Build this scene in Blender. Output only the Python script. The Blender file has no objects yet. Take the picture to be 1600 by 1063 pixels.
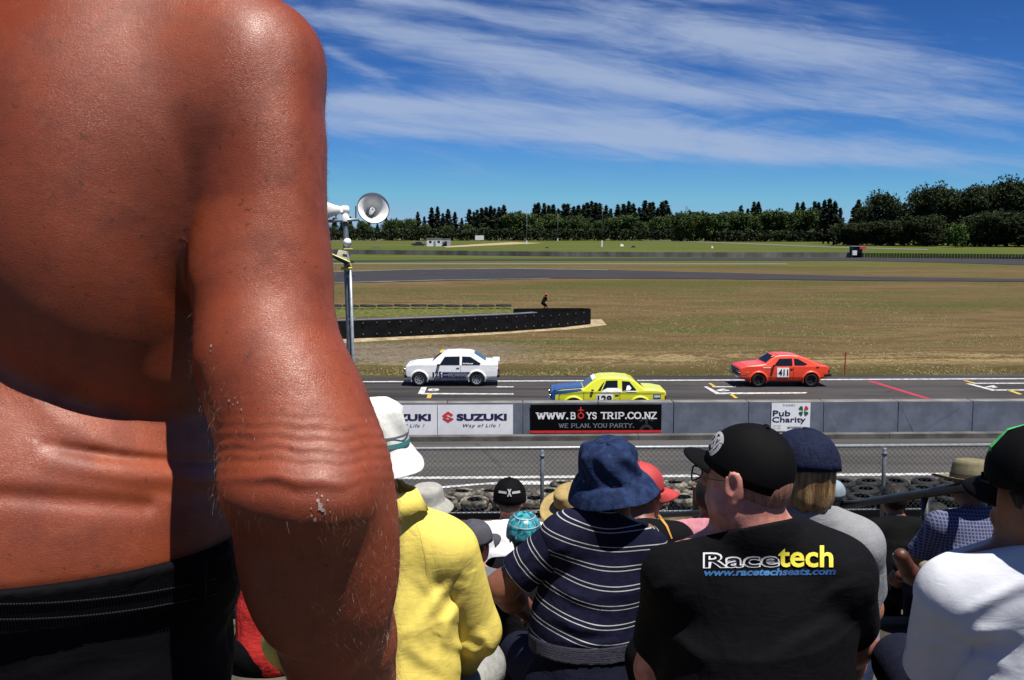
import bpy, bmesh, math, random
import numpy as np
from mathutils import Vector, Matrix
random.seed(7); np.random.seed(7)
SC = bpy.context.scene; COL = SC.collection
PI = math.pi
# ------------------------------------------------------------------ camera, world, sun, exposure
CZ = 6.6; FPX = 1555.6; PITCH = math.atan(172.5/FPX)
cam = bpy.data.cameras.new('camera'); cam.lens = 35.0; cam.sensor_width = 36.0; cam.clip_start = 0.05; cam.clip_end = 6000
camo = bpy.data.objects.new('camera', cam); COL.objects.link(camo)
camo.location = (0, 0, CZ); camo.rotation_euler = (PI/2-PITCH, 0, 0); SC.camera = camo
SUN = Vector((0.23, -0.25, 0.93)).normalized()
EXPOSURE = 0.65
SC.view_settings.view_transform = 'Standard'; SC.view_settings.look = 'None'
SC.view_settings.exposure = EXPOSURE; SC.view_settings.gamma = 1.0; SC.view_settings.use_curve_mapping = False
sl = bpy.data.lights.new('sun', 'SUN'); sl.energy = 5.0; sl.angle = math.radians(0.5); sl.color = (1.0, 0.955, 0.88)
so = bpy.data.objects.new('sun', sl); COL.objects.link(so); so.rotation_euler = SUN.to_track_quat('Z', 'Y').to_euler()

class NB:
    """small node helper"""
    def __init__(s, tree): s.t = tree; s.n = tree.nodes; s.l = tree.links
    def new(s, typ, ins=None, **kw):
        n = s.n.new(typ)
        for k, v in kw.items(): setattr(n, k, v)
        if ins:
            for k, v in ins.items(): s.set(n.inputs[k], v)
        return n
    def set(s, sock, v):
        if isinstance(v, bpy.types.NodeSocket): s.l.new(v, sock)
        else: sock.default_value = v
    def math(s, op, a, b=0.0, c=0.0, clamp=False):
        n = s.n.new('ShaderNodeMath'); n.operation = op; n.use_clamp = clamp
        s.set(n.inputs[0], a); s.set(n.inputs[1], b); s.set(n.inputs[2], c); return n.outputs[0]
    def mix(s, fac, a, b, mode='MIX'):
        n = s.n.new('ShaderNodeMix'); n.data_type = 'RGBA'; n.blend_type = mode
        s.set(n.inputs[0], fac)
        for i, v in ((6, a), (7, b)):
            if isinstance(v, (tuple, list)): v = (v[0], v[1], v[2], 1)
            s.set(n.inputs[i], v)
        return n.outputs[2]
    def ramp(s, fac, p0, p1, v0=0.0, v1=1.0, smooth=True):
        n = s.n.new('ShaderNodeMapRange'); n.interpolation_type = 'SMOOTHSTEP' if smooth else 'LINEAR'
        s.set(n.inputs[0], fac); n.inputs[1].default_value = p0; n.inputs[2].default_value = p1
        n.inputs[3].default_value = v0; n.inputs[4].default_value = v1; return n.outputs[0]
    def noise(s, vec, scale, detail=3, rough=.55, dist=0.0):
        n = s.new('ShaderNodeTexNoise', {'Scale': scale, 'Detail': detail, 'Roughness': rough, 'Distortion': dist})
        s.l.new(vec, n.inputs['Vector']); return n.outputs[0]
    def map(s, vec, loc=(0, 0, 0), rot=(0, 0, 0), scale=(1, 1, 1)):
        n = s.new('ShaderNodeMapping'); s.l.new(vec, n.inputs[0])
        n.inputs[1].default_value = loc; n.inputs[2].default_value = rot; n.inputs[3].default_value = scale; return n.outputs[0]

world = bpy.data.worlds.new('World'); SC.world = world; world.use_nodes = True
wt = world.node_tree; wt.nodes.clear(); nb = NB(wt)
sky = nb.new('ShaderNodeTexSky', sky_type='NISHITA', sun_disc=False)
sky.sun_elevation = math.asin(SUN.z); sky.sun_rotation = math.atan2(SUN.x, SUN.y)
sky.air_density = 0.7; sky.dust_density = 0.0; sky.ozone_density = 3.0; sky.altitude = 0
tc = nb.new('ShaderNodeTexCoord'); sep = nb.new('ShaderNodeSeparateXYZ'); wt.links.new(tc.outputs['Generated'], sep.inputs[0])
dx, dy, dz = sep.outputs
ydiv = nb.math('MAXIMUM', nb.math('ABSOLUTE', dy), 0.15)
cx = nb.math('DIVIDE', dx, ydiv); cz_ = nb.math('DIVIDE', dz, ydiv)      # tangents of azimuth and elevation
slope = nb.math('ADD', cz_, nb.math('MULTIPLY', cx, 0.10))
cv = nb.new('ShaderNodeCombineXYZ', {'X': nb.math('MULTIPLY', cx, 2.2), 'Y': nb.math('MULTIPLY', slope, 15.0), 'Z': dy})
n1 = nb.noise(cv.outputs[0], 1.5, 7, .62, .9)
cv2 = nb.new('ShaderNodeCombineXYZ', {'X': nb.math('MULTIPLY', cx, 9.0), 'Y': nb.math('MULTIPLY', nb.math('ADD', slope, nb.math('MULTIPLY', cx, .06)), 62.0), 'Z': dy})
n2 = nb.noise(cv2.outputs[0], 1.3, 6, .65, .7)
def lobe(px, py, su, sv, ang, w):
    """a cirrus band at a bearing and a height, long su, deep sv (in tangents)"""
    X = (px-800)/1555.6; Z = (359-py)/1555.6*1.0; a = math.radians(ang)
    u = nb.math('ADD', nb.math('MULTIPLY', nb.math('SUBTRACT', cx, X), math.cos(a)/su), nb.math('MULTIPLY', nb.math('SUBTRACT', cz_, Z), math.sin(a)/su))
    v = nb.math('ADD', nb.math('MULTIPLY', nb.math('SUBTRACT', cx, X), -math.sin(a)/sv), nb.math('MULTIPLY', nb.math('SUBTRACT', cz_, Z), math.cos(a)/sv))
    r = nb.math('ADD', nb.math('MULTIPLY', u, u), nb.math('MULTIPLY', v, v))
    return nb.math('MULTIPLY', nb.math('EXPONENT', nb.math('MULTIPLY', r, -1.0)), w)
lobes = [(740, 85, .24, .016, -11, .85), (700, 22, .15, .009, -10, .7), (1050, 45, .20, .030, -9, .55), (1290, 90, .14, .020, -6, .6),
         (880, 212, .30, .013, -3, .8), (1180, 228, .22, .014, -4, .6), (600, 165, .15, .012, -2, .6), (1290, 160, .16, .013, -4, .6), (1500, 205, .10, .006, -10, .3),
         (555, 105, .04, .006, -25, .6), (1200, 250, .16, .008, -2, .45), (1340, 25, .07, .008, 5, .3), (760, 175, .20, .008, -3, .35), (1480, 130, .08, .02, -8, .25)]
acc = None
for L in lobes:
    q = lobe(*L); acc = q if acc is None else nb.math('ADD', acc, q)
acc = nb.math('MINIMUM', acc, 1.0)
base_cl = nb.math('MULTIPLY', nb.ramp(cz_, .25, .60), .22)                   # the cirrus goes on overhead
dens = nb.math('ADD', acc, base_cl)
tex = nb.math('ADD', nb.math('MULTIPLY', n1, .62), nb.math('MULTIPLY', n2, .38))
cl = nb.math('MULTIPLY', nb.ramp(nb.math('ADD', nb.math('MULTIPLY', tex, 1.15), nb.math('MULTIPLY', dens, .42)), .56, 1.04), .82)
cl = nb.math('MULTIPLY', cl, nb.ramp(cz_, .035, .075))
SKS = 0.085                                                              # a deep, polarised summer sky
s1 = nb.mix(1.0, sky.outputs[0], (SKS, SKS, SKS), 'MULTIPLY')
gm = nb.new('ShaderNodeGamma', {'Color': s1, 'Gamma': 1.52})
g2 = nb.mix(1.0, gm.outputs[0], (.46, .46, .46), 'DARKEN')                # keep the circumsolar glare down
skyc = nb.mix(1.0, g2, (.60/SKS, 1.03/SKS, 1.46/SKS), 'MULTIPLY')
cloudc = nb.mix(cl, skyc, (4.6, 5.7, 7.9))
bg = nb.new('ShaderNodeBackground', {'Color': cloudc, 'Strength': 0.085/2**EXPOSURE})
wo = nb.new('ShaderNodeOutputWorld'); wt.links.new(bg.outputs[0], wo.inputs[0])

# ------------------------------------------------------------------ helpers: picture <-> place
CP, SP = math.cos(PITCH), math.sin(PITCH)
def ray(px, py):
    r = px-800.0; u = 531.5-py
    return Vector((r, FPX*CP+u*SP, -FPX*SP+u*CP))
def W(px, py, d):
    v = ray(px, py); return Vector((0, 0, CZ)) + v*(d/v.y)
def G(px, py, z=0.0):
    v = ray(px, py); return Vector((0, 0, CZ)) + v*((z-CZ)/v.z)

# ------------------------------------------------------------------ helpers: materials
MC = {}
def M(name, col, rough=.6, var=.12, vs=6.0, bump=0.0, bs=60.0, metal=0.0, spec=.5, col2=None, lo=.35, hi=.65, coat=0.0, sss=0.0, sheen=0.0, detail=4, stretch=(1, 1, 1), extra=None, emit=None, trans=0, alpha=1, k=.62):
    if name in MC: return MC[name]
    m = bpy.data.materials.new(name); m.use_nodes = True; t = m.node_tree; t.nodes.clear(); b = NB(t)
    out = b.new('ShaderNodeOutputMaterial'); p = b.new('ShaderNodeBsdfPrincipled'); t.links.new(p.outputs[0], out.inputs[0])
    co = b.new('ShaderNodeTexCoord').outputs['Object']
    vec = b.map(co, scale=stretch)
    c1 = tuple(max(0, c*(1-var)) for c in col); c2 = tuple(min(1, c*(1+var)) for c in (col2 or col))
    n = b.noise(vec, vs, detail, .6)
    c = b.mix(b.ramp(n, lo, hi), c1, c2)
    p.inputs['Roughness'].default_value = rough; p.inputs['Metallic'].default_value = metal
    p.inputs['Specular IOR Level'].default_value = spec
    p.inputs['Coat Weight'].default_value = coat; p.inputs['Coat Roughness'].default_value = .05
    p.inputs['Sheen Weight'].default_value = sheen
    p.inputs['Transmission Weight'].default_value = trans; p.inputs['Alpha'].default_value = alpha
    if sss: p.inputs['Subsurface Weight'].default_value = sss; p.inputs['Subsurface Radius'].default_value = (.012, .004, .002); p.inputs['Subsurface Scale'].default_value = 1.0
    if bump:
        bn = b.new('ShaderNodeBump', {'Strength': min(1, bump), 'Distance': .01 if bump <= 1 else .01*bump, 'Height': b.noise(vec, bs, 5, .65)})
        t.links.new(bn.outputs[0], p.inputs['Normal'])
    m['p'] = 1
    if extra: c = extra(b, p, co, c) or c
    if k != 1: c = b.mix(1.0, c, (k, k, k), 'MULTIPLY')
    b.set(p.inputs['Base Color'], c)
    MC[name] = m; return m

def fabric(name, col, var=.1, weave=900, fold=.5, extra=None, rough=.85, mott=0.0, col2=None, foldscale=9, k=.62):
    """woven cloth: thread bump plus soft creases"""
    def ex(b, p, co, c):
        v = b.new('ShaderNodeTexWave', {'Scale': weave/6.28, 'Distortion': .5}, wave_type='BANDS', bands_direction='X'); b.l.new(co, v.inputs[0])
        v2 = b.new('ShaderNodeTexWave', {'Scale': weave/6.28, 'Distortion': .5}, wave_type='BANDS', bands_direction='Z'); b.l.new(co, v2.inputs[0])
        th = b.math('MULTIPLY', v.outputs[1], v2.outputs[1])
        cr = b.noise(b.map(co, rot=(0, .5, 0), scale=(1, 1, .45)), foldscale, 3, .5, 1.6)
        cr2 = b.noise(b.map(co, rot=(0, -.7, 0), scale=(.5, 1, 1.6)), foldscale*3.1, 3, .55, 1.0)
        h = b.math('ADD', b.math('MULTIPLY', th, .00012), b.math('ADD', b.math('MULTIPLY', cr, .016*fold), b.math('MULTIPLY', cr2, .0045*fold)))
        bn = b.new('ShaderNodeBump', {'Strength': .9, 'Distance': 1.0, 'Height': h}); b.l.new(bn.outputs[0], p.inputs['Normal'])
        if mott:
            n = b.noise(co, 420, 3, .7); c = b.mix(b.math('MULTIPLY', b.ramp(n, .45, .7), mott), c, tuple(x*.45 for x in col))
        if extra: c = extra(b, p, co, c) or c
        return c
    return M(name, col, rough, var, 30, spec=.10, extra=ex, col2=col2, k=k)

# ------------------------------------------------------------------ helpers: objects
def tag(o, label=None, cat=None, group=None, kind=None):
    if label: o['label'] = label
    if cat: o['category'] = cat
    if group: o['group'] = group
    if kind: o['kind'] = kind
    return o
def empty(name, loc, label, cat, group=None, rz=0.0):
    o = bpy.data.objects.new(name, None); COL.objects.link(o); o.location = loc; o.rotation_euler[2] = rz; o.empty_display_size = .1
    return tag(o, label, cat, group)
def mk(name, V, F, mat, parent=None, smooth=False, world_=True, **kw):
    me = bpy.data.meshes.new(name)
    if isinstance(V, np.ndarray) and isinstance(F, np.ndarray):
        me.vertices.add(len(V)); me.vertices.foreach_set('co', V.astype(np.float32).ravel())
        k = F.shape[1]; me.loops.add(F.size); me.loops.foreach_set('vertex_index', F.astype(np.int32).ravel())
        me.polygons.add(len(F)); me.polygons.foreach_set('loop_start', np.arange(0, F.size, k, dtype=np.int32))
        me.update(calc_edges=True)
    else:
        me.from_pydata([tuple(v) for v in V], [], [tuple(f) for f in F]); me.update()
    if mat is not None:
        for m in (mat if isinstance(mat, (list, tuple)) else [mat]): me.materials.append(m)
    if smooth: me.polygons.foreach_set('use_smooth', [True]*len(me.polygons))
    o = bpy.data.objects.new(name, me); COL.objects.link(o)
    if parent is not None:
        o.parent = parent
        if world_: o.matrix_parent_inverse = Matrix.Translation(-wloc(parent))
    return tag(o, **kw)
def wloc(o):
    v = Vector(o.location)
    if o.parent: v = Vector(o.location)*0
    return v
def copy_tree(o, parent=None):
    c = o.copy(); COL.objects.link(c); c.parent = parent
    if parent is not None: c.matrix_parent_inverse = o.matrix_parent_inverse.copy()
    for ch in list(o.children): copy_tree(ch, c)
    return c

class MB:
    """collects simple solids into one mesh"""
    def __init__(s): s.V = []; s.F = []
    def add(s, V, F):
        k = len(s.V); s.V += [tuple(v) for v in V]; s.F += [tuple(i+k for i in f) for f in F]; return s
    def box(s, x0, x1, y0, y1, z0, z1, bev=0.0):
        if bev <= 0:
            V = [(x, y, z) for x in (x0, x1) for y in (y0, y1) for z in (z0, z1)]
            return s.add(V, [(0, 1, 3, 2), (4, 6, 7, 5), (0, 4, 5, 1), (2, 3, 7, 6), (0, 2, 6, 4), (1, 5, 7, 3)])
        b = bmesh.new(); bmesh.ops.create_cube(b, size=1)
        for v in b.verts: v.co = Vector((x0+(v.co.x+.5)*(x1-x0), y0+(v.co.y+.5)*(y1-y0), z0+(v.co.z+.5)*(z1-z0)))
        bmesh.ops.bevel(b, geom=list(b.edges), offset=bev, segments=2, affect='EDGES', profile=.6)
        b.verts.index_update(); V = [v.co[:] for v in b.verts]; F = [[v.index for v in f.verts] for f in b.faces]; b.free(); return s.add(V, F)
    def tube(s, pts, r, n=8, caps=True):
        pts = [Vector(p) for p in pts]; rs = r if isinstance(r, (list, tuple)) else [r]*len(pts)
        V = []; F = []; ref = None
        for i, p in enumerate(pts):
            t = (pts[min(i+1, len(pts)-1)]-pts[max(i-1, 0)]).normalized()
            if ref is None: ref = t.orthogonal().normalized()
            a = (ref-t*ref.dot(t)); a = a.normalized() if a.length > 1e-6 else t.orthogonal().normalized(); ref = a; b = t.cross(a)
            for k in range(n):
                th = 2*PI*k/n; V.append(p+(a*math.cos(th)+b*math.sin(th))*rs[i])
        for i in range(len(pts)-1):
            for k in range(n): F.append((i*n+k, i*n+(k+1) % n, (i+1)*n+(k+1) % n, (i+1)*n+k))
        if caps: F.append(tuple(range(n))[::-1]); F.append(tuple(range((len(pts)-1)*n, len(pts)*n)))
        return s.add(V, F)
    def lathe(s, prof, n=24, c=(0, 0, 0), X=Vector((1, 0, 0)), Y=Vector((0, 1, 0)), Z=Vector((0, 0, 1)), sx=1, sy=1):
        c = Vector(c); V = []; F = []
        for r, z in prof:
            for k in range(n):
                th = 2*PI*k/n; V.append(c+X*(r*sx*math.cos(th))+Y*(r*sy*math.sin(th))+Z*z)
        for i in range(len(prof)-1):
            for k in range(n): F.append((i*n+k, i*n+(k+1) % n, (i+1)*n+(k+1) % n, (i+1)*n+k))
        return s.add(V, F)
    def poly(s, pts, flip=False):
        f = tuple(range(len(pts))); return s.add(pts, [f[::-1] if flip else f])
    def build(s, name, mat, parent=None, **kw): return mk(name, s.V, s.F, mat, parent, **kw)

_tc = {}
def textmesh(s, shear=0.0, offset=0.0, spacing=1.0):
    """lettering outlines as triangles in a 0..w by 0..1 box (capital height 1)"""
    key = (s, shear, offset, spacing)
    if key in _tc: return _tc[key]
    cu = bpy.data.curves.new('lettering', 'FONT'); cu.body = s; cu.shear = shear; cu.offset = offset; cu.space_character = spacing; cu.resolution_u = 3; cu.size = 1
    o = bpy.data.objects.new('lettering', cu); COL.objects.link(o)
    dg = bpy.context.evaluated_depsgraph_get(); me = o.evaluated_get(dg).to_mesh()
    V = [(v.co.x, v.co.y) for v in me.vertices]; me.calc_loop_triangles(); F = [tuple(t.vertices) for t in me.loop_triangles]
    o.evaluated_get(dg).to_mesh_clear(); bpy.data.objects.remove(o); bpy.data.curves.remove(cu)
    _tc[key] = (V, F); return V, F
def text_on(s, O, U, Vv, w, h, name, mat, parent, bold=0.0, shear=0.0, spacing=1.0, lift=None, world_=True, **kw):
    """lettering fitted to a w x h box whose lower left corner is O"""
    V, F = textmesh(s, shear, bold, spacing)
    x0 = min(v[0] for v in V); x1 = max(v[0] for v in V); y0 = min(v[1] for v in V); y1 = max(v[1] for v in V)
    O = Vector(O); U = Vector(U); Vv = Vector(Vv)
    P = [O+U*((v[0]-x0)/(x1-x0)*w)+Vv*((v[1]-y0)/(y1-y0)*h)+(lift or Vector((0, 0, 0))) for v in V]
    return mk(name, P, F, mat, parent, world_=world_, **kw)

# ------------------------------------------------------------------ helpers: signed distance shapes -> one continuous mesh
class Sh:
    def __init__(s, f, lo, hi): s.f = f; s.lo = np.array(lo, float); s.hi = np.array(hi, float)
def A(v): return np.array(v, np.float32)
def smin(a, b, k):
    h = np.clip(.5+.5*(b-a)/k, 0, 1); return b*(1-h)+a*h-k*h*(1-h)
def smax(a, b, k): return -smin(-a, -b, k)
def cone(a, b, ra, rb, n=None, s=1.0):
    a = A(a); b = A(b); ab = b-a; L2 = float(ab@ab)+1e-9; nn = None if n is None else A(n)/np.linalg.norm(n)
    def f(P):
        q = P-a; t = np.clip((q@ab)/L2, 0, 1)[:, None]; q = q-t*ab
        if nn is not None: q = q+(s-1)*(q@nn)[:, None]*nn
        d = np.sqrt((q*q).sum(1))-(ra+(rb-ra)*t[:, 0]); return d if nn is None else d/(.5+.5*s)
    R = max(ra, rb)+.02
    return Sh(f, np.minimum(a, b)-R, np.maximum(a, b)+R)
def ell(c, r, R=None):
    c = A(c); r = A(r); RR = None if R is None else np.array(R, np.float32)
    def f(P):
        q = P-c
        if RR is not None: q = q@RR
        k0 = np.sqrt(((q/r)**2).sum(1)); k1 = np.sqrt(((q/(r*r))**2).sum(1))+1e-9; return k0*(k0-1)/k1
    m = float(max(r))+.02; return Sh(f, c-m, c+m)
def U(sh, k=.03):
    def f(P):
        d = sh[0].f(P)
        for s in sh[1:]: d = smin(d, s.f(P), k if not isinstance(s, tuple) else s[1])
        return d
    return Sh(f, np.min([s.lo for s in sh], 0), np.max([s.hi for s in sh], 0))
def Off(sh, r): return Sh(lambda P: sh.f(P)-r, sh.lo-r, sh.hi+r)
def Cut(sh, p, n, k=.006):
    p = A(p); n = A(n)/np.linalg.norm(n); return Sh(lambda P: smax(sh.f(P), (P-p)@n, k), sh.lo, sh.hi)
def Sub(a, b, k=.006): return Sh(lambda P: smax(a.f(P), -b.f(P), k), a.lo, a.hi)
def Inter(a, b, k=.006): return Sh(lambda P: smax(a.f(P), b.f(P), k), np.maximum(a.lo, b.lo), np.minimum(a.hi, b.hi))
def Dsp(sh, g): return Sh(lambda P: sh.f(P)-g(P), sh.lo-.02, sh.hi+.02)
def sn(P, freq, seed, stretch=(1, 1, 1), n=4, warp=1.4):
    """cheap smooth pseudo noise in -1..1"""
    rs = np.random.RandomState(seed); Q = P*A(stretch)*freq; o = 0
    for i in range(n):
        k = rs.normal(size=3).astype(np.float32); k2 = rs.normal(size=3).astype(np.float32)*.6
        o = o+np.sin(Q@k+rs.uniform(0, 6.28)+warp*np.sin(Q@k2+rs.uniform(0, 6.28)))
    return o/n
def nets(f, lo, hi, h):
    n = np.maximum(np.ceil((hi-lo)/h).astype(int)+1, 3)
    ax = [lo[i]+np.arange(n[i])*h for i in range(3)]
    X, Y, Z = np.meshgrid(*ax, indexing='ij'); P = np.stack([X, Y, Z], -1).reshape(-1, 3).astype(np.float32)
    ix = [np.minimum((np.arange(m)+1)//3, (m-1)//3) for m in n]; cx_ = [np.minimum(np.arange(i[-1]+1)*3, m-1) for i, m in zip(ix, n)]
    Pg = P.reshape(*n, 3); Pc = Pg[np.ix_(*cx_)]; Dc = f(Pc.reshape(-1, 3)).reshape(Pc.shape[:3]).astype(np.float32); D = Dc[np.ix_(*ix)].copy()
    mk_ = np.abs(D) < 5.2*h; D[mk_] = f(Pg[mk_])
    ins = D < 0; nc = n-1
    cnt = np.zeros(nc, np.int16); S = np.zeros((*nc, 3), np.float32); K = np.zeros(nc, np.float32)
    offs = [(i, j, k) for i in (0, 1) for j in (0, 1) for k in (0, 1)]
    def sub(Ar, o): return Ar[o[0]:o[0]+nc[0], o[1]:o[1]+nc[1], o[2]:o[2]+nc[2]]
    for o in offs:
        for a in range(3):
            if o[a] == 1: continue
            o2 = list(o); o2[a] = 1; d0 = sub(D, o); d1 = sub(D, o2); m = (d0 < 0) != (d1 < 0)
            t = np.where(m, d0/(d0-d1+1e-12*(~m)+(~m)), 0)
            for b in range(3):
                S[..., b] += np.where(m, (t if b == a else o[b]), 0)
            K += m
    act = K > 0; idx = np.full(nc, -1, np.int64); idx[act] = np.arange(act.sum())
    I = np.argwhere(act); V = (I+S[act]/K[act][:, None])*h+lo
    Q = []
    for a in range(3):
        b, c = (a+1) % 3, (a+2) % 3
        sl0 = [slice(None)]*3; sl1 = [slice(None)]*3; sl0[a] = slice(0, n[a]-1); sl1[a] = slice(1, n[a])
        m = ins[tuple(sl0)] != ins[tuple(sl1)]; E = np.argwhere(m)
        E = E[(E[:, b] > 0) & (E[:, c] > 0) & (E[:, b] < n[b]-1) & (E[:, c] < n[c]-1)]
        flip = ins[tuple(sl0)][tuple(E.T)]
        def g(db, dc):
            T = E.copy(); T[:, b] += db; T[:, c] += dc; return idx[tuple(T.T)]
        q = np.stack([g(-1, -1), g(0, -1), g(0, 0), g(-1, 0)], 1); q[~flip] = q[~flip][:, ::-1]; Q.append(q)
    return V.astype(np.float32), np.concatenate(Q)
def project(f, V, it, h):
    e = h*.25
    for _ in range(it):
        d = f(V); g = np.stack([f(V+A([e, 0, 0]))-d, f(V+A([0, e, 0]))-d, f(V+A([0, 0, e]))-d], 1)/e
        g2 = (g*g).sum(1)+1e-4; st = np.clip(d/g2, -h, h); V = V-np.clip(g*st[:, None], -h, h)
    return V.astype(np.float32)
def subdiv(V, Q):
    n = len(V); E = np.sort(np.stack([Q, np.roll(Q, -1, 1)], -1).reshape(-1, 2), 1)
    key = E[:, 0].astype(np.int64)*n+E[:, 1]; u, inv = np.unique(key, return_inverse=True)
    ev = (V[u//n]+V[u % n])*.5; inv = inv.reshape(-1, 4)+n; fc = V[Q].mean(1); fi = np.arange(len(Q))+n+len(u)
    out = np.stack([np.stack([Q[:, i], inv[:, i], fi, inv[:, i-1]], 1) for i in range(4)], 1).reshape(-1, 4)
    return np.concatenate([V, ev, fc]).astype(np.float32), out
def sdf_mesh(sh, h, sub=0, f=None, relax=1):
    f = f or sh.f
    V, Q = nets(f, sh.lo-2*h, sh.hi+2*h, h); V = project(f, V, 1, h)
    for i in range(sub): V, Q = subdiv(V, Q); V = project(f, V, 1, h/2)
    return V, Q
def sdf(name, sh, h, mat, parent, sub=0, fine=None, **kw):
    V, Q = sdf_mesh(sh, h, sub)
    if fine is not None: V = project(fine, V, 2, h/(2**sub))
    o = mk(name, V, Q, mat, parent, smooth=True, **kw); return o
def attr(o, name, vals):
    a = o.data.attributes.new(name, 'FLOAT', 'POINT'); a.data.foreach_set('value', np.asarray(vals, np.float32))
def verts(o):
    a = np.empty(len(o.data.vertices)*3, np.float32); o.data.vertices.foreach_get('co', a); return a.reshape(-1, 3)
def hit(f, pxs, d0, d1, n=90):
    """where the sight lines through picture points meet a surface (used to lay print on cloth)"""
    R = np.array([ray(*p)[:] for p in pxs], np.float32); R /= R[:, 1:2]; C = A([0, 0, CZ]); t = np.full(len(R), d0, np.float32)
    for _ in range(n):
        d = f(C+R*t[:, None]); t = np.minimum(t+d*.6, d1)
    return C+R*t[:, None]
def print_on(f, s, box, d0, d1, name, mat, parent, bold=0, shear=0, spacing=1.0, lift=.0012, skew=0.0, poly=None, seg=6.0, **kw):
    """flat print (lettering or a polygon) laid on a cloth surface; box = x0,y0,x1,y1 in the photograph"""
    if poly is None: V, F = textmesh(s, shear, bold, spacing)
    else: V, F = poly
    x0 = min(v[0] for v in V); x1 = max(v[0] for v in V); y0 = min(v[1] for v in V); y1 = max(v[1] for v in V)
    bm = bmesh.new(); bv = [bm.verts.new((box[0]+(v[0]-x0)/(x1-x0)*(box[2]-box[0]), box[3]-(v[1]-y0)/(y1-y0)*(box[3]-box[1])+skew*(v[0]-x0)/(x1-x0), 0)) for v in V]
    for t in F:
        try: bm.faces.new([bv[i] for i in t])
        except ValueError: pass
    for _ in range(5):
        lg = [e for e in bm.edges if e.calc_length() > seg]
        if not lg: break
        bmesh.ops.subdivide_edges(bm, edges=lg, cuts=1); bmesh.ops.triangulate(bm, faces=[q for q in bm.faces if len(q.verts) > 3])
    bm.verts.index_update(); px = [(v.co.x, v.co.y) for v in bm.verts]; F2 = [[v.index for v in q.verts] for q in bm.faces]; bm.free()
    P = hit(lambda X: f(X)-lift, px, d0, d1)
    return mk(name, [tuple(map(float, p)) for p in P], F2, mat, parent, **kw)
# ================================================================== THE SETTING
def yw(x): return 0.03*x                    # the circuit runs very slightly away to the right
def grass_extra(b, p, co, c):
    sx = b.new('ShaderNodeSeparateXYZ'); b.l.new(co, sx.inputs[0]); X, Y, Z = sx.outputs
    st = b.map(co, scale=(.35, 1.2, 1))
    big = b.noise(st, .055, 5, .6, .6); mid = b.noise(st, .35, 5, .65, .8); fine = b.noise(co, 2.6, 5, .75); tuft = b.noise(co, 14, 4, .75)
    brown = b.mix(b.ramp(mid, .35, .68), (.128, .086, .036), (.218, .150, .070))
    green = b.mix(b.ramp(fine, .3, .7), (.062, .072, .016), (.118, .120, .030))
    c = b.mix(b.ramp(b.math('ADD', big, b.math('MULTIPLY', b.math('SUBTRACT', mid, .5), 1.1)), .46, .66), brown, green)
    c = b.mix(b.math('MULTIPLY', b.ramp(b.math('ADD', fine, b.math('MULTIPLY', b.math('SUBTRACT', mid, .5), .5)), .56, .72), .7), c, (.30, .22, .11))            # dead straw
    # mown far grass is greener
    far = b.ramp(Y, 150, 235); gfar = b.mix(b.ramp(b.noise(b.map(co, scale=(.25, 1, 1)), .05, 4, .6), .42, .62), (.085, .125, .020), (.135, .140, .035))
    c = b.mix(b.math('MULTIPLY', far, b.ramp(b.noise(b.map(co, scale=(.3, 1, 1)), .03, 3), .30, .50, .45, 1)), c, gfar)
    # green fringe by the asphalt, straw on the shoulder behind it
    yy = b.math('SUBTRACT', Y, b.math('MULTIPLY', X, .03)); yn = b.math('ADD', yy, b.math('MULTIPLY', b.math('SUBTRACT', mid, .5), 4.5))
    fringe = b.math('MULTIPLY', b.ramp(yn, 43, 44.6), b.ramp(yn, 46.2, 48.6, 1, 0))
    c = b.mix(b.math('MULTIPLY', fringe, .75), c, b.mix(b.ramp(fine, .35, .65), (.060, .064, .012), (.105, .085, .028)))
    straw = b.math('MULTIPLY', b.math('MULTIPLY', b.ramp(yn, 48.2, 50.0), b.ramp(yn, 52.0, 55.0, 1, 0)), b.ramp(b.math('ADD', mid, b.math('MULTIPLY', b.math('SUBTRACT', fine, .5), .9)), .48, .60))
    c = b.mix(b.math('MULTIPLY', straw, .8), c, (.42, .31, .155))
    # bare grey gravelly ground in front of the rubber-faced wall
    d2 = b.math('MULTIPLY', b.ramp(X, 3.0, -3.0), b.math('MULTIPLY', b.ramp(yn, 48.5, 51), b.ramp(yn, 60, 57)))
    c = b.mix(b.math('MULTIPLY', d2, b.ramp(b.math('ADD', fine, b.math('MULTIPLY', mid, .5)), .62, .82)), c, (.24, .20, .165))
    bump = b.math('ADD', b.math('MULTIPLY', fine, .10), b.math('MULTIPLY', tuft, .05))
    bn = b.new('ShaderNodeBump', {'Strength': .9, 'Distance': 1.0, 'Height': bump}); b.l.new(bn.outputs[0], p.inputs['Normal'])
    return c
m_grass = M('dry_grass', (.16, .13, .05), .95, spec=.1, extra=grass_extra)
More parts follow.
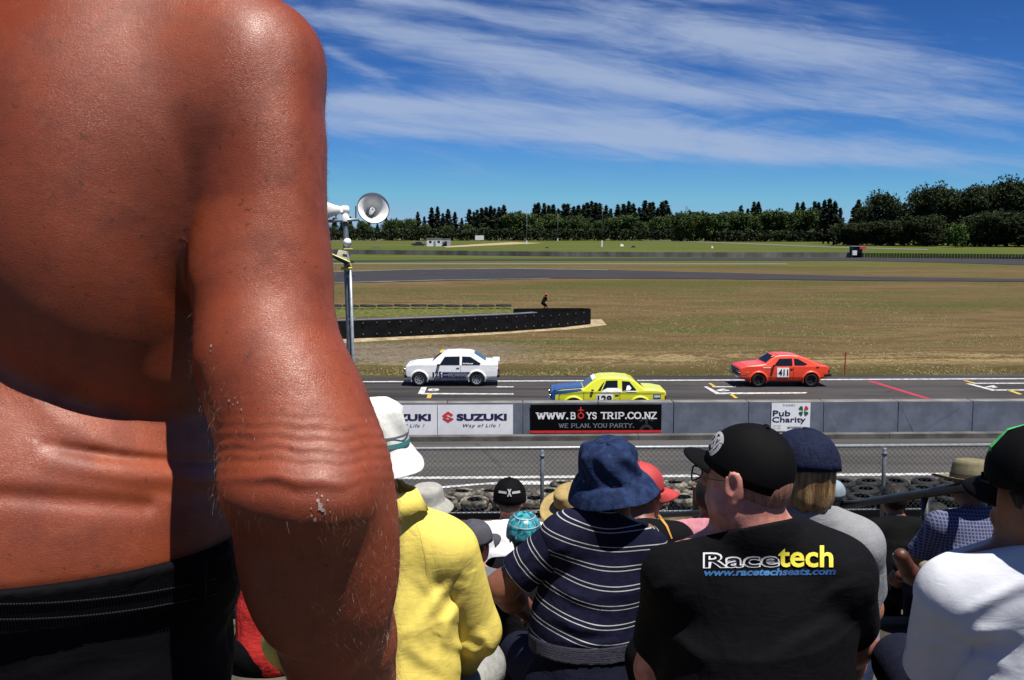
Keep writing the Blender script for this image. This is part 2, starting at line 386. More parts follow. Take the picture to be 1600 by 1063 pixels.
def asphalt_extra(dark, light, streak):
    def ex(b, p, co, c):
        st = b.noise(b.map(co, rot=(0, 0, -.03), scale=(.05, 1.6, 1)), 1.0, 5, .6); agg = b.noise(co, 38, 4, .8); pat = b.noise(b.map(co, scale=(.3, 1, 1)), .45, 4, .6)
        c = b.mix(b.ramp(pat, .3, .7), dark, light)
        c = b.mix(b.math('MULTIPLY', b.ramp(st, .47, .62), streak), c, (.022, .021, .022))
        c = b.mix(b.math('MULTIPLY', b.ramp(agg, .55, .8), .45), c, (.16, .155, .15))
        cr = b.new('ShaderNodeTexVoronoi', {'Scale': .22, 'Randomness': 1.0}, feature='DISTANCE_TO_EDGE'); b.l.new(b.map(co, scale=(.5, 1.6, 1)), cr.inputs['Vector'])
        c = b.mix(b.math('MULTIPLY', b.ramp(cr.outputs[0], .0, .012, 1, 0), .35), c, (.015, .015, .016))
        bn = b.new('ShaderNodeBump', {'Strength': .5, 'Distance': .01, 'Height': agg}); b.l.new(bn.outputs[0], p.inputs['Normal'])
        return c
    return ex
m_track = M('race_asphalt', (.07, .07, .07), .85, spec=.25, extra=asphalt_extra((.052, .047, .047), (.092, .084, .082), .75))
m_pit = M('pit_asphalt', (.09, .09, .09), .9, spec=.2, extra=asphalt_extra((.085, .080, .078), (.125, .118, .115), .35))
m_far = M('far_asphalt', (.05, .05, .055), .85, spec=.2, extra=asphalt_extra((.040, .038, .043), (.055, .052, .058), .3))
m_paint = M('road_paint_white', (.60, .60, .60), .7, .25, 5, col2=(.72, .72, .72), detail=8)
m_yel = M('road_paint_yellow', (.75, .48, .05), .7, .15, 6)
m_redp = M('road_paint_red', (.50, .035, .07), .7, .2, 5)
m_sand = M('sand', (.42, .31, .17), .95, .2, 1.2, bump=.6, bs=9, spec=.1, detail=8, col2=(.52, .42, .27))
m_dirt = M('dirt', (.09, .07, .045), .95, .3, 3, bump=.8, bs=30, spec=.1, detail=9, col2=(.17, .13, .085))
m_gravel = M('grey_gravel', (.22, .20, .175), .95, .3, 2.0, bump=.5, bs=25, spec=.1, detail=9)
m_conc = M('grey_painted_concrete', (.185, .210, .275), .8, .17, 1.6, bump=.12, bs=45, spec=.2, detail=9, extra=lambda b, p, co, c: b.mix(b.math('MULTIPLY', b.ramp(b.noise(co, 7, 7, .8), .635, .69), .8), c, (.42, .43, .45)))
m_conc_raw = M('raw_concrete', (.27, .26, .245), .9, .25, 1.2, bump=.3, bs=20, spec=.2, detail=9)
m_wall_far = M('old_concrete', (.19, .18, .175), .9, .35, .25, bump=.3, bs=2, spec=.2, detail=8, stretch=(1, 1, .4))
m_black = M('black_rubber', (.007, .007, .009), .8, .3, 2, bump=.3, bs=9, spec=.12)
m_bolt = M('bolt_steel', (.45, .46, .48), .4, metal=.8)
m_galv = M('galvanised_steel', (.23, .27, .31), .5, .18, 14, metal=.25, spec=.5)
m_galvl = M('bright_galvanised', (.42, .46, .50), .45, .15, 20, metal=.35)
m_tim = M('weathered_timber', (.16, .13, .10), .9, .35, 3, bump=.8, bs=14, stretch=(.15, 3, 3), spec=.15, detail=8)
m_step = M('step_ground', (.08, .066, .052), .95, .35, 2.5, bump=.9, bs=35, spec=.1, detail=9, col2=(.13, .108, .085))

# ground: one sheet to the horizon
xs = [-3500, -1200, -500, -200, -80, -40, -20, -10, 0, 10, 20, 40, 80, 200, 500, 1200, 3500]
ys = [18.5, 22, 30, 44, 60, 80, 110, 150, 200, 300, 450, 700, 1100, 1800, 3500]
V = [(x, y, -.03) for y in ys for x in xs]; nx = len(xs)
F = [(j*nx+i, j*nx+i+1, (j+1)*nx+i+1, (j+1)*nx+i) for j in range(len(ys)-1) for i in range(nx-1)]
mk('ground', V, F, m_grass, kind='structure')
def sheet(name, pts, z, mat, kind='structure', **kw):
    return mk(name, [(p[0], p[1], z) for p in pts], [tuple(range(len(pts)))], mat, kind=kind, **kw)
def band(name, y0, y1, z, mat, x0=-90, x1=120):
    return sheet(name, [(x0, y0+yw(x0)), (x1, y0+yw(x1)), (x1, y1+yw(x1)), (x0, y1+yw(x0))], z, mat)
band('race_track', 31.2, 44.6, 0.0, m_track); band('pit_lane', 19.6, 31.2, -.004, m_pit)
band('track_edge_line', 43.05, 43.33, .004, m_paint); band('pit_edge_line', 26.0, 26.25, .004, m_paint)
def gsheet(name, px, z, mat, **kw): return sheet(name, [G(x, y, z)[:2] for x, y in px], z, mat, **kw)
gsheet('painted_chevron', [(600, 772), (690, 763), (760, 757), (850, 757.5), (940, 751), (800, 751.6), (700, 759)], .008, m_paint)
def c4(x, y): return (600+x/5.904, 530+y/5.904)
def c6(x, y): return (1080+x/6.154, 530+y/6.154)
def c7(x, y): return (1280+x/5.0, 580+y/5.0)
marks = [(c4, [(345, 443), (397, 443), (370, 505), (312, 505)], 0), (c4, [(312, 497), (1195, 502), (1195, 511), (350, 509)], 0), (c4, [(1040, 436), (1195, 437), (1195, 445), (1040, 444)], 0), (c4, [(403, 507), (443, 507), (432, 545), (393, 545)], 1),
         (c6, [(118, 455), (150, 455), (292, 526), (240, 530)], 0), (c6, [(240, 514), (1120, 511), (1095, 523), (270, 530)], 0), (c6, [(200, 454), (425, 454), (430, 462), (210, 463)], 0), (c6, [(162, 423), (190, 423), (245, 458), (215, 460)], 1), (c6, [(355, 523), (387, 523), (452, 566), (420, 568)], 1),
         (c7, [(1143, 97), (1180, 97), (1392, 150), (1352, 153)], 0), (c7, [(1370, 144), (1660, 144), (1660, 151), (1385, 152)], 0), (c7, [(1195, 92), (1660, 92), (1660, 98), (1205, 99)], 0), (c7, [(1122, 73), (1150, 73), (1238, 97), (1210, 99)], 1), (c7, [(1460, 148), (1495, 148), (1590, 180), (1560, 183)], 1)]
for i, (cf, pts, k) in enumerate(marks):
    gsheet('grid_marking' if not k else 'yellow_grid_marking', [cf(*p) for p in pts], .004+.004*(i % 3), m_yel if k else m_paint)
gsheet('red_start_line', [c7(370, 77), c7(418, 77), c7(875, 216), c7(822, 216)], .008, m_redp)
gsheet('yellow_pit_marking', [(658, 686.2), (695, 686.2), (695, 688.4), (658, 688.4)], .012, m_yel)
def gtext(s, cf, box, name):
    V, F = textmesh(s, 0, .03); x0 = min(v[0] for v in V); x1 = max(v[0] for v in V); y0 = min(v[1] for v in V); y1 = max(v[1] for v in V)
    P = []
    for v in V:
        g = G(*cf(box[0]+(v[0]-x0)/(x1-x0)*(box[2]-box[0])+(box[4])*(v[1]-y0)/(y1-y0), box[3]-(v[1]-y0)/(y1-y0)*(box[3]-box[1])), .012); P.append((g.x, g.y, .012))
    mk(name, P, F, m_paint, kind='structure')
gtext('8', c4, (395, 456, 505, 480, 12), 'grid_number'); gtext('6', c6, (250, 477, 375, 501, -14), 'grid_number'); gtext('4', c7, (1300, 112, 1400, 132, -16), 'grid_number')
# concrete apron step in front of the barriers
b = MB()
for k in range(14):
    x0 = -20+k*4.0; x1 = x0+3.985
    b.add([(x, y+yw(x), z) for x in (x0, x1) for y in (30.72, 31.05) for z in (-.02, .15)], [(0, 1, 3, 2), (4, 6, 7, 5), (0, 4, 5, 1), (2, 3, 7, 6), (0, 2, 6, 4), (1, 5, 7, 3)])
b.build('kerb', M('kerb_concrete', (.15, .145, .14), .9, .3, 1.5, bump=.3, bs=20, spec=.15, detail=9), kind='structure')
# loop of the circuit further out, the far straights and paths
gsheet('track_loop', [(-900, 500), (300, 446), (520, 441.5), (700, 437), (820, 434.5), (1000, 435), (1180, 436.5), (1350, 438.5), (1800, 441), (1800, 438), (1600, 436.0), (1350, 432.0), (1100, 425.5), (950, 422), (800, 419.6), (650, 421), (520, 425), (300, 431), (-900, 462)], .03, m_far)
m_faint = M('worn_line', (.20, .20, .21), .8, .3, .4)
gsheet('loop_edge_line', [(-900, 504), (300, 447.5), (520, 442.4), (700, 437.9), (860, 435.2), (860, 434.7), (700, 437), (520, 441.3), (300, 446), (-900, 500)], .045, m_faint)
gsheet('loop_far_line', [(-900, 463), (300, 431.3), (520, 425.2), (650, 421.2), (800, 419.9), (950, 422.2), (950, 421.6), (800, 419.3), (650, 420.6), (520, 424.5), (300, 430.6), (-900, 461.5)], .045, m_faint)
gsheet('gravel_path', [(-900, 416), (300, 413.3), (1230, 413.6), (1230, 411.8), (300, 411.3), (-900, 414)], .03, m_gravel)
gsheet('back_straight', [(-900, 411), (300, 409.2), (560, 408.6), (820, 407.4), (1100, 407.0), (1330, 407.3), (1460, 410), (1800, 420), (1800, 408), (1600, 402.5), (1330, 402.8), (1100, 403.0), (820, 404.6), (560, 406.8), (300, 407.6), (-900, 409)], .03, m_far)
gsheet('far_service_road', [(300, 378.6), (560, 376.6), (640, 375.2), (840, 373.4), (1000, 376.0), (1100, 379.0), (1300, 387.0), (1450, 391), (1450, 389.6), (1300, 385.6), (1100, 377.6), (1000, 374.8), (840, 372.6), (640, 374.2), (300, 377.4)], .05, m_gravel)
gsheet('sandy_track', [(700, 387), (760, 384), (850, 380), (800, 378.5), (740, 382), (690, 385.6)], .06, m_sand)
gsheet('sand_strip', [(-200, 575), (300, 545), (520, 537), (600, 532.5), (700, 527), (800, 521), (900, 514), (948, 508), (940, 499), (905, 500), (700, 512), (520, 522), (300, 532), (-200, 550)], -.02, m_sand)
gsheet('grass_island', [(400, 500), (540, 496), (700, 492), (800, 488), (820, 483), (800, 480), (600, 480), (400, 482)], -.02, M('lush_grass', (.085, .125, .022), .95, .35, 2.2, bump=1, bs=8, spec=.1, detail=8, col2=(.15, .15, .045)))

# ------------------------------------------------------------------ the spectator bank in terraces
EDG = [(-3.0, 6.02), (.72, 5.65), (2.55, 5.27), (3.85, 4.90), (5.15, 4.52), (6.45, 4.13), (7.75, 3.75), (9.05, 3.35)]   # tread ends at y, height of the tread before it
ter = bpy.data.objects.new('terrace', None)
b = MB(); y0 = -6
for ye, z in EDG:
    n = 14
    for i in range(n):
        xa = -9+18*i/n; xb = -9+18*(i+1)/n
        b.add([(xa, y0+.0, z-.006), (xb, y0, z-.006), (xb, ye-.09, z-.006), (xa, ye-.09, z-.006)], [(0, 1, 2, 3)])
    b.add([(-9, ye-.05, z-.02), (9, ye-.05, z-.02), (9, ye-.05, z-.6), (-9, ye-.05, z-.6)], [(0, 3, 2, 1)])
    y0 = ye-.05
tb = b.build('terrace_ground', m_step, kind='structure')
for ye, z in EDG[1:]:
    for i in range(6):
        t = MB(); x0 = -9+i*3.0; t.box(x0+.004, x0+2.996, ye-.10, ye+random.uniform(-.004, .004), z-.20, z+.012+random.uniform(0, .006), .006)
        t.build('timber_edging', m_tim, tb)
def bankz(x, y):
    if y < 9: return 2.98
    if y < 13.5: return 2.98+(2.62-2.98)*(y-9)/4.5
    return max(-.02, 2.62-(y-13.5)*.46)
V = []; F = []; ys = [8.95+i*.25 for i in range(44)]; xs = [-14+i*.5 for i in range(57)]
for y in ys:
    for x in xs: V.append((x, y, bankz(x, y)+.025*math.sin(x*2.1+y*3)*math.sin(y*1.7-x)+random.uniform(-.008, .008)-(.02 if y > 19 else 0)))
nx = len(xs); F = [(j*nx+i, j*nx+i+1, (j+1)*nx+i+1, (j+1)*nx+i) for j in range(len(ys)-1) for i in range(nx-1)]
mk('dirt_bank', V, F, m_dirt, smooth=True, kind='structure')

# ------------------------------------------------------------------ concrete barriers and their banners
BW = 2.42; BY = 31.35; BH = 1.10; BX0 = G(1055, 685, 0).x
def bar_y(x): return BY+.02*x+.0
def barrier_mesh(seed):
    rr = random.Random(seed); w = BW-.022
    prof = [(0, 0), (.52, 0), (.52, .09), (.88, .09), (.88, 0), (1.52, 0), (1.52, .09), (1.88, .09), (1.88, 0), (w, 0), (w, BH-.02), (w-.02, BH), (.02, BH), (0, BH-.02)]
    bm = bmesh.new(); v0 = [bm.verts.new((x, 0, z)) for x, z in prof]; f = bm.faces.new(v0)
    r = bmesh.ops.extrude_face_region(bm, geom=[f]); bmesh.ops.translate(bm, vec=(0, .52, 0), verts=[g for g in r['geom'] if isinstance(g, bmesh.types.BMVert)])
    for v in bm.verts:
        if v.co.z > .9: v.co.y += (.03 if v.co.y < .2 else -.03)
        v.co += Vector((rr.uniform(-.006, .006), rr.uniform(-.006, .006), rr.uniform(-.006, .006) if v.co.z > .5 else 0))
    bmesh.ops.recalc_face_normals(bm, faces=bm.faces[:])
    for f in bm.faces: f.material_index = 1 if f.normal.z > .5 and f.calc_center_median().z > .9 else 0
    me = bpy.data.meshes.new('concrete_barrier'); bm.to_mesh(me); bm.free(); me.materials.append(m_conc); me.materials.append(m_conc_raw); return me
bms = [barrier_mesh(i) for i in range(4)]
bname = {-8: 'grey concrete barrier under the leftmost white banner, behind the bare arm', -7: 'grey concrete barrier hidden behind the bare arm', -6: 'grey concrete barrier behind the white bucket hat',
         -5: 'grey concrete barrier wearing the white banner just right of the white bucket hat', -4: 'grey concrete barrier fully covered by the white banner with the whole red S', -3: 'grey concrete barrier behind the left part of the black banner',
         -2: 'grey concrete barrier behind the middle of the black banner', -1: 'grey concrete barrier behind the right end of the black banner', 0: 'bare grey concrete barrier first to the right of the black banner',
         1: 'grey concrete barrier carrying the small clover banner', 2: 'bare grey concrete barrier just right of the clover banner', 3: 'chipped grey concrete barrier second right of the clover banner', 4: 'bare grey concrete barrier third right of the clover banner',
         5: 'grey concrete barrier at the right edge of the picture behind the black cap', 6: 'grey concrete barrier just outside the right edge'}
for k in range(-9, 8):
    x = BX0+k*BW; o = bpy.data.objects.new('concrete_barrier', bms[k % 4]); COL.objects.link(o); o.location = (x, bar_y(x), 0.0); o.rotation_euler[2] = .02
    tag(o, bname.get(k, 'grey concrete barrier at the far end of the row'), 'barrier', 'concrete barriers along the track')
m_ban = M('banner_white', (.76, .77, .80), .55, .04, 1.0, bump=.06, bs=3, k=1)
m_navyp = M('print_navy', (.018, .018, .10), .5); m_redpr = M('print_red', (.62, .03, .03), .5, k=1); m_blackp = M('print_black', (.008, .008, .009), .55); m_whitep = M('print_white', (.78, .79, .80), .55, k=1); m_greyp = M('print_grey', (.26, .30, .36), .55)
m_dgrey = M('print_dark_grey', (.035, .038, .042), .5); m_green = M('print_green', (.0, .16, .07), .5)
def front(px, py): # point on the barrier face plane
    v = ray(px, py); x = 0.0
    for _ in range(4):
        y = bar_y(x)-.012; x = v.x*(y/v.y)
    return Vector((x, y, CZ+v.z*(y/v.y)))
UB = Vector((1, .02, 0)).normalized(); ZB = Vector((0, 0, 1)); NBK = Vector((.02, -1, 0)).normalized()
def banner(x0, x1, z0, z1, mat, label, dx=.0):
    o = Vector((x0, bar_y(x0)-.004, z0)); root = empty('banner', o, label, 'banner')
    n = 12; V = []; F = []
    for i in range(n+1):
        for j in range(4):
            x = x0+(x1-x0)*i/n; V.append((x, bar_y(x)-.006-.004*abs(math.sin(i*1.3+j)), z0+(z1-z0)*j/3))
    for i in range(n):
        for j in range(3): F.append((i*4+j, (i+1)*4+j, (i+1)*4+j+1, i*4+j+1))
    V2 = [(v[0], bar_y(v[0])-.002, v[2]) for v in V]; k = len(V); F += [tuple(q+k for q in f[::-1]) for f in F[:]]
    mk('banner_sheet', V+V2, F, mat, root); return root
def btext(root, s, x0, x1, z0, z1, mat, off=.016, **kw):
    return text_on(s, (x0, bar_y(x0)-off, z0), UB, ZB, x1-x0, z1-z0, 'lettering', mat, root, **kw)
def bpoly(root, pts, mat, name='logo', off=.016):
    return mk(name, [(x, bar_y(x)-off, z) for x, z in pts], [tuple(range(len(pts)))], mat, root)
SP_ = [(540, 716), (597, 670), (648, 707), (628, 723), (597, 701), (577, 716), (655, 748), (597, 787), (541, 747), (563, 731), (597, 755), (617, 741), (540, 722)]
slab = ['leftmost white banner, only its red logo edge showing beside the flank', 'white banner hidden behind the bare arm', 'white banner ending in ZUKI directly beside the bucket hat', 'white banner with the whole SUZUKI Way of Life lettering']
for q, k in enumerate((-7, -6, -5, -4)):
    x0 = BX0+(k+.0)*BW - BW*.0; x0 = BX0+(k+1)*BW-BW; x0 += 0
    x0 = BX0+(k)*BW+ .0
    x0 = x0 + (0.975*BW if False else 0)
    x0 = front(684, 660).x+(q-3)*BW; x1 = x0+BW-.02
    root = banner(x0, x1, .075, 1.055, m_ban, slab[q])
    def cx_(u): return x0+(u-497)/(1228-497)*(x1-x0)
    def cz2(v): return 1.055-(v-603)/(915-603)*.98
    bpoly(root, [(cx_(u), cz2(v)) for u, v in SP_], m_redpr)
    btext(root, 'SUZUKI', cx_(680), cx_(1168), cz2(767), cz2(696), m_navyp, bold=.045)
    btext(root, 'Way of Life !', cx_(742), cx_(1105), cz2(843), cz2(800), m_dgrey, shear=.28, bold=.008, spacing=1.18)
# slab-serif lettering drawn with strokes
GL = {'W': [[(0, 1), (.27, 0), (.5, .85), (.73, 0), (1, 1)]], 'B': [[(.12, 0), (.12, 1), (.55, 1), (.72, .9), (.72, .62), (.55, .52), (.12, .52)], [(.55, .52), (.8, .42), (.8, .1), (.6, 0), (.12, 0)]],
      'Y': [[(.05, 1), (.45, .5), (.45, 0)], [(.85, 1), (.45, .5)]], 'S': [[(.72, .8), (.6, .97), (.3, 1), (.12, .85), (.15, .62), (.65, .42), (.74, .2), (.6, .02), (.3, 0), (.1, .18)]],
      'T': [[(.0, 1), (.9, 1)], [(.45, 1), (.45, 0)]], 'R': [[(.12, 0), (.12, 1), (.6, 1), (.78, .85), (.78, .62), (.6, .48), (.12, .48)], [(.5, .48), (.85, 0)]], 'I': [[(.3, 0), (.3, 1)]],
      'P': [[(.12, 0), (.12, 1), (.6, 1), (.8, .85), (.8, .6), (.6, .45), (.12, .45)]], 'C': [[(.85, .8), (.65, 1), (.3, .98), (.06, .7), (.06, .3), (.3, .02), (.65, 0), (.88, .2)]],
      'O': [[(.5, 1), (.2, .92), (.04, .65), (.04, .35), (.2, .08), (.5, 0), (.8, .08), (.96, .35), (.96, .65), (.8, .92), (.5, 1)]], 'N': [[(.12, 0), (.12, 1), (.82, 0), (.82, 1)]], 'Z': [[(.08, 1), (.78, 1), (.08, 0), (.82, 0)]],
      'E': [[(.12, 0), (.12, 1), (.75, 1)], [(.12, .52), (.6, .52)], [(.12, 0), (.78, 0)]], 'L': [[(.12, 1), (.12, 0), (.75, 0)]], 'A': [[(.0, 0), (.42, 1), (.85, 0)], [(.18, .35), (.68, .35)]],
      'U': [[(.12, 1), (.12, .25), (.3, .02), (.6, .02), (.78, .25), (.78, 1)]], '.': [[(.15, .0), (.15, .12)]], ' ': []}
SER = {'W': [(0, 1), (1, 1), (.5, .9)], 'Y': [(.05, 1), (.85, 1), (.45, 0)], 'T': [(.45, 0)], 'R': [(.12, 0), (.12, 1), (.85, 0)], 'I': [(.3, 0), (.3, 1)], 'P': [(.12, 0), (.12, 1)], 'N': [(.12, 0), (.12, 1), (.82, 1)], 'A': [(0, 0), (.85, 0)], 'U': [(.12, 1), (.78, 1)], 'L': [(.12, 1), (.12, 0)], 'B': [(.12, 0), (.12, 1)], 'E': [(.12, 0), (.12, 1)]}
WD = {'W': 1.08, 'I': .55, '.': .3, ' ': .32, 'O': 1.0, 'T': .86, 'L': .8}
def slab_text(s, w=.16):
    V = []; F = []; x = 0
    def seg(a, c, ww):
        a = Vector(a); c = Vector(c); d = (c-a); L = d.length or 1e-6; d /= L; n = Vector((-d.y, d.x))*ww/2; e = d*ww*.35
        k = len(V); V.extend([tuple(q) for q in (a-n-e, a+n-e, c+n+e, c-n+e)]); F.append((k, k+3, k+2, k+1))
    for ch in s:
        sc = .84
        for st in GL[ch]:
            for p, q in zip(st, st[1:]): seg((x+p[0]*sc, p[1]), (x+q[0]*sc, q[1]), w if ch != '.' else .2)
        for p in SER.get(ch, []): seg((x+p[0]*sc-.13, p[1]), (x+p[0]*sc+.13, p[1]), w*.62)
        x += WD.get(ch, .9)*.86+.10
    return V, F
def slab_on(root, s, x0, x1, z0, z1, mat, w=.16, off=.016):
    V, F = slab_text(s, w); a = min(v[0] for v in V); c = max(v[0] for v in V)
    P = [(x0+(v[0]-a)/(c-a)*(x1-x0), bar_y(x0)-off-.00002*i, z0+v[1]*(z1-z0)) for i, v in enumerate(V)]
    P = [(p[0], bar_y(p[0])-off-.0004*(i//4 % 5), p[2]) for i, p in enumerate(P)]
    return mk('lettering', P, F, mat, root)
m_blackban = M('banner_black', (.003, .003, .004), .7, .1, 2, spec=.08)
xa = front(828.5, 660).x; xb = front(1033.5, 660).x; zb = .125; zt = 1.045
root = banner(xa, xb, zb, zt, m_blackban, 'long black banner with white slab letters and a red strip along its foot')
def bu(u): return xa+(u-57)/(1316-57)*(xb-xa)
def bv(v): return zt-(v-393)/(712-393)*(zt-zb)
bpoly(root, [(xa, zb), (xb, zb), (xb, bv(684)), (xa, bv(684))], m_redpr, 'red_strip', .014)
slab_on(root, 'WWW.', bu(108), bu(420), bv(552), bv(484), m_whitep, .19); slab_on(root, 'B', bu(440), bu(492), bv(552), bv(484), m_whitep, .19); slab_on(root, 'YS', bu(590), bu(695), bv(552), bv(484), m_whitep, .19)
slab_on(root, 'TRIP.CO.NZ', bu(730), bu(1272), bv(552), bv(484), m_whitep, .19); slab_on(root, 'WE PLAN. YOU PARTY.', bu(325), bu(1052), bv(652), bv(608), m_greyp, .15)
def ring(c, r0, r1, n=26, a0=0, a1=2*PI):
    V = []; F = []
    for i in range(n+1):
        a = a0+(a1-a0)*i/n; V += [(c[0]+r0*math.cos(a), c[1]+r0*math.sin(a)), (c[0]+r1*math.cos(a), c[1]+r1*math.sin(a))]
    for i in range(n): F.append((2*i, 2*i+1, 2*i+3, 2*i+2))
    return V, F
def plane_mark(root, c, r, mat, off):
    V, F = ring(c, r*.62, r); m = MB(); m.add([(v[0], bar_y(v[0])-off, v[1]) for v in V], F)
    s = r*.16
    for pts in ([(-s, r), (s, r), (s, r*2.5), (0, r*2.9), (-s, r*2.5)], [(-s, r*2.1), (-r*.95, r*1.55), (-r*.95, r*1.35), (-s, r*1.7)], [(s, r*2.1), (s, r*1.7), (r*.95, r*1.35), (r*.95, r*1.55)]):
        m.poly([(c[0]+x, bar_y(c[0]+x)-off-.001, c[1]+z) for x, z in pts])
    m.build('logo', mat, root)
plane_mark(root, (bu(541), bv(517)), .105, m_redpr, .018); plane_mark(root, (bu(1172), bv(700)), .23, m_dgrey, .0145)
bpoly(root, [(bu(1040), zb), (bu(1300), zb), (bu(1300), bv(684)), (bu(1040), bv(684))], m_redpr, 'red_strip', .0175)
xa = front(1205.5, 650).x; xb = front(1266, 650).x; zb = front(1235, 674).z; zt = front(1235, 629.5).z
root = banner(xa, xb, zb, zt, m_ban, 'small white banner with a green and red four-leaf clover')
def pu(u): return xa+(u-773)/(1147-773)*(xb-xa)
def pv(v): return zt-(v-608)/(888-608)*(zt-zb)
btext(root, 'THANKS', pu(878), pu(1000), pv(640), pv(620), m_greyp); btext(root, 'Pub', pu(785), pu(955), pv(738), pv(682), m_navyp, bold=.018); btext(root, 'Charity', pu(780), pu(1105), pv(815), pv(745), m_navyp, bold=.018)
btext(root, 'MOTORSPORT', pu(928), pu(1068), pv(862), pv(842), m_dgrey, bold=.03, shear=.3); btext(root, 'CLUB', pu(1000), pu(1080), pv(874), pv(864), m_dgrey, shear=.3); btext(root, 'THE GAME', pu(790), pu(865), pv(838), pv(826), m_greyp); btext(root, 'OF LIFE', pu(790), pu(865), pv(862), pv(850), m_greyp)
for i, (du, dv, mm) in enumerate(((-1, 1, m_green), (1, 1, m_redpr), (-1, -1, m_green), (1, -1, m_green))):
    c = (1081, 687); h = [(0, 0), (.2, 1.0), (.55, 1.15), (.8, .95), (.85, .8), (.95, .8), (1.15, .55), (1.0, .2)]
    bpoly(root, [(pu(c[0]+du*(4+a*38)), pv(c[1]-dv*(4+e*38))) for a, e in h], mm, 'clover_leaf', .016+.001*i)
# second strip at its foot
bpoly(root, [(pu(850), pv(888)), (pu(1010), pv(888)), (pu(1010), pv(868)), (pu(850), pv(868))], m_whitep, 'paper_strip', .0165)

# ------------------------------------------------------------------ tyre wall below the bank
m_tyre_d = M('dusty_tyre', (.05, .047, .043), .9, .5, 3.5, bump=.8, bs=22, spec=.15, detail=10, col2=(.26, .235, .19), lo=.36, hi=.66)
m_tyre_b = M('black_tyre', (.018, .018, .019), .8, .4, 5, bump=.5, bs=30, spec=.3)
def tyre_mesh(mat, R=.31, w=.19):
    prof = [(.175, .035), (.168, .012), (.19, 0), (.25, -.002), (R-.035, .008), (R-.008, .03), (R, .055), (R, w-.055), (R-.008, w-.03), (R-.035, w-.008), (.25, w+.002), (.19, w), (.168, w-.012), (.175, w-.035)]
    m = MB().lathe(prof, 26)
    for k in range(26):                       # tread blocks
        a = 2*PI*k/26
        for zz in (.06, .105):
            c, s = math.cos(a), math.sin(a); c2, s2 = math.cos(a+.13), math.sin(a+.13)
            m.add([(R*.99*c, R*.99*s, zz), (R*.99*c2, R*.99*s2, zz), (R*.99*c2, R*.99*s2, zz+.032), (R*.99*c, R*.99*s, zz+.032), ((R+.007)*c, (R+.007)*s, zz), ((R+.007)*c2, (R+.007)*s2, zz), ((R+.007)*c2, (R+.007)*s2, zz+.032), ((R+.007)*c, (R+.007)*s, zz+.032)], [(0, 1, 5, 4), (3, 7, 6, 2), (4, 5, 6, 7), (0, 4, 7, 3), (1, 2, 6, 5)])
    o = m.build('tyre', mat, smooth=False); me = o.data; bpy.data.objects.remove(o); return me
tm_d = tyre_mesh(m_tyre_d); tm_b = tyre_mesh(m_tyre_b)
nt = 0
for r in range(3):
    for i in range(25):
        x = -5.4+i*.655+(.33 if r % 2 else 0)+random.uniform(-.03, .03); y = 21.2+r*.65+random.uniform(-.03, .03)+yw(x)
        dark = x > 5.2
        if r == 2 and x < 1.1: continue
        for l in range(4):
            o = bpy.data.objects.new('tyre', tm_b if dark or l < 2 else tm_d); COL.objects.link(o)  # lower layers black: shade on the stack sides put into their colour
            o.location = (x+random.uniform(-.025, .025), y+random.uniform(-.025, .025), l*.197+.0); o.rotation_euler = (random.uniform(-.03, .03), random.uniform(-.03, .03) if l < 3 else random.uniform(-.07, .07), random.uniform(0, 6))
            row = ('front', 'middle', 'back')[r]; lv = 'top' if l == 3 else 'lower'
            tag(o, ('black' if dark else 'dusty')+' tyre in the '+row+' row, '+lv+' layer of the stack beyond the wire fence', 'tyre', 'tyres stacked beyond the fence'+(' %s %s %s' % ('black' if dark else 'dusty', row, lv)))
            nt += 1
# conveyor belting that faces the stacks
b = MB(); n = 60
for i in range(n): 
    xa = -5.9+17*i/n; xb = -5.9+17*(i+1)/n
    b.add([(xa, 20.83+yw(xa)+.012*math.sin(i*.7), .0), (xb, 20.83+yw(xb)+.012*math.sin((i+1)*.7), 0), (xb, 20.815+yw(xb)+.012*math.sin((i+1)*.7), .60), (xa, 20.815+yw(xa)+.012*math.sin(i*.7), .60)], [(0, 1, 2, 3)])
    b.add([(xa, 20.84+yw(xa)+.012*math.sin(i*.7), .0), (xb, 20.84+yw(xb)+.012*math.sin((i+1)*.7), 0), (xb, 20.827+yw(xb)+.012*math.sin((i+1)*.7), .60), (xa, 20.827+yw(xa)+.012*math.sin(i*.7), .60)], [(3, 2, 1, 0)])
tag(b.build('rubber_belt', m_black), 'black rubber belting standing along the foot of the stacked tyres', 'belting')

# ------------------------------------------------------------------ chain link fence
FY = 13.5; FB = 2.66; FT = 3.60
def fy(x): return FY+.03*x
def fz(x, z): return z
fen = empty('chain_link_fence', (0, FY, FB), 'low chain link fence with grey steel posts in front of the tyre wall', 'fence')
b = MB(); 
b.tube([(-9, fy(-9), FT+.0), (9.5, fy(9.5), FT)], .024, 10); b.build('top_rail', m_galvl, fen, smooth=True)
b = MB(); b.tube([(-9, fy(-9), FB+.03), (9.5, fy(9.5), FB+.03)], .012, 6); b.build('bottom_rail', m_galvl, fen, smooth=True)
px_post = (848-800)/1555.6*FY; dpost = (1394-848)/1555.6*13.6
for k in range(-2, 3):
    x = px_post+k*dpost*1.0; b = MB(); b.tube([(x, fy(x)-.045, FB-.3), (x, fy(x)-.045, FT-.03), (x, fy(x)-.045, FT-.02)], [.028, .028, .02], 10); b.tube([(x, fy(x)-.045, FT-.12), (x, fy(x)-.045, FT-.08)], .034, 10)
    b.build('post', m_galv, fen, smooth=True)
b = MB(); Hh = FT-FB-.03; p = .072
n = int(18.5/p)
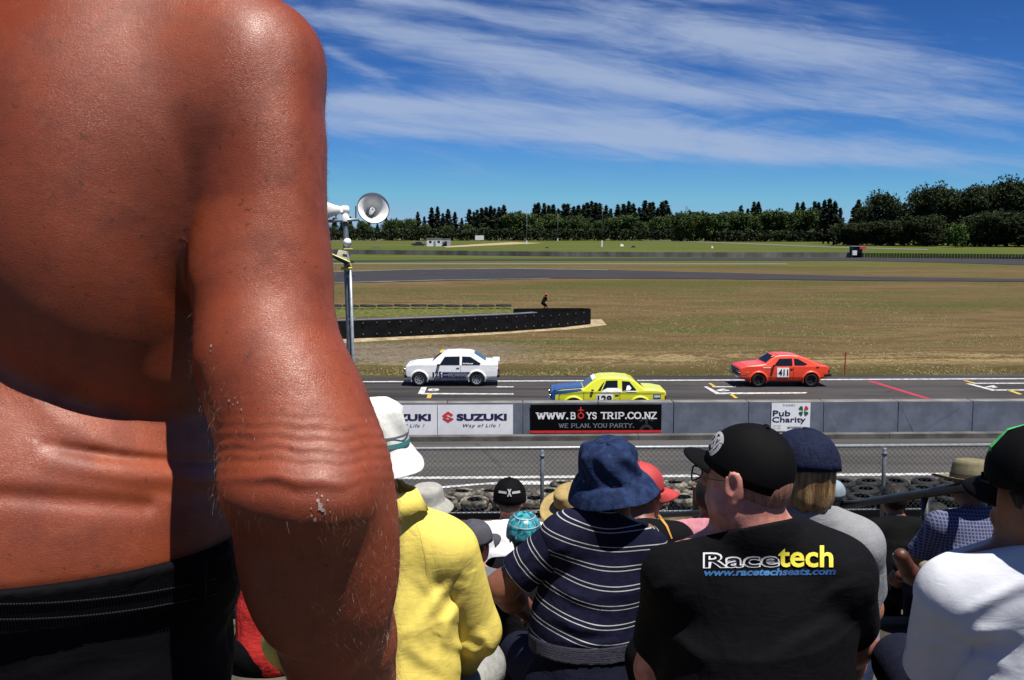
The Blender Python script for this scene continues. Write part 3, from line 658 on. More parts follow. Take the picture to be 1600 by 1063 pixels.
for i in range(-int(Hh/p)-1, n+1):
    for sgn in (1, -1):
        xs_ = -9+i*p if sgn > 0 else -9+i*p+Hh*1.0
        x0, x1 = xs_, xs_+sgn*Hh; z0, z1 = FB+.015, FT
        a = Vector((x0, fy(x0)+.002*sgn-.01, z0)); c = Vector((x1, fy(x1)+.002*sgn-.01, z1))
        if min(x0, x1) < -9 or max(x0, x1) > 9.5: continue
        b.tube([a, c], .0027, 3, caps=False)
b.build('wire_mesh', M('fence_wire', (.05, .06, .07), .6, .2, 5), fen, kind='stuff')

# dry tufts and seed heads on the infield near the track
def tufts(name, n, x0, x1, y0, y1, size, m1, seed, clump=None):
    rs = np.random.RandomState(seed); X = rs.uniform(x0, x1, n); Y = y0+(y1-y0)*rs.uniform(0, 1, n)**1.5; q = np.sin(X*.7+np.sin(Y*.9))+np.sin(Y*1.1+X*.23+2)+rs.normal(0, .9, n); k = q > -.1; X = X[k]; Y = Y[k]; n = len(X); a = rs.uniform(0, PI, n); s = size*rs.uniform(.4, 1.3, n)
    dx_ = np.cos(a)*s*.9; dy_ = np.sin(a)*s*.9; l = rs.normal(0, .3, n)*s; z = np.full(n, -.04)
    V = np.stack([np.stack([X-dx_, Y-dy_, z], 1), np.stack([X+dx_, Y+dy_, z], 1), np.stack([X+dx_*.5+l, Y+dy_*.5+s*1.3, z+s*.9], 1), np.stack([X-dx_*.7+l, Y-dy_*.7+s*1.3, z+s*.75], 1)], 1).reshape(-1, 3)
    mk(name, V, np.arange(4*n).reshape(-1, 4), m1, label='low tufts of %s on the infield' % name.replace('_', ' '), kind='stuff', cat='grass')
tufts('straw_grass', 26000, -16, 34, 45.2, 105, .042, M('straw_blades', (.255, .185, .090), .9, .25, .6), 1)
tufts('brown_grass', 20000, -16, 34, 45.0, 110, .045, M('brown_blades', (.19, .135, .058), .9, .3, .5), 2)
tufts('green_grass', 16000, -16, 34, 44.8, 90, .045, M('green_blades', (.11, .115, .03), .9, .3, .5), 3)
# ================================================================== TREES
def leafmat(name, c1, c2):
    return M(name, c1, .75, .25, .35, spec=.15, col2=c2, detail=3)
m_pine = leafmat('pine_foliage', (.018, .028, .016), (.028, .042, .020)); m_bark = M('bark', (.055, .045, .038), .95, .3, 2, spec=.1)
m_leaf1 = leafmat('willow_foliage', (.045, .080, .022), (.075, .120, .030)); m_leaf2 = leafmat('dark_broadleaf_foliage', (.022, .038, .014), (.045, .062, .020)); m_leaf3 = leafmat('bright_bush_foliage', (.050, .095, .020), (.075, .130, .028))
def leaf_cloud(pts, size, rs, up=.3):
    """one bent leaf-clump face per point, random facing"""
    n = len(pts); a = rs.normal(size=(n, 3)); a[:, 2] *= up; a /= np.linalg.norm(a, axis=1)[:, None]+1e-9
    r = rs.normal(size=(n, 3)); b = np.cross(a, r); b /= np.linalg.norm(b, axis=1)[:, None]+1e-9
    s = size*rs.uniform(.5, 1.3, (n, 1))
    V = np.stack([pts-a*s, pts-b*s*.55, pts+a*s, pts+b*s*.6], 1).reshape(-1, 3); F = np.arange(4*n).reshape(-1, 4)
    return V, F
def pine_meshes(seed, Hh=27, R=4.2, n=2600, top=.0):
    rs = np.random.RandomState(seed); P = []
    nb_ = 46
    for i in range(nb_):
        t = (i+rs.uniform(0, .9))/nb_; z = Hh*(.06+.94*t); rad = R*(1-t)**.85*rs.uniform(.5, 1.25)+.15
        for k in range(int(3+5*(1-t))):
            a = rs.uniform(0, 2*PI); L = rad*rs.uniform(.6, 1.1); m = int(n/nb_/5*(1.6-t))+2
            s = rs.uniform(0.1, 1, m)**.8; P.append(np.stack([np.cos(a)*s*L, np.sin(a)*s*L, z+s*L*rs.uniform(.1, .45)+rs.normal(0, .16, m)], 1)+rs.normal(0, .22, (m, 3)))
    P.append(np.stack([rs.normal(0, .1, 14), rs.normal(0, .1, 14), Hh*rs.uniform(.93, 1.03, 14)], 1))
    P = np.concatenate(P); V, F = leaf_cloud(P, .62, rs, 1.2); V2, F2 = V, F
    o = mk('crown', V2, F2, m_pine); me = o.data; bpy.data.objects.remove(o)
    t = MB().tube([(0, 0, -.3), (0, 0, Hh*.5), (0, 0, Hh*.97)], [.38, .24, .04], 7).build('trunk', m_bark); tm = t.data; bpy.data.objects.remove(t); return me, tm
def broad_meshes(seed, Hh=16, R=6, n=3600, mat=None, lean=0, lobes=11, size=.55, low=.12, flat=.75):
    rs = np.random.RandomState(seed); P = []; br = MB(); br.tube([(0, 0, -.3), (.1, 0, Hh*.25), (.0, .1, Hh*.55)], [Hh*.024, Hh*.019, Hh*.012], 7)
    for i in range(lobes):
        a = rs.uniform(0, 2*PI); q = rs.uniform(.15, .78); z = Hh*(low+.10+(.80-low)*rs.uniform(.0, 1.0)**.8); wz = math.sin(min(1, max(.25, (z/Hh)))*PI*.62)
        c = np.array([math.cos(a)*R*q*wz, math.sin(a)*R*q*wz, z]); rr = R*rs.uniform(.30, .52)
        m = n//lobes; d = rs.normal(size=(m, 3)); d /= np.linalg.norm(d, axis=1)[:, None]; d *= (rs.uniform(.35, 1.0, (m, 1))**.5)*rr*(1+.25*np.sin(d[:, :1]*7+i)); d[:, 2] *= flat
        k = 16; tw = rs.normal(size=(k, 3)); tw /= np.linalg.norm(tw, axis=1)[:, None]; j = rs.randint(0, k, m//3); d[:m//3] = tw[j]*rr*rs.uniform(.8, 1.25, (m//3, 1))+rs.normal(0, .16*rr, (m//3, 3))*.6
        P.append(c+d); s = Vector((0, 0, Hh*rs.uniform(.18, .45))); br.tube([s, s.lerp(Vector(c), .55)+Vector((0, 0, -.3)), Vector(c)], [Hh*.010, Hh*.007, Hh*.002], 5)
    P.append(np.stack([rs.normal(0, R*.28, n//6), rs.normal(0, R*.28, n//6), Hh*(.88+rs.uniform(-.35, .10, n//6))], 1))
    V, F = leaf_cloud(np.concatenate(P), size, rs, .9); o = mk('crown', V, F, mat or m_leaf1); me = o.data; bpy.data.objects.remove(o)
    t = br.build('trunk', m_bark); tm = t.data; bpy.data.objects.remove(t); return me, tm
PM = [pine_meshes(i) for i in range(5)]
WM_ = [broad_meshes(10+i, 17, 7.5, 3800, m_leaf1, lobes=13, size=.6, low=.0) for i in range(4)]
DM = [broad_meshes(30+i, 26, 11, 7500, m_leaf2, lobes=20, size=.62, low=.0) for i in range(3)]
BM_ = [broad_meshes(50+i, 10, 6.0, 3000, m_leaf3, lobes=12, size=.42, low=-.05) for i in range(1)]
def tree(name, meshes, px, d, topy, label, group, basep=None, wide=1.0, H0=None, rz=None):
    """stands at bearing px and distance d; its top reaches picture height topy"""
    z = 6.6+(359-topy)/1555.6*d; h = z; s = h/H0; X = (px-800)/1555.6*d*1.0
    root = empty(name, (X, d, -.03), label, 'tree', group, rz if rz is not None else random.uniform(0, 6.28)); root.scale = (s*wide, s*wide, s)
    for nm, me in zip(('crown', 'trunk'), meshes):
        o = bpy.data.objects.new(nm, me); COL.objects.link(o); o.parent = root
    return root
pines = [(512, 344), (524, 340), (536, 342), (549, 338), (563, 344), (578, 346), (591, 349), (604.6, 337), (617, 345), (630, 346), (643, 341), (654, 331), (664, 338), (675.5, 324), (684.5, 323), (693, 333), (701, 327), (711.5, 331), (722, 340), (734, 327), (741, 331), (746, 328), (753, 325), (760, 324), (767, 322), (773, 325), (780, 324), (787, 320.5), (796, 334),
         (836, 319), (841, 317), (850, 318), (857, 321), (864, 320), (872, 326), (880.5, 318.5), (886.5, 319), (896, 323), (903, 321), (911, 320), (917, 317), (923, 315), (930, 317), (936, 318), (946, 321), (953, 326), (964, 320), (973, 319), (981, 315), (988, 318.5), (997, 324), (1006, 314), (1013.5, 317), (1018, 316), (1026, 325), (1032.5, 316), (1038, 314), (1043, 325),
         (1095.5, 329), (1155, 321), (1165.5, 326), (1175, 316), (1182, 316), (1242, 317), (1251, 316), (1269, 315), (1275, 317)]
for i, (px, ty) in enumerate(pines):
    grp = 'left' if px < 800 else 'middle' if px < 1060 else 'right'
    lab = {'left': 'dark pointed pine in the shelter belt behind the white hut', 'middle': 'dark pointed pine in the shelter belt behind the flagpoles', 'right': 'dark pine spire rising behind the rounded willows'}[grp]
    tree('pine_tree', PM[i % 5], px, 690+18*(i % 3) if px < 1060 else 640, ty+1, lab, 'pines in the %s shelter belt' % grp, H0=27.3, wide=random.uniform(1.7, 2.4) if px < 1060 else 1.7)
for i, (px, ty, w) in enumerate([(1284, 314, 1.0), (1292, 312, 1.3), (1300, 316, 1.2), (1309, 326, 1.1), (1337, 314, 1.2), (1330, 325, 1.3)]):
    tree('conifer_tree', PM[(i+2) % 5], px, 470, ty, 'broad black conifer standing between the willows and the big right-hand trees', 'broad conifers right of the willows', H0=27.3, wide=w*1.5)
wil = [(522, 350), (545, 351), (570, 348), (615, 343), (628, 341), (640, 342), (665, 349), (700, 352), (730, 352), (760, 353), (802, 336), (816, 330), (828, 334), (860, 336), (875, 339), (898, 338), (912, 342), (935, 345), (955, 341), (975, 339), (1000, 346), (1025, 341), (1048, 340), (1062, 335),
       (1073, 334), (1086, 333), (1100, 336), (1113, 333), (1126, 332), (1140, 333), (1152, 336), (1163, 337), (1178, 335), (1192, 334), (1205, 333), (1218, 332), (1230, 331), (1243, 333), (1255, 333), (1266, 333)]
for i, (px, ty) in enumerate([(a, b_+random.uniform(-3.5, 3)) for a, b_ in wil]):
    grp = 'left' if px < 800 else 'middle' if px < 1055 else 'right'
    tree('willow_tree', WM_[i % 4], px, 610+9*(i % 2) if px < 1055 else 560+8*(i % 2), ty, {'left': 'rounded green tree low in front of the left pines', 'middle': 'rounded green tree in front of the middle pines', 'right': 'rounded green willow in the even row right of the gap'}[grp], 'rounded trees %s' % grp, H0=17.2, wide=random.uniform(.95, 1.15))
    if i % 2 == 0: tree('willow_tree', WM_[(i+1) % 4], px+7, 660 if px < 1055 else 590, ty+7, {'left': 'low green tree filling in behind the left pines', 'middle': 'low green tree filling in behind the middle pines', 'right': 'low green tree filling in behind the willow row'}[grp], 'filling trees %s' % grp, H0=17.2, wide=1.25)
big = [(1352, 322, 430, .8), (1374, 304, 430, .85), (1394, 316, 425, .8), (1416, 326, 420, .9), (1440, 297, 415, .9), (1458, 293, 425, .9), (1478, 294, 410, .9), (1500, 299, 415, .9), (1520, 292, 405, .9), (1545, 287, 410, .9), (1567, 286, 405, .95), (1588, 285, 400, .95), (1608, 284, 395, 1), (1630, 284, 395, 1),
       (1410, 345, 400, .9), (1445, 336, 395, 1), (1540, 332, 385, 1), (1570, 330, 385, 1), (1600, 334, 380, 1.1), (1365, 346, 412, 1), (1392, 345, 412, 1), (1335, 348, 418, 1.2), (1322, 350, 425, 1.2)]
for i, (px, ty, d, w) in enumerate(big):
    lab = 'tall dark spreading tree in the right-hand wood' if ty < 330 else 'low dark tree under the tall right-hand wood'
    tree('broadleaf_tree', DM[i % 3], px, d, ty, lab, 'tall trees of the right-hand wood' if ty < 330 else 'low trees of the right-hand wood', H0=26.3, wide=w*(1 if ty < 330 else 1.7))
tree('round_bush', BM_[0], 1490, 372, 349, 'bright green rounded bush in front of the right-hand wood', None, H0=10.1, wide=.95)
m_hedge = leafmat('hedge_foliage', (.018, .028, .012), (.035, .05, .018))
rs = np.random.RandomState(5); P = []
for x0, x1, d, h in ((-420, 110, 600, 7), (112, 330, 545, 6), (140, 240, 432, 6)):
    n = int((x1-x0)*34); P.append(np.stack([rs.uniform(x0, x1, n), d+rs.uniform(0, 6, n)+0*n, h*rs.uniform(0, 1, n)**.8], 1))
V, F = leaf_cloud(np.concatenate(P), .9, rs, .8); mk('hedge', V, F, m_hedge, label='dark undergrowth along the foot of the tree belts', category='hedge') if False else tag(mk('undergrowth', V, F, m_hedge), 'dark undergrowth along the foot of the tree belts', 'undergrowth', kind='stuff')

# ================================================================== FAR FIELD FURNITURE
m_white = M('white_paint', (.72, .73, .74), .55, .08, 3, spec=.3, k=.9); m_dark = M('dark_paint', (.02, .022, .028), .35, .2, 3); m_glassd = M('dark_glass', (.010, .012, .015), .08, .1, 3, spec=.8)
# long concrete wall beyond the straight, in precast lengths
wall = empty('concrete_wall', tuple(G(900, 400)), 'long low grey precast concrete wall across the far grass', 'wall')
pts = [G(x, y) for x, y in ((440, 396), (560, 397.5), (700, 399), (860, 401), (1100, 402.4), (1328, 402.5))]
def along(pts, step):
    out = []
    for p, q in zip(pts, pts[1:]):
        L = (q-p).length; n = max(1, round(L/step))
        for i in range(n): out.append((p.lerp(q, i/n), p.lerp(q, (i+1)/n)))
    return out
for i, (p, q) in enumerate(along(pts, 3.0)):
    d = (q-p).normalized(); n = Vector((-d.y, d.x, 0)); b = MB(); h = 1.22+random.uniform(-.03, .03); a, c = p+d*.02, q-d*.02
    b.add([a-n*.1, c-n*.1, c+n*.2, a+n*.2, a-n*.06+Vector((0, 0, h)), c-n*.06+Vector((0, 0, h)), c+n*.15+Vector((0, 0, h)), a+n*.15+Vector((0, 0, h))], [(0, 1, 5, 4), (1, 2, 6, 5), (2, 3, 7, 6), (3, 0, 4, 7), (4, 5, 6, 7)])
    b.build('wall_panel', m_wall_far, wall)
# black tyre wall to the right of it
b = MB(); pts = [G(x, y) for x, y in ((1330, 402.5), (1460, 403.5), (1640, 405.5))]
for i, (p, q) in enumerate(along(pts, .66)):
    for l in range(4):
        b.lathe([(.2, .02), (.31, .03), (.31, .24), (.2, .25)], 9, (p.x, p.y+random.uniform(-.05, .05), l*.27))
tag(b.build('tyre_wall', m_tyre_b), 'far low wall of stacked black tyres to the right of the grey wall', 'tyre wall', kind='stuff')
for i in range(20):
    p = G(560+i*14.5, 391.5+.45*i if i < 14 else 398); 
# rubber faced wall in the middle distance
rw = empty('rubber_wall', tuple(G(720, 522)), 'long curved wall faced with black rubber belting and bolts, grey block caps behind', 'wall')
base = [(250, 540), (430, 533), (535, 529.5), (600, 527), (700, 522.5), (800, 517.5), (880, 511.5), (918, 507.0)]; bp = [G(x, y) for x, y in base]
HW = 1.08
seg = along(bp, 2.4)
for i, (p, q) in enumerate(seg):
    d = (q-p).normalized(); n = Vector((-d.y, d.x, 0)); h = HW-.0 if q.x < 2.4 else HW-.08; z0 = Vector((0, 0, -.02)); z1 = Vector((0, 0, h)); b = MB(); m = 6; V = []; F = []
    for k in range(m+1):
        c = p.lerp(q, k/m)+n*.02*math.sin(i*2+k*1.3); V += [c+z0, c+n*.03*math.sin(k+i)+Vector((0, 0, h*.5)), c+z1, c+z1+n*.03, c+n*.03+z0]
    for k in range(m):
        for j in range(5): F.append((k*5+j, (k+1)*5+j, (k+1)*5+(j+1) % 5, k*5+(j+1) % 5))
    b.add(V, F); b.build('rubber_sheet', m_black, rw)
    b = MB()
    for k in range(3):
        for zz in (.22, .86):
            c = p.lerp(q, (k+.5)/3)-n*.02+Vector((0, 0, zz*h)); b.box(c.x-.032, c.x+.032, c.y-.05, c.y+.0, c.z-.032, c.z+.032)
    b.build('bolt_heads', m_bolt, rw, kind='stuff')
    if q.x < 3.4:
        b = MB(); a, c = p+n*.05+d*.01, q+n*.05-d*.01; hh = Vector((0, 0, HW+.04)); 
        b.add([a, c, c+n*.55, a+n*.55, a+hh, c+hh, c+n*.55+hh, a+n*.55+hh], [(0, 1, 5, 4), (1, 2, 6, 5), (2, 3, 7, 6), (3, 0, 4, 7), (4, 5, 6, 7)]); b.build('concrete_block', m_conc, rw)
        if i % 2 == 0:
            st = M('green_strap', (.05, .38, .25), .6); b = MB(); e = a+d*.6; b.add([e+hh*1.008, e+d*.12+hh*1.008, e+d*.12+n*.5+hh*1.008-d*.2, e+n*.5+hh*1.008-d*.2], [(0, 1, 2, 3)]); b.build('strap', st, rw)
# rounded return of the rubber at its right end
b = MB(); e = bp[-1]; V = []; F = []
arc = [Vector((e.x, e.y, 0)), Vector((e.x+.25, e.y+.35, 0)), Vector((e.x+.15, e.y+.9, 0)), Vector((e.x-.5, e.y+1.3, 0)), Vector((e.x-2.5, e.y+1.2, 0)), Vector((e.x-5.2, e.y+.7, 0))]
for c in arc: V += [c, c+Vector((0, 0, 1.05)), c+Vector((0, -.04, 1.05)), c+Vector((0, -.04, 0))]
for k in range(len(arc)-1):
    for j in range(4): F.append((k*4+j, k*4+(j+1) % 4, (k+1)*4+(j+1) % 4, (k+1)*4+j))
b.add(V, F).build('rubber_return', m_black, rw)
# half buried tyres on the grass island
for i in range(11):
    p = G(522+i*26.5, 482.2+.0*i+.4*math.sin(i)); 
    b = MB(); b.lathe([(.34, .0), (.36, .06), (.60, .10), (.68, .05), (.68, -.05)], 20, (0, 0, 0), sx=1.0, sy=.8)
    o = b.build('large_tyre', m_tyre_b, smooth=True); o.location = (p.x, p.y, .22); o.rotation_euler[1] = random.uniform(-.06, .06)
    tag(o, 'large black tyre lying in the row on the grass island', 'tyre', 'tyres laid along the grass island')
# hut, white board, parked car, poles, signs
def houselet(px0, px1, ytop, ybase, name, label, cat, mat, parts=True, depth=4.0):
    p = G((px0+px1)/2, ybase); d = p.y; w = (px1-px0)/1555.6*d; h = (ybase-ytop)/1555.6*d; root = empty(name, tuple(p), label, cat)
    x0 = p.x-w/2; x1 = p.x+w/2; return root, p, x0, x1, h
root, p, x0, x1, h = houselet(667, 690, 373.2, 385.3, 'white_hut', 'small white flat-roofed hut with a lower annexe in the far field', 'hut', m_white)
b = MB().box(x0, x1, p.y, p.y+3.4, 0, h); b.build('wall', m_white, root); MB().box(x0-.15, x1+.15, p.y-.2, p.y+3.6, h+.003, h+.18).build('roof', m_conc_raw, root)
MB().box(x0+.9*(x1-x0)/2, x0+.9*(x1-x0)/2+.9, p.y-.03, p.y+.04, .0, 2.1).build('door', M('hut_door', (.30, .36, .45), .6), root)
for k in (0.15, .72): MB().box(x0+k*(x1-x0), x0+k*(x1-x0)+1.0, p.y-.02, p.y+.03, 1.3, 2.2).build('window', m_glassd, root)
MB().box(x1+.05, x1+3.3, p.y+1.0, p.y+4, 0, h*.93).build('annexe_wall', M('annexe_paint', (.45, .52, .60), .6), root); MB().box(x1-.0, x1+3.4, p.y+.9, p.y+4.1, h*.93+.003, h*.93+.13).build('annexe_roof', m_conc_raw, root)
MB().box(x1+1.1, x1+2.0, p.y+.96, p.y+1.02, .05, 2.0).build('annexe_door', m_dark, root)
bu_ = broad_meshes(77, 1.6, 1.3, 260, m_leaf2, lobes=5, size=.22, low=-.1); o = empty('small_bush', (x1+.9, p.y-.6, 0), 'small dark bush between the white hut and its annexe', 'bush')
for nm, me in zip(('foliage', 'stem'), bu_):
    q = bpy.data.objects.new(nm, me); COL.objects.link(q); q.parent = o
root, p, x0, x1, h = houselet(742.5, 756, 368.5, 376.5, 'white_board', 'plain white board standing on the far grass', 'board', m_white)
MB().box(x0, x1, p.y, p.y+.25, .45, h+.1).build('panel', m_white, root)
for k in (x0+.3, x1-.45): MB().box(k, k+.15, p.y+.26, p.y+.4, 0, h).build('leg', m_galv, root)
for i, (px, yt, yb, lab) in enumerate([(823, 329, 382, 'leftmost thin white flagpole on the far grass'), (871.5, 334, 377, 'second thin flagpole from the left on the far grass'), (940.5, 327, 386, 'tall dark flagpole with a white base box on the far grass'), (1132.5, 345, 377, 'short thin pole beside the dark sign by the willows')]):
    p = G(px, yb); h = (yb-yt)/1555.6*p.y; root = empty('flagpole', tuple(p), lab, 'pole', 'poles on the far grass')
    MB().tube([(p.x, p.y, 0), (p.x, p.y, h*.5), (p.x, p.y, h)], [.14, .11, .07], 8).build('shaft', m_galv if i != 2 else m_dark, root, smooth=True)
    MB().box(p.x-.3, p.x+.3, p.y-.3, p.y+.3, 0, 1.6 if i != 2 else 2.4).build('base_box', m_white, root); MB().lathe([(0, -.1), (.14, 0), (0, .14)], 8, (p.x, p.y, h)).build('finial', m_galv, root)
p = G(1120, 374.5); root = empty('trackside_sign', tuple(p), 'long dark sign board with faint white lettering before the willows', 'sign'); w = 31/1555.6*p.y
MB().box(p.x-w/2, p.x+w/2, p.y, p.y+.3, 1.2, 5.2).build('board', m_dark, root); text_on('DUNLOP', (p.x-w*.32, p.y-.05, 2.4), (1, 0, 0), (0, 0, 1), w*.75, 1.5, 'lettering', m_greyp, root, bold=.03, shear=.2)
mk('logo', [(p.x-w*.46, p.y-.05, 3.1), (p.x-w*.40, p.y-.05, 2.4), (p.x-w*.36, p.y-.05, 3.1), (p.x-w*.41, p.y-.05, 3.8)], [(0, 1, 2, 3)], m_redpr, root)
for k in range(5): MB().box(p.x-w/2+k*w/4-.12, p.x-w/2+k*w/4+.12, p.y+.31, p.y+.5, 0, 1.2).build('leg', m_galvl, root)
# lattice pylon beyond the trees
px0 = 1070.5; d = 1500; X = (px0-800)/1555.6*d; h = 6.6+(359-323)/1555.6*d; b = MB()
for sx_ in (-1, 1):
    for sy_ in (-1, 1): b.tube([(X+sx_*3, d+sy_*3, 0), (X+sx_*.6, d+sy_*.6, h)], .16, 4)
for k in range(9):
    z = h*k/9; z2 = h*(k+1)/9; w0 = 3-2.4*k/9; w1 = 3-2.4*(k+1)/9; b.tube([(X-w0, d-w0, z), (X+w1, d-w1, z2)], .10, 3); b.tube([(X+w0, d-w0, z), (X-w1, d-w1, z2)], .10, 3)
for zz in (.8, .9, .98): b.tube([(X-4.5, d, h*zz), (X+4.5, d, h*zz)], .14, 4)
tag(b.build('pylon', m_galv), 'distant steel lattice pylon showing faintly in the gap of the trees', 'pylon')
# marshals' post with a roof
p = G(1343, 403); root = empty('marshal_post', tuple(p), 'small marshals shelter with a red canopy edge on the far tyre wall', 'shelter'); w = 20/1555.6*p.y
for sx_ in (-1, 1):
    for dy_ in (0, 1.6): MB().tube([(p.x+sx_*w/2, p.y+1+dy_, 0), (p.x+sx_*w/2, p.y+1+dy_, 2.6)], .05, 6).build('post', m_galvl, root)
MB().box(p.x-w/2-.15, p.x+w/2+.1, p.y+.7, p.y+2.9, 2.6, 2.72).build('roof', m_galvl, root); MB().box(p.x+.2, p.x+w/2+.2, p.y+.62, p.y+.69, 2.05, 2.6).build('red_valance', m_redpr, root)
MB().box(p.x-w/2+.1, p.x-w/2+1.15, p.y+.8, p.y+.9, .6, 1.7).build('white_panel', m_white, root); MB().box(p.x-w/2, p.x+w/2, p.y+2.5, p.y+2.6, 0, 2.6).build('back_wall', m_dark, root)
# small red marker post near the track
p = G(1320, 584.5); b = MB(); b.tube([(p.x, p.y, -.03), (p.x, p.y, .95)], .028, 8).add([(p.x-.05, p.y-.035, .93), (p.x+.05, p.y-.035, .93), (p.x+.05, p.y-.035, 1.0), (p.x-.05, p.y-.035, 1.0)], [(0, 1, 2, 3)])
tag(b.build('marker_post', M('red_post', (.55, .03, .02), .5)), 'thin red marker post on the verge right of the red car', 'post')
# little clutter on the far grass
for px, py, w, h, mm, lab in ((587, 388, 1.6, .5, m_dark, 'dark low trailer lying on the far grass left of the hut'), (972, 385, .8, 1.0, m_white, 'small white leaning board on the far grass'), (990, 387, .9, .7, m_dark, 'small dark block on the far grass'), (855, 388, .8, .5, m_dark, 'small dark lump on the grass before the grey wall'), (565, 370.5, .9, 1.6, m_white, 'tiny white cone at the foot of the left pines'), (1113, 388, .4, .9, m_white, 'tiny white stake on the far grass')):
    p = G(px, py); b = MB(); b.add([(p.x-w, p.y, 0), (p.x+w, p.y, 0), (p.x+w, p.y+w, 0), (p.x-w, p.y+w, 0), (p.x-w*.6, p.y+w*.2, h), (p.x+w*.5, p.y+w*.2, h*.8), (p.x+w*.5, p.y+w*.7, h*.8), (p.x-w*.6, p.y+w*.7, h)], [(0, 1, 5, 4), (1, 2, 6, 5), (2, 3, 7, 6), (3, 0, 4, 7), (4, 5, 6, 7)])
    tag(b.build('field_marker', mm), lab, 'marker')

# ================================================================== CARS
def poly_sdf(poly):
    Pg = np.array(poly, np.float32)
    def f(p):
        d = np.full(len(p), 1e9, np.float32); s = np.ones(len(p), np.float32); n = len(Pg); j = n-1
        for i in range(n):
            e = Pg[j]-Pg[i]; w = p-Pg[i]; t = np.clip((w@e)/(e@e), 0, 1)[:, None]; b_ = w-e*t; d = np.minimum(d, (b_*b_).sum(1))
            c1 = p[:, 1] >= Pg[i][1]; c2 = p[:, 1] < Pg[j][1]; c3 = e[0]*w[:, 1] > e[1]*w[:, 0]
            s = np.where((c1 & c2 & c3) | (~c1 & ~c2 & ~c3), -s, s); j = i
        return s*np.sqrt(d)
    return f
m_tyre_car = M('car_tyre', (.015, .015, .016), .75, .15, 12, spec=.3); m_chrome = M('chrome', (.62, .63, .65), .18, .05, 4, metal=1.0); m_trim = M('black_trim', (.012, .012, .013), .45)
def paint(name, col): return M(name, col, .38, .03, 2, spec=.5, coat=.6, k=1)
def wheel(root, x, y, r, w, rimmat, style, side):
    """wheel root is a part; tyre and rim its sub-parts"""
    b = MB(); Y = Vector((0, side, 0)); X = Vector((1, 0, 0)); Z = Vector((0, 0, 1)); c = (x, y, r)
    tyre = MB().lathe([(r*.60, -w/2), (r*.97, -w/2), (r, -w*.35), (r, w*.35), (r*.97, w/2), (r*.66, w/2), (r*.62, w*.40)], 28, c, X, Z, Y).build('tyre', m_tyre_car, None, smooth=True)
    b = MB(); b.lathe([(0.0, w*.26), (r*.14, w*.26), (r*.15, w*.16), (r*.17, w*.05)], 14, c, X, Z, Y); b.lathe([(r*.54, w*.10), (r*.58, w*.46), (r*.66, w*.50), (r*.66, w*.44)], 28, c, X, Z, Y)
    n = 8 if style == 'spoke' else 5; m_ = Vector(c)
    for k in range(n):
        a = 2*PI*k/n; d = X*math.cos(a)+Z*math.sin(a); t = X*-math.sin(a)+Z*math.cos(a); ww = r*(.075 if style == 'spoke' else .13)
        p0 = m_+d*r*.12+Y*w*.22; p1 = m_+d*r*.57+Y*w*.36; b.add([p0-t*ww*1.2, p0+t*ww*1.2, p1+t*ww*.8, p1-t*ww*.8, p0-t*ww*1.2-Y*.03, p0+t*ww*1.2-Y*.03, p1+t*ww*.8-Y*.03, p1-t*ww*.8-Y*.03], [(0, 1, 2, 3), (0, 4, 5, 1), (1, 5, 6, 2), (3, 2, 6, 7), (0, 3, 7, 4)])
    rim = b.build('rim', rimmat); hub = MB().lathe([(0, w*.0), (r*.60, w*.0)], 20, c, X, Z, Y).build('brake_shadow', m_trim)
    t = empty('wheel', (0, 0, 0), None, None); t.parent = root
    for o in (tyre, rim, hub): o.parent = t
    return t
def car(name, label, loc, prof, w0, belt, tum, wheels, r, col, rz, arch=.05, rimmat=None, style='spoke', group=None, roofw=None, taper=.10, mid=2.0, half=2.0):
    root = empty(name, loc, label, 'car', group, rz); body = paint(name+'_paint', col); pf = poly_sdf(prof)
    def Wd(u, z):
        t = np.abs((u-mid)/half); w = w0*(1-taper*np.clip(t, 0, 1.1)**4); w = w-np.where(z > belt, (z-belt)*tum, 0)-np.where(z < .42, (.42-z)*.22, 0)-.02*np.clip((z-.62)/.3, 0, 1)
        return w
    def f(P):
        a = pf(P[:, [0, 2]]); b_ = np.abs(P[:, 1])-Wd(P[:, 0], P[:, 2]); d = smax(a, b_, .07)
        for x in wheels:
            rr = np.sqrt((P[:, 0]-x)**2+(P[:, 2]-r)**2); ring_ = np.maximum(rr-(r+arch+.055), np.abs(P[:, 1])-(Wd(P[:, 0], P[:, 2])+.035)); d = smin(d, np.maximum(ring_, .25-np.abs(P[:, 2]-.1)-.0*rr) if False else np.maximum(ring_, .16-P[:, 2]), .05)
            cut = np.maximum(rr-(r+arch), (w0-.34)-np.abs(P[:, 1])); d = smax(d, -cut, .015)
        return d
    xs = [p[0] for p in prof]; zs = [p[1] for p in prof]
    sh = Sh(f, (min(xs)-.05, -w0-.1, min(zs)-.05), (max(xs)+.05, w0+.1, max(zs)+.05))
    V, Q = sdf_mesh(sh, .045, 1); o = mk('body', V, Q, body, None, smooth=True); o.parent = root
    for x in wheels:
        for s in (-1, 1): wheel(root, x, s*(w0-.10), r, .21, rimmat or m_chrome, style, s)
    MB().box(min(xs)+.5, max(xs)-.6, -w0+.36, w0-.36, .14, .5).build('underbody', m_trim, None).parent = root
    return root, Wd, f
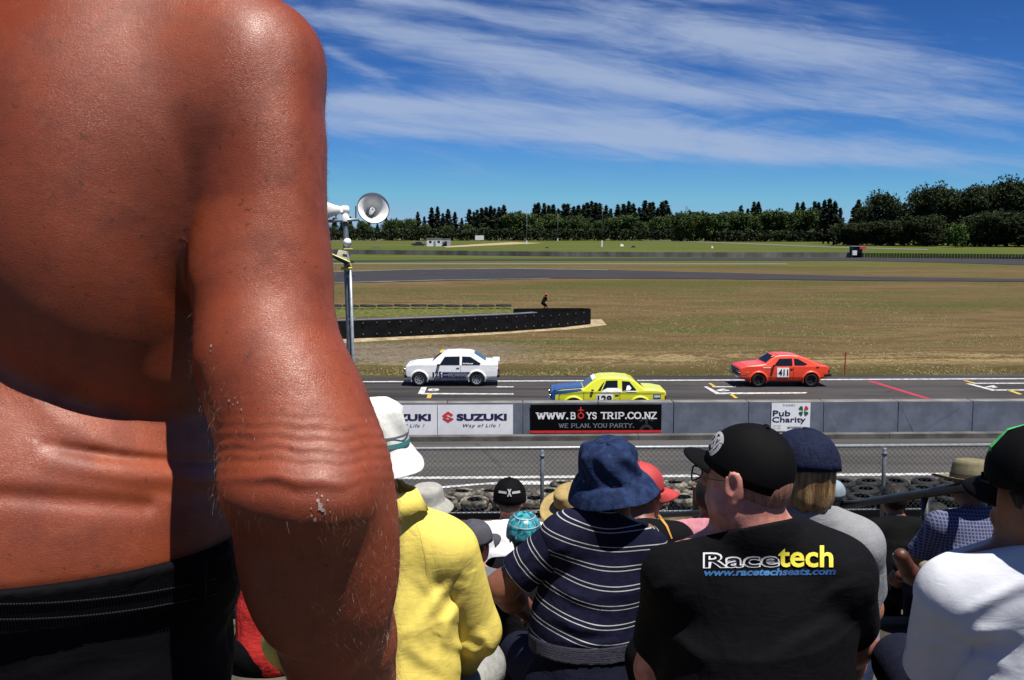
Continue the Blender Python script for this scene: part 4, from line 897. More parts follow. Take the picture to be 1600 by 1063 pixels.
def side_panel(root, Wd, pts, mat, name, off=.008, both=True, n=2, thick=False):
    for s in ((-1, 1) if both else (-1,)):
        bm = bmesh.new(); vs = [bm.verts.new((x, 0, z)) for x, z in pts]; bm.faces.new(vs if s < 0 else vs[::-1]); bmesh.ops.triangulate(bm, faces=bm.faces[:])
        for _ in range(4):
            lg = [e for e in bm.edges if e.calc_length() > .22]
            if not lg: break
            bmesh.ops.subdivide_edges(bm, edges=lg, cuts=1); bmesh.ops.triangulate(bm, faces=[q for q in bm.faces if len(q.verts) > 3])
        bm.verts.index_update(); P = np.array([v.co[:] for v in bm.verts], np.float32); y = Wd(P[:, 0], P[:, 2])+off
        F = [[v.index for v in f.verts] for f in bm.faces]; bm.free(); P[:, 1] = s*y
        o = mk(name, [tuple(map(float, q)) for q in P], F, mat, None); o.parent = root
def side_text(root, Wd, s, x0, x1, z0, z1, mat, off=.016, **kw):
    V, F = textmesh(s, kw.get('shear', 0), kw.get('bold', 0), 1.0); a0 = min(v[0] for v in V); a1 = max(v[0] for v in V); b0 = min(v[1] for v in V); b1 = max(v[1] for v in V)
    P = []
    for v in V:
        x = x0+(v[0]-a0)/(a1-a0)*(x1-x0); z = z0+(v[1]-b0)/(b1-b0)*(z1-z0); P.append((x, -float(Wd(np.array([x]), np.array([z]))[0])-off, z))
    o = mk('lettering', P, F, mat, None); o.parent = root
def screen(root, Wd, p0, p1, mat, name, inset=.09, out=.012, inset1=None):
    """a window strip across the car between profile points p0 (lower) and p1 (upper)"""
    V = []; F = []; n = 8; d = Vector((p1[0]-p0[0], 0, p1[1]-p0[1])).normalized(); nn = Vector((-d.z, 0, d.x)); 
    if nn.z < 0: nn = -nn
    for j in range(4):
        t = j/3; x = p0[0]+(p1[0]-p0[0])*t; z = p0[1]+(p1[1]-p0[1])*t; w = float(Wd(np.array([x]), np.array([z]))[0])-inset
        for i in range(n+1):
            y = -w+2*w*i/n; V.append(Vector((x, y, z))+nn*(out))
    for j in range(3):
        for i in range(n): F.append((j*(n+1)+i, j*(n+1)+i+1, (j+1)*(n+1)+i+1, (j+1)*(n+1)+i))
    o = mk(name, V, F, mat, None); o.parent = root; return o
def bar(root, pts, r, mat, name, n=8):
    o = MB().tube(pts, r, n).build(name, mat, None, smooth=True); o.parent = root; return o
def bx(root, a, mat, name, bev=.01):
    o = MB().box(*a, bev).build(name, mat, None); o.parent = root; return o
m_glassb = M('blue_tinted_glass', (.016, .05, .10), .12, .1, 3, spec=.8)
# --- white saloon, number 25
def k4(x, z): return ((x-195)/218.0, (443-z)/218.0)
P1 = [(.02, .33), (.0, .55), (.01, .80), (.06, .88), (.35, .95), (1.13, 1.02), (1.34, 1.20), (1.56, 1.37), (1.75, 1.42), (2.25, 1.445), (2.72, 1.425), (2.90, 1.37), (3.22, 1.17), (3.44, 1.03), (3.70, 1.02), (3.93, 1.045), (3.95, 1.0), (3.93, .80), (3.95, .58), (3.91, .36), (3.3, .24), (.75, .24)]
x0 = G(632.5, 604.5); car1, W1, f1 = car('white_saloon_car', 'white two-door saloon race car number 25 with blue side band, leftmost', (x0.x, x0.y+.86, .012), P1, .80, .90, .36, (.60, 3.03), .29, (.74, .75, .76), .01, arch=.035, rimmat=M('light_alloy', (.55, .57, .60), .35, metal=.6), group='race cars on the straight', mid=1.97, half=1.97, taper=.09)
side_panel(car1, W1, [(1.45, .90), (1.68, 1.24), (2.31, 1.25), (2.31, .90)], m_glassd, 'side_window'); side_panel(car1, W1, [(2.40, .90), (2.41, 1.25), (2.76, 1.235), (3.20, .96), (3.16, .90)], m_glassd, 'quarter_window')
screen(car1, W1, (1.16, 1.045), (1.55, 1.365), m_glassb, 'windscreen'); screen(car1, W1, (3.40, 1.055), (2.92, 1.36), m_glassb, 'rear_window')
side_panel(car1, W1, [(1.16, .37), (2.55, .37), (2.68, .50), (2.77, .60), (1.16, .60)], M('band_blue', (.03, .03, .16), .45), 'side_band', .010)
side_panel(car1, W1, [(1.24, .385), (1.57, .385), (1.57, .64), (1.24, .64)], m_whitep, 'number_panel', .020, both=False); side_text(car1, W1, '25', 1.265, 1.55, .39, .63, m_blackp, .030, bold=.03)
side_panel(car1, W1, [(1.62, .475), (2.70, .475), (2.70, .487), (1.62, .487)], m_whitep, 'pin_stripe', .0135, both=False); side_text(car1, W1, 'MEXICO', 1.82, 2.62, .40, .58, m_greyp, .018, bold=.02, shear=.2); side_text(car1, W1, 'Phil McDonald', 2.45, 2.87, .935, .985, m_whitep, .014, bold=.02)
bx(car1, (-.05, .10, -.74, .74, .36, .46), m_trim, 'front_bumper', .02); bx(car1, (3.88, 4.0, -.74, .74, .36, .47), m_trim, 'rear_bumper', .02); bx(car1, (-.02, .04, -.60, .60, .55, .76), m_trim, 'grille')
for s in (-1, 1):
    o = MB().lathe([(0, 0), (.06, .01), (.085, .03), (.085, .07)], 16, (.03, s*.56, .67), Vector((0, 1, 0)), Vector((0, 0, 1)), Vector((-1, 0, 0))).build('headlight', m_chrome, None, smooth=True); o.parent = car1
    bx(car1, (3.92, 3.965, s*.66-.09, s*.66+.09, .58, .74), M('tail_lamp', (.30, .02, .015), .25), 'tail_light'); bx(car1, (1.36, 1.48, s*.86-.06, s*.86+.06, .86, .95), m_trim, 'mirror', .02)
bx(car1, (3.70, 4.0, -.62, .62, 1.03, 1.075), car1.children[0].data.materials[0], 'boot_spoiler', .015); bx(car1, (2.17, 2.30, -.815, -.79, .77, .795), m_chrome, 'door_handle', .005)
side_panel(car1, W1, [(1.345, .30), (1.36, .30), (1.36, .88), (1.345, .88)], m_trim, 'door_gap', .006); side_panel(car1, W1, [(2.345, .34), (2.357, .34), (2.357, .90), (2.345, .90)], m_trim, 'door_gap', .006); side_panel(car1, W1, [(1.22, .24), (2.72, .24), (2.72, .37), (1.22, .37)], M('sill_grey', (.34, .36, .40), .5), 'sill_panel', .007)
bx(car1, (1.45, 1.60, -.45, .55, 1.375, 1.40), M('sticker_yellow', (.75, .60, .08), .5), 'screen_sticker', .005)
# --- yellow and blue saloon, number 129
P2 = [(.02, .30), (-.02, .50), (-.02, .80), (.06, .87), (.35, .92), (1.15, .98), (1.40, 1.18), (1.62, 1.33), (1.85, 1.385), (2.35, 1.40), (2.80, 1.36), (3.02, 1.27), (3.22, 1.10), (3.40, .97), (3.75, .96), (4.15, .885), (4.19, .80), (4.16, .40), (3.5, .24), (.8, .24)]
x0 = G(863, 650); car2, W2, f2 = car('yellow_saloon_car', 'lime yellow saloon race car number 129 with a blue bonnet, half behind the barrier', (x0.x, x0.y+.9, .012), P2, .80, .88, .34, (.78, 3.22), .29, (.60, .62, .03), .0, rimmat=m_galvl, style='five', group='race cars on the straight', mid=2.08, half=2.1, taper=.08)
m_cblue = paint('bonnet_blue', (.015, .06, .22)); m_line = M('pin_line', (.05, .10, .12), .4)
V = []; F = []
for i, (x, z) in enumerate([(-.03, .50), (-.035, .80), (.05, .885), (.35, .937), (1.13, .995)]):
    w = float(W2(np.array([x]), np.array([z]))[0]); w = w+.004 if i < 4 else w-.05
    for t in (-1, -.7, 0, .7, 1): V.append((x, t*(w-.055), z+.012+(.018 if t == 0 else 0)))
for i in range(4):
    for j in range(4): F.append((i*5+j, i*5+j+1, (i+1)*5+j+1, (i+1)*5+j))
o = mk('bonnet', V, F, m_cblue, None, smooth=True); o.parent = car2
side_panel(car2, W2, [(-.02, .55), (-.02, .86), (.08, .89), (1.05, .975), (1.10, .90), (.32, .80), (.12, .76), (.10, .5)], m_cblue, 'wing_band', .007)
side_panel(car2, W2, [(1.66, .90), (1.84, 1.15), (1.93, 1.24), (1.78, .90)], m_glassd, 'quarterlight'); side_panel(car2, W2, [(1.82, .90), (1.98, 1.26), (2.40, 1.27), (2.40, .90)], m_glassd, 'side_window'); side_panel(car2, W2, [(2.56, .90), (2.56, 1.25), (2.83, 1.23), (3.08, .93), (3.04, .90)], m_glassd, 'quarter_window')
screen(car2, W2, (1.18, 1.0), (1.61, 1.325), m_glassb, 'windscreen'); screen(car2, W2, (3.38, .985), (3.04, 1.26), m_glassb, 'rear_window')
o = screen(car2, W2, (1.50, 1.245), (1.62, 1.335), m_whitep, 'sun_strip', out=.018)
side_panel(car2, W2, [(.24, .56), (.24, .75), (.30, .79), (1.2, .845), (4.12, .80), (4.12, .785), (1.2, .828), (.32, .775), (.262, .74), (.262, .56)], m_line, 'pin_line', .012)
side_panel(car2, W2, [(1.62, .42), (2.22, .42), (2.22, .78), (1.62, .78)], m_whitep, 'number_panel', .018, both=False); side_text(car2, W2, '129', 1.66, 2.18, .46, .735, m_blackp, .030, bold=.03)
side_panel(car2, W2, [(1.80, .845), (2.55, .845), (2.55, .93), (2.38, 1.0), (2.02, 1.0), (1.86, .92)], m_whitep, 'door_top_glow', .013); side_panel(car2, W2, [(3.70, .61), (3.98, .61), (3.98, .76), (3.70, .76)], M('decal_blue', (.02, .08, .40), .5), 'decal', .010, both=False); side_text(car2, W2, 'GEM', 3.73, 3.95, .65, .73, m_whitep, .016, bold=.03)  # white door-top patch is bright glow painted on as colour
side_panel(car2, W2, [(2.70, .92), (2.84, .92), (2.90, 1.0), (2.82, 1.10), (2.74, 1.08)], m_whitep, 'white_headrest_sticker', .012, both=False)
side_panel(car2, W2, [(2.80, .86), (3.16, .86), (3.0, .90), (2.6, .90)], m_whitep, 'white_streak', .0135, both=False); side_panel(car2, W2, [(1.15, .30), (1.163, .30), (1.163, .86), (1.15, .86)], m_trim, 'door_gap', .006); side_panel(car2, W2, [(2.47, .30), (2.483, .30), (2.483, .84), (2.47, .84)], m_trim, 'door_gap', .006)
bx(car2, (-.08, .08, -.74, .74, .36, .45), m_chrome, 'front_bumper', .02); bx(car2, (4.10, 4.24, -.74, .74, .38, .47), m_chrome, 'rear_bumper', .02)
for s in (-1, 1):
    o = MB().lathe([(0, 0), (.06, .01), (.085, .03), (.085, .07)], 16, (.0, s*.58, .67), Vector((0, 1, 0)), Vector((0, 0, 1)), Vector((-1, 0, 0))).build('headlight', m_chrome, None, smooth=True); o.parent = car2
    bx(car2, (4.13, 4.18, s*.66-.09, s*.66+.09, .55, .72), MC['tail_lamp'], 'tail_light')
bx(car2, (2.30, 2.44, -.815, -.79, .74, .765), m_chrome, 'door_handle', .005); bx(car2, (1.42, 1.52, -.87, -.80, .90, .96), m_trim, 'mirror', .02)
car2.scale = (.975, .975, .965)
# --- red coupe, number 411
P3 = [(.05, .32), (.0, .50), (-.03, .74), (.02, .82), (.30, .90), (.95, .96), (1.10, .99), (1.30, 1.15), (1.50, 1.29), (1.70, 1.335), (2.10, 1.345), (2.50, 1.31), (2.85, 1.20), (3.20, 1.03), (3.45, .93), (3.72, .88), (3.80, .80), (3.78, .62), (3.76, .42), (3.3, .22), (.6, .22)]
x0 = G(1156, 606); car3, W3, f3 = car('red_coupe_car', 'orange red coupe race car number 411 with chrome bumpers, rightmost', (x0.x, x0.y+.86, .012), P3, .77, .86, .40, (.79, 3.02), .28, (.72, .055, .018), .02, arch=.04, rimmat=m_trim, style='five', group='race cars on the straight', mid=1.88, half=1.9, taper=.09)
side_panel(car3, W3, [(1.42, .89), (1.68, 1.18), (2.22, 1.19), (2.22, .89)], m_glassd, 'side_window'); side_panel(car3, W3, [(2.30, .90), (2.30, 1.185), (2.48, 1.165), (2.86, .95), (2.72, .90)], m_glassd, 'quarter_window')
screen(car3, W3, (1.13, 1.015), (1.48, 1.28), m_glassd, 'windscreen'); screen(car3, W3, (3.22, 1.035), (2.80, 1.225), m_glassd, 'rear_window')
side_panel(car3, W3, [(1.56, .42), (2.06, .42), (2.06, .82), (1.56, .82)], m_whitep, 'number_panel', .018, both=False); side_text(car3, W3, '411', 1.62, 2.03, .49, .75, m_blackp, .030, bold=.035)
o = mk('screen_sticker', [(1.39, -.60, 1.245), (1.39, -.40, 1.245), (1.49, -.40, 1.318), (1.49, -.60, 1.318)], [(0, 1, 2, 3)], MC['sticker_yellow'], None); o.parent = car3
bx(car3, (-.10, .30, -.80, -.765, .46, .52), m_chrome, 'bumper_corner', .01); bx(car3, (-.12, -.03, -.78, .78, .45, .53), m_chrome, 'front_bumper', .02); bx(car3, (3.55, 3.86, -.80, -.76, .44, .54), m_trim, 'bumper_corner', .01); bx(car3, (3.76, 3.87, -.76, .76, .44, .55), m_trim, 'rear_bumper', .02)
bx(car3, (-.05, .02, -.62, .62, .56, .76), m_trim, 'grille')
for s in (-1, 1):
    for yy in (.42, .60):
        o = MB().lathe([(0, .01), (.05, .0), (.075, -.02), (.082, -.05)], 16, (-.055, s*yy, .66), Vector((0, 1, 0)), Vector((0, 0, 1)), Vector((-1, 0, 0))).build('headlight', m_chrome, None, smooth=True); o.parent = car3
    bx(car3, (3.765, 3.82, s*.60-.12, s*.60+.12, .60, .72), MC['tail_lamp'], 'tail_light'); bx(car3, (1.36, 1.46, s*.83-.06, s*.83+.06, .87, .95), m_trim, 'mirror', .02)
bx(car3, (2.12, 2.24, -.79, -.765, .76, .785), m_chrome, 'door_handle', .005); side_panel(car3, W3, [(1.30, .28), (1.312, .28), (1.312, .84), (1.30, .84)], m_trim, 'door_gap', .006); side_panel(car3, W3, [(2.26, .30), (2.272, .30), (2.272, .86), (2.26, .86)], m_trim, 'door_gap', .006)
side_panel(car3, W3, [(.98, .80), (1.30, .80), (1.30, .835), (.98, .835)], m_whitep, 'sponsor_strip', .010, both=False); side_panel(car3, W3, [(3.22, .80), (3.34, .80), (3.34, .85), (3.22, .85)], m_trim, 'vent', .010, both=False); side_panel(car3, W3, [(.30, .60), (.38, .60), (.38, .64), (.30, .64)], MC['sticker_yellow'], 'indicator', .012)
# --- parked dark estate car far away
P4 = [(.02, .30), (.0, .62), (.10, .80), (1.1, .95), (1.6, 1.35), (2.2, 1.45), (3.3, 1.40), (4.2, .98), (4.6, .90), (4.65, .35), (4.2, .25), (.6, .25)]
x0 = G(643, 384.5); car4, W4, f4 = car('parked_car', 'dark blue parked car beside the white hut in the far field', (x0.x, x0.y, .0), P4, .85, .92, .4, (.9, 3.7), .32, (.012, .016, .04), .0, rimmat=m_galvl, style='five', mid=2.3, half=2.3); car4.scale = (1.22, 1.22, 1.22)
side_panel(car4, W4, [(1.5, .95), (1.85, 1.30), (3.2, 1.30), (3.6, .97)], m_glassd, 'side_window'); screen(car4, W4, (1.15, .98), (1.58, 1.33), m_glassd, 'windscreen')
# red kart racer beyond the tyre wall
# ================================================================== LOUDSPEAKER MAST
PD = 13.75
def wp(px, py, d=PD): return W(px, py, d)
mast = empty('loudspeaker_mast', (wp(548, 700).x, PD, 2.6), 'grey steel mast with a loudspeaker cross arm rising behind the white hat', 'mast')
MB().tube([wp(552, 815), wp(549, 600), wp(545, 480), wp(541, 395), wp(540.0, 352), wp(540, 347)], [.05, .05, .048, .042, .036, .03], 12).build('pole', m_galv, mast, smooth=True)
MB().tube([wp(556.5, 815, PD-.06), wp(553, 600, PD-.06), wp(547, 415, PD-.06)], .022, 8).build('conduit', m_galvl, mast, smooth=True)
for y in (410, 432, 499, 560): MB().tube([wp(546+(y-410)*.035, y-2), wp(546+(y-410)*.035, y+1.5)], .062, 12).build('clamp', m_galvl, mast)
MB().lathe([(0, .11), (.03, .10), (.055, .05), (.06, 0)], 14, wp(540, 346)).build('cap', m_white, mast, smooth=True)
MB().tube([wp(513, 346, PD-.03), wp(561, 343, PD-.03)], .022, 8).build('cross_arm', m_galvl, mast, smooth=True)
for px in (525, 556): MB().tube([wp(px, 345, PD-.03), wp(px, 322, PD-.03)], .012, 6).build('bracket', m_galv, mast)
MB().tube([wp(537, 349), wp(530, 345), wp(526, 341)], .007, 5).build('cable', m_white, mast)
MB().lathe([(0, .0), (.05, .005), (.06, .03), (.045, .10), (0, .12)], 14, wp(543.5, 379, PD-.08), Vector((1, 0, 0)), Vector((0, 0, 1)), Vector((0, -1, 0))).build('small_lamp', m_white, mast, smooth=True)
MB().tube([wp(543.5, 379, PD-.08), wp(545.5, 400, PD-.08)], .02, 8).build('lamp_stem', m_white, mast, smooth=True)
m_horn = M('horn_white', (.70, .70, .69), .45, .06, 6, spec=.4, k=.9)
def horn(c, ax, R, label):
    ax = Vector(ax).normalized(); Z = ax; X = Z.orthogonal().normalized(); Y = Z.cross(X); root = empty('loudspeaker_horn', c, label, 'loudspeaker')
    prof = [(.045, -.30), (.06, -.26), (.075, -.20), (.105, -.12), (.150, -.04), (.185, .0), (R, .012)]
    pf = [(r_, z) for r_, z in prof]; inner = [(R-.004, .010), (.178, -.006), (.143, -.048), (.098, -.13), (.066, -.21), (.03, -.27), (0, -.275)]
    MB().lathe([(0, -.40), (.055, -.40), (.062, -.385), (.062, -.31), (.045, -.30)]+pf, 36, c, X, Y, Z).build('bell', m_horn, root, smooth=True)
    MB().lathe(inner, 36, c, X, Y, Z).build('bell_lining', m_horn, root, smooth=True)
    MB().lathe([(R-.006, .004), (R+.004, .008), (R+.006, .018), (R-.003, .022)], 36, c, X, Y, Z).build('rim_ring', M('horn_rim', (.05, .055, .065), .5), root, smooth=True)
    MB().lathe([(.030, -.27), (.032, -.10), (.034, -.06), (.028, -.045), (.018, -.05), (.016, -.08), (0, -.085)], 18, c, X, Y, Z).build('driver_tube', m_horn, root, smooth=True)
    return root
horn(wp(583, 326, PD-.15), (.30, -.90, .30), .215, 'white loudspeaker horn facing us on the right of the mast arm')
horn(wp(500, 329, PD-.1), (-.85, -.45, -.02), .205, 'white loudspeaker horn turned left, peeping out from behind the bare arm')
fl = empty('floodlight', wp(537, 400, PD-.15), 'yellow trimmed floodlight strapped to the mast below the horns', 'floodlight')
c = wp(537, 400, PD-.2)
m_cream = M('cream_plastic', (.60, .57, .42), .5); m_fy = M('lamp_yellow', (.70, .62, .06), .5)
MB().add([c+Vector(v) for v in [(-.09, -.10, -.02), (.07, -.10, -.09), (.07, .10, -.09), (-.09, .10, -.02), (-.06, -.06, .08), (.05, -.06, .06), (.05, .08, .06), (-.06, .08, .08)]], [(0, 1, 5, 4), (1, 2, 6, 5), (2, 3, 7, 6), (3, 0, 4, 7), (4, 5, 6, 7)]).build('housing', m_cream, fl)
MB().add([c+Vector(v) for v in [(-.16, -.13, .03), (.09, -.13, -.09), (.09, .12, -.09), (-.16, .12, .03), (-.13, -.13, -.02), (.06, -.13, -.12), (.06, .12, -.12), (-.13, .12, -.02)]], [(0, 1, 5, 4), (1, 2, 6, 5), (2, 3, 7, 6), (3, 0, 4, 7), (4, 7, 6, 5), (0, 3, 2, 1)]).build('lamp_face', m_dark, fl)
MB().tube([c+Vector((-.17, -.13, .04)), c+Vector((.10, -.14, -.08)), c+Vector((.12, -.14, -.14))], .012, 6).build('frame', m_fy, fl); MB().tube([c+Vector((.02, -.1, .09)), c+Vector((.14, -.1, .09))], .012, 6).build('handle', m_fy, fl); MB().tube([c+Vector((-.03, -.05, -.17)), c+Vector((.12, -.05, -.17))], .02, 6).build('bracket', m_fy, fl)
# ================================================================== PEOPLE
m_skin = M('skin', (.46, .20, .13), .48, .12, 9, bump=.12, bs=180, spec=.4, sss=.08, col2=(.50, .21, .13))
m_skin_tan = M('tanned_skin', (.30, .115, .065), .45, .15, 12, bump=.12, bs=160, spec=.45, sss=.06)
m_skin_pink = M('pink_skin', (.62, .24, .18), .5, .16, 22, bump=.16, bs=190, spec=.35, sss=.06, col2=(.70, .30, .24), detail=7)
def hairmat(name, c1, c2): return M(name, c1, .5, .3, 55, bump=.9, bs=130, spec=.35, col2=c2, stretch=(1, 1, .12), detail=5)
m_hair_bl = hairmat('blond_hair', (.26, .15, .06), (.42, .27, .12)); m_hair_br = hairmat('brown_hair', (.05, .03, .018), (.08, .05, .03)); m_hair_dk = hairmat('dark_hair', (.012, .009, .008), (.02, .016, .013)); m_hair_gr = hairmat('grey_hair', (.12, .10, .09), (.20, .18, .16))
f_navy = fabric('navy_trouser_cloth', (.012, .014, .032), fold=.5); f_blackc = fabric('black_cotton', (.0035, .0035, .005), fold=.5); f_jean = fabric('blue_jeans', (.035, .055, .11), fold=.6); f_kh = fabric('khaki_cloth', (.28, .25, .19), fold=.6); f_grey_tr = fabric('pale_grey_trousers', (.42, .42, .40), fold=.7)
f_white = fabric('white_cotton', (.70, .72, .78), fold=.25, var=.02, k=.78); m_shoe = M('shoe_leather', (.12, .035, .018), .5, .2, 12); m_shoed = M('dark_shoe', (.015, .015, .016), .5, .2, 12); m_shoew = M('pale_shoe', (.45, .45, .45), .6, .1, 8)
m_sole = M('shoe_sole', (.30, .28, .25), .8)
def Vn(x): return Vector(x).normalized()
def yawdir(a): a = math.radians(a); return Vector((-math.sin(a), math.cos(a), 0))       # 0 = away from us, + = turned to the left
def frame(F, up=(0, 0, 1)):
    F = Vn(F); R = F.cross(Vector(up)).normalized(); U_ = R.cross(F).normalized(); return R, F, U_
def Rm(fr): return np.array([[fr[0][i], fr[1][i], fr[2][i]] for i in range(3)], np.float32)
def head_shapes(c, fr, s=1.0, fat=0.0, ear=1.0, ear2=None):
    """skull, jaw, nose, brow, lips, ears and eye hollows in the head's own frame"""
    R, F, U_ = fr; c = Vector(c); m = Rm(fr); P = lambda x, y, z: c+(R*x+F*y+U_*z)*s
    sh = [ell(P(0, -.008, .015), (.076*s, .098*s, .098*s), m), ell(P(0, .030, -.055), ((.058+.5*fat)*s, (.066+fat*.3)*s, .068*s), m)]
    sh += [cone(P(.0, .065, -.098), P(0, .06, -.10), .026*s, .026*s)]
    if fat: sh += [ell(P(.045, .02, -.07), ((.03+fat)*s, .05*s, .045*s), m), ell(P(-.045, .02, -.07), ((.03+fat)*s, .05*s, .045*s), m)]
    o = U(sh, .03*s)
    parts = [cone(P(0, .088, .022), P(0, .112, -.020), .011*s, .015*s), cone(P(-.028, .088, .030), P(.028, .088, .030), .011*s, .011*s), cone(P(-.020, .090, -.058), P(.020, .090, -.058), .009*s, .009*s), cone(P(-.018, .088, -.070), P(.018, .088, -.070), .008*s, .008*s)]
    o = U([o]+parts, .012*s)
    for sx_ in (-1, 1):
        o = Sub(o, ell(P(sx_*.032, .102, .012), (.017*s, .016*s, .011*s), m), .012*s); o = U([o, ell(P(sx_*.032, .082, .012), (.012*s,)*3)], .004*s)
        ear = ear2 if (sx_ > 0 and ear2) else ear; er = Rm((Vn(R+F*.45*sx_*-1), Vn(F+R*.45*sx_), U_)); ex_ = sx_*(.084+fat*.45)
        e = Sub(ell(P(ex_, -.014, -.002), (.0085*s*ear, .020*s*ear, .034*s*ear), er), ell(P(ex_+sx_*.010, -.008, .004), (.0055*s, .011*s*ear, .019*s*ear), er), .004*s)
        e = U([e, cone(P(ex_-sx_*.004, -.008, -.02), P(ex_+sx_*.001, -.010, -.034*ear), .008*s, .0065*s*ear)], .006*s)
        o = U([o, e], .005*s)
    return o
def hand_shapes(w, d, up, s=1.0, curl=.5, side=1):
    """palm and five unequal curled fingers from the wrist w along d"""
    w = Vector(w); d = Vn(d); up = Vn(Vector(up)-d*Vector(up).dot(d)); r = d.cross(up)*side; o = [cone(w, w+d*.045*s, .024*s, .030*s, up, 1.7), ell(w+d*.055*s, (.040*s, .045*s, .018*s), Rm((r*side, d, up)))]
    for k, L in enumerate((.072, .080, .075, .060)):
        b = w+d*.088*s+r*(.030-.020*k)*s; a1 = b+(d*math.cos(curl*.5)-up*math.sin(curl*.5))*L*.5*s; a2 = a1+(d*math.cos(curl*1.5)-up*math.sin(curl*1.5))*L*.5*s
        o += [cone(b, a1, .0095*s, .0088*s), cone(a1, a2, .0088*s, .0072*s)]
    t0 = w+d*.030*s+r*.030*s; t1 = t0+(d*.7+r*.6-up*.2).normalized()*.034*s; t2 = t1+(d*.95+r*.1-up*.3).normalized()*.028*s
    return o+[cone(t0, t1, .012*s, .011*s), cone(t1, t2, .011*s, .009*s)]
def torso_shapes(J, dep=.68, g=0.0, nk=.058):
    """trunk from joints; widths J['hw'], J['bw'], J['cw']"""
    X = J['X']; Yd = J['Y']; s = 1/dep; P, B, C, N = J['pelvis'], J['belly'], J['chest'], J['neck']; SL, SR = J['SL'], J['SR']
    sh = [cone(P, B, J['hw']+g, J['bw']+g, Yd, s*.92), cone(B, C, J['bw']+g, J['cw']+g, Yd, s), cone(C, C.lerp(N, .55), J['cw']+g, .085+g, Yd, s*.9), cone(SL.lerp(SR, .12), SR.lerp(SL, .12), J['sr']+.004+g, J['sr']+.004+g, Yd, 1.05), cone(N, SL, nk*.72+g, J['sr']*.88+g), cone(N, SR, nk*.72+g, J['sr']*.88+g)]
    return sh
def arm_shapes(S, E, H, g=0.0, r=(.056, .044, .040, .027), fore=True):
    o = [cone(S, E, r[0]+g, r[1]+g)]
    if fore: o += [cone(E, E.lerp(H, .3), r[1]*.98+g, r[2]*1.05+g), cone(E.lerp(H, .3), H, r[2]*1.05+g, r[3]+g)]
    return o
def default_joints(seat, yaw=0, s=1.0, lean=.06, w=1.0):
    F = yawdir(yaw); X = Vector((F.y, -F.x, 0)); Z = Vector((0, 0, 1)); c = Vector(seat); P = lambda x, y, z: c+(X*x+F*y+Z*z)*s
    return dict(X=X, Y=F, s=s, pelvis=P(0, 0, .11), belly=P(0, .02+lean*.3, .26), chest=P(0, .03+lean*.9, .42), neck=P(0, .03+lean*1.2, .575), head=P(0, .045+lean*1.5, .715), SL=P(-.165*w, .035+lean, .515), SR=P(.165*w, .035+lean, .515),
                EL=P(-.245*w, .15+lean, .29), ER=P(.245*w, .15+lean, .29), HL=P(-.13, .37, .19), HR=P(.13, .37, .19), hipL=P(-.09*w, .02, .10), hipR=P(.09*w, .02, .10), kneeL=P(-.14, .44, .13), kneeR=P(.14, .44, .13), ankL=P(-.13, .47, -.30), ankR=P(.13, .47, -.30),
                hw=.155*s*w, bw=.150*s*w, cw=.160*s*w, sr=.062*s*w)
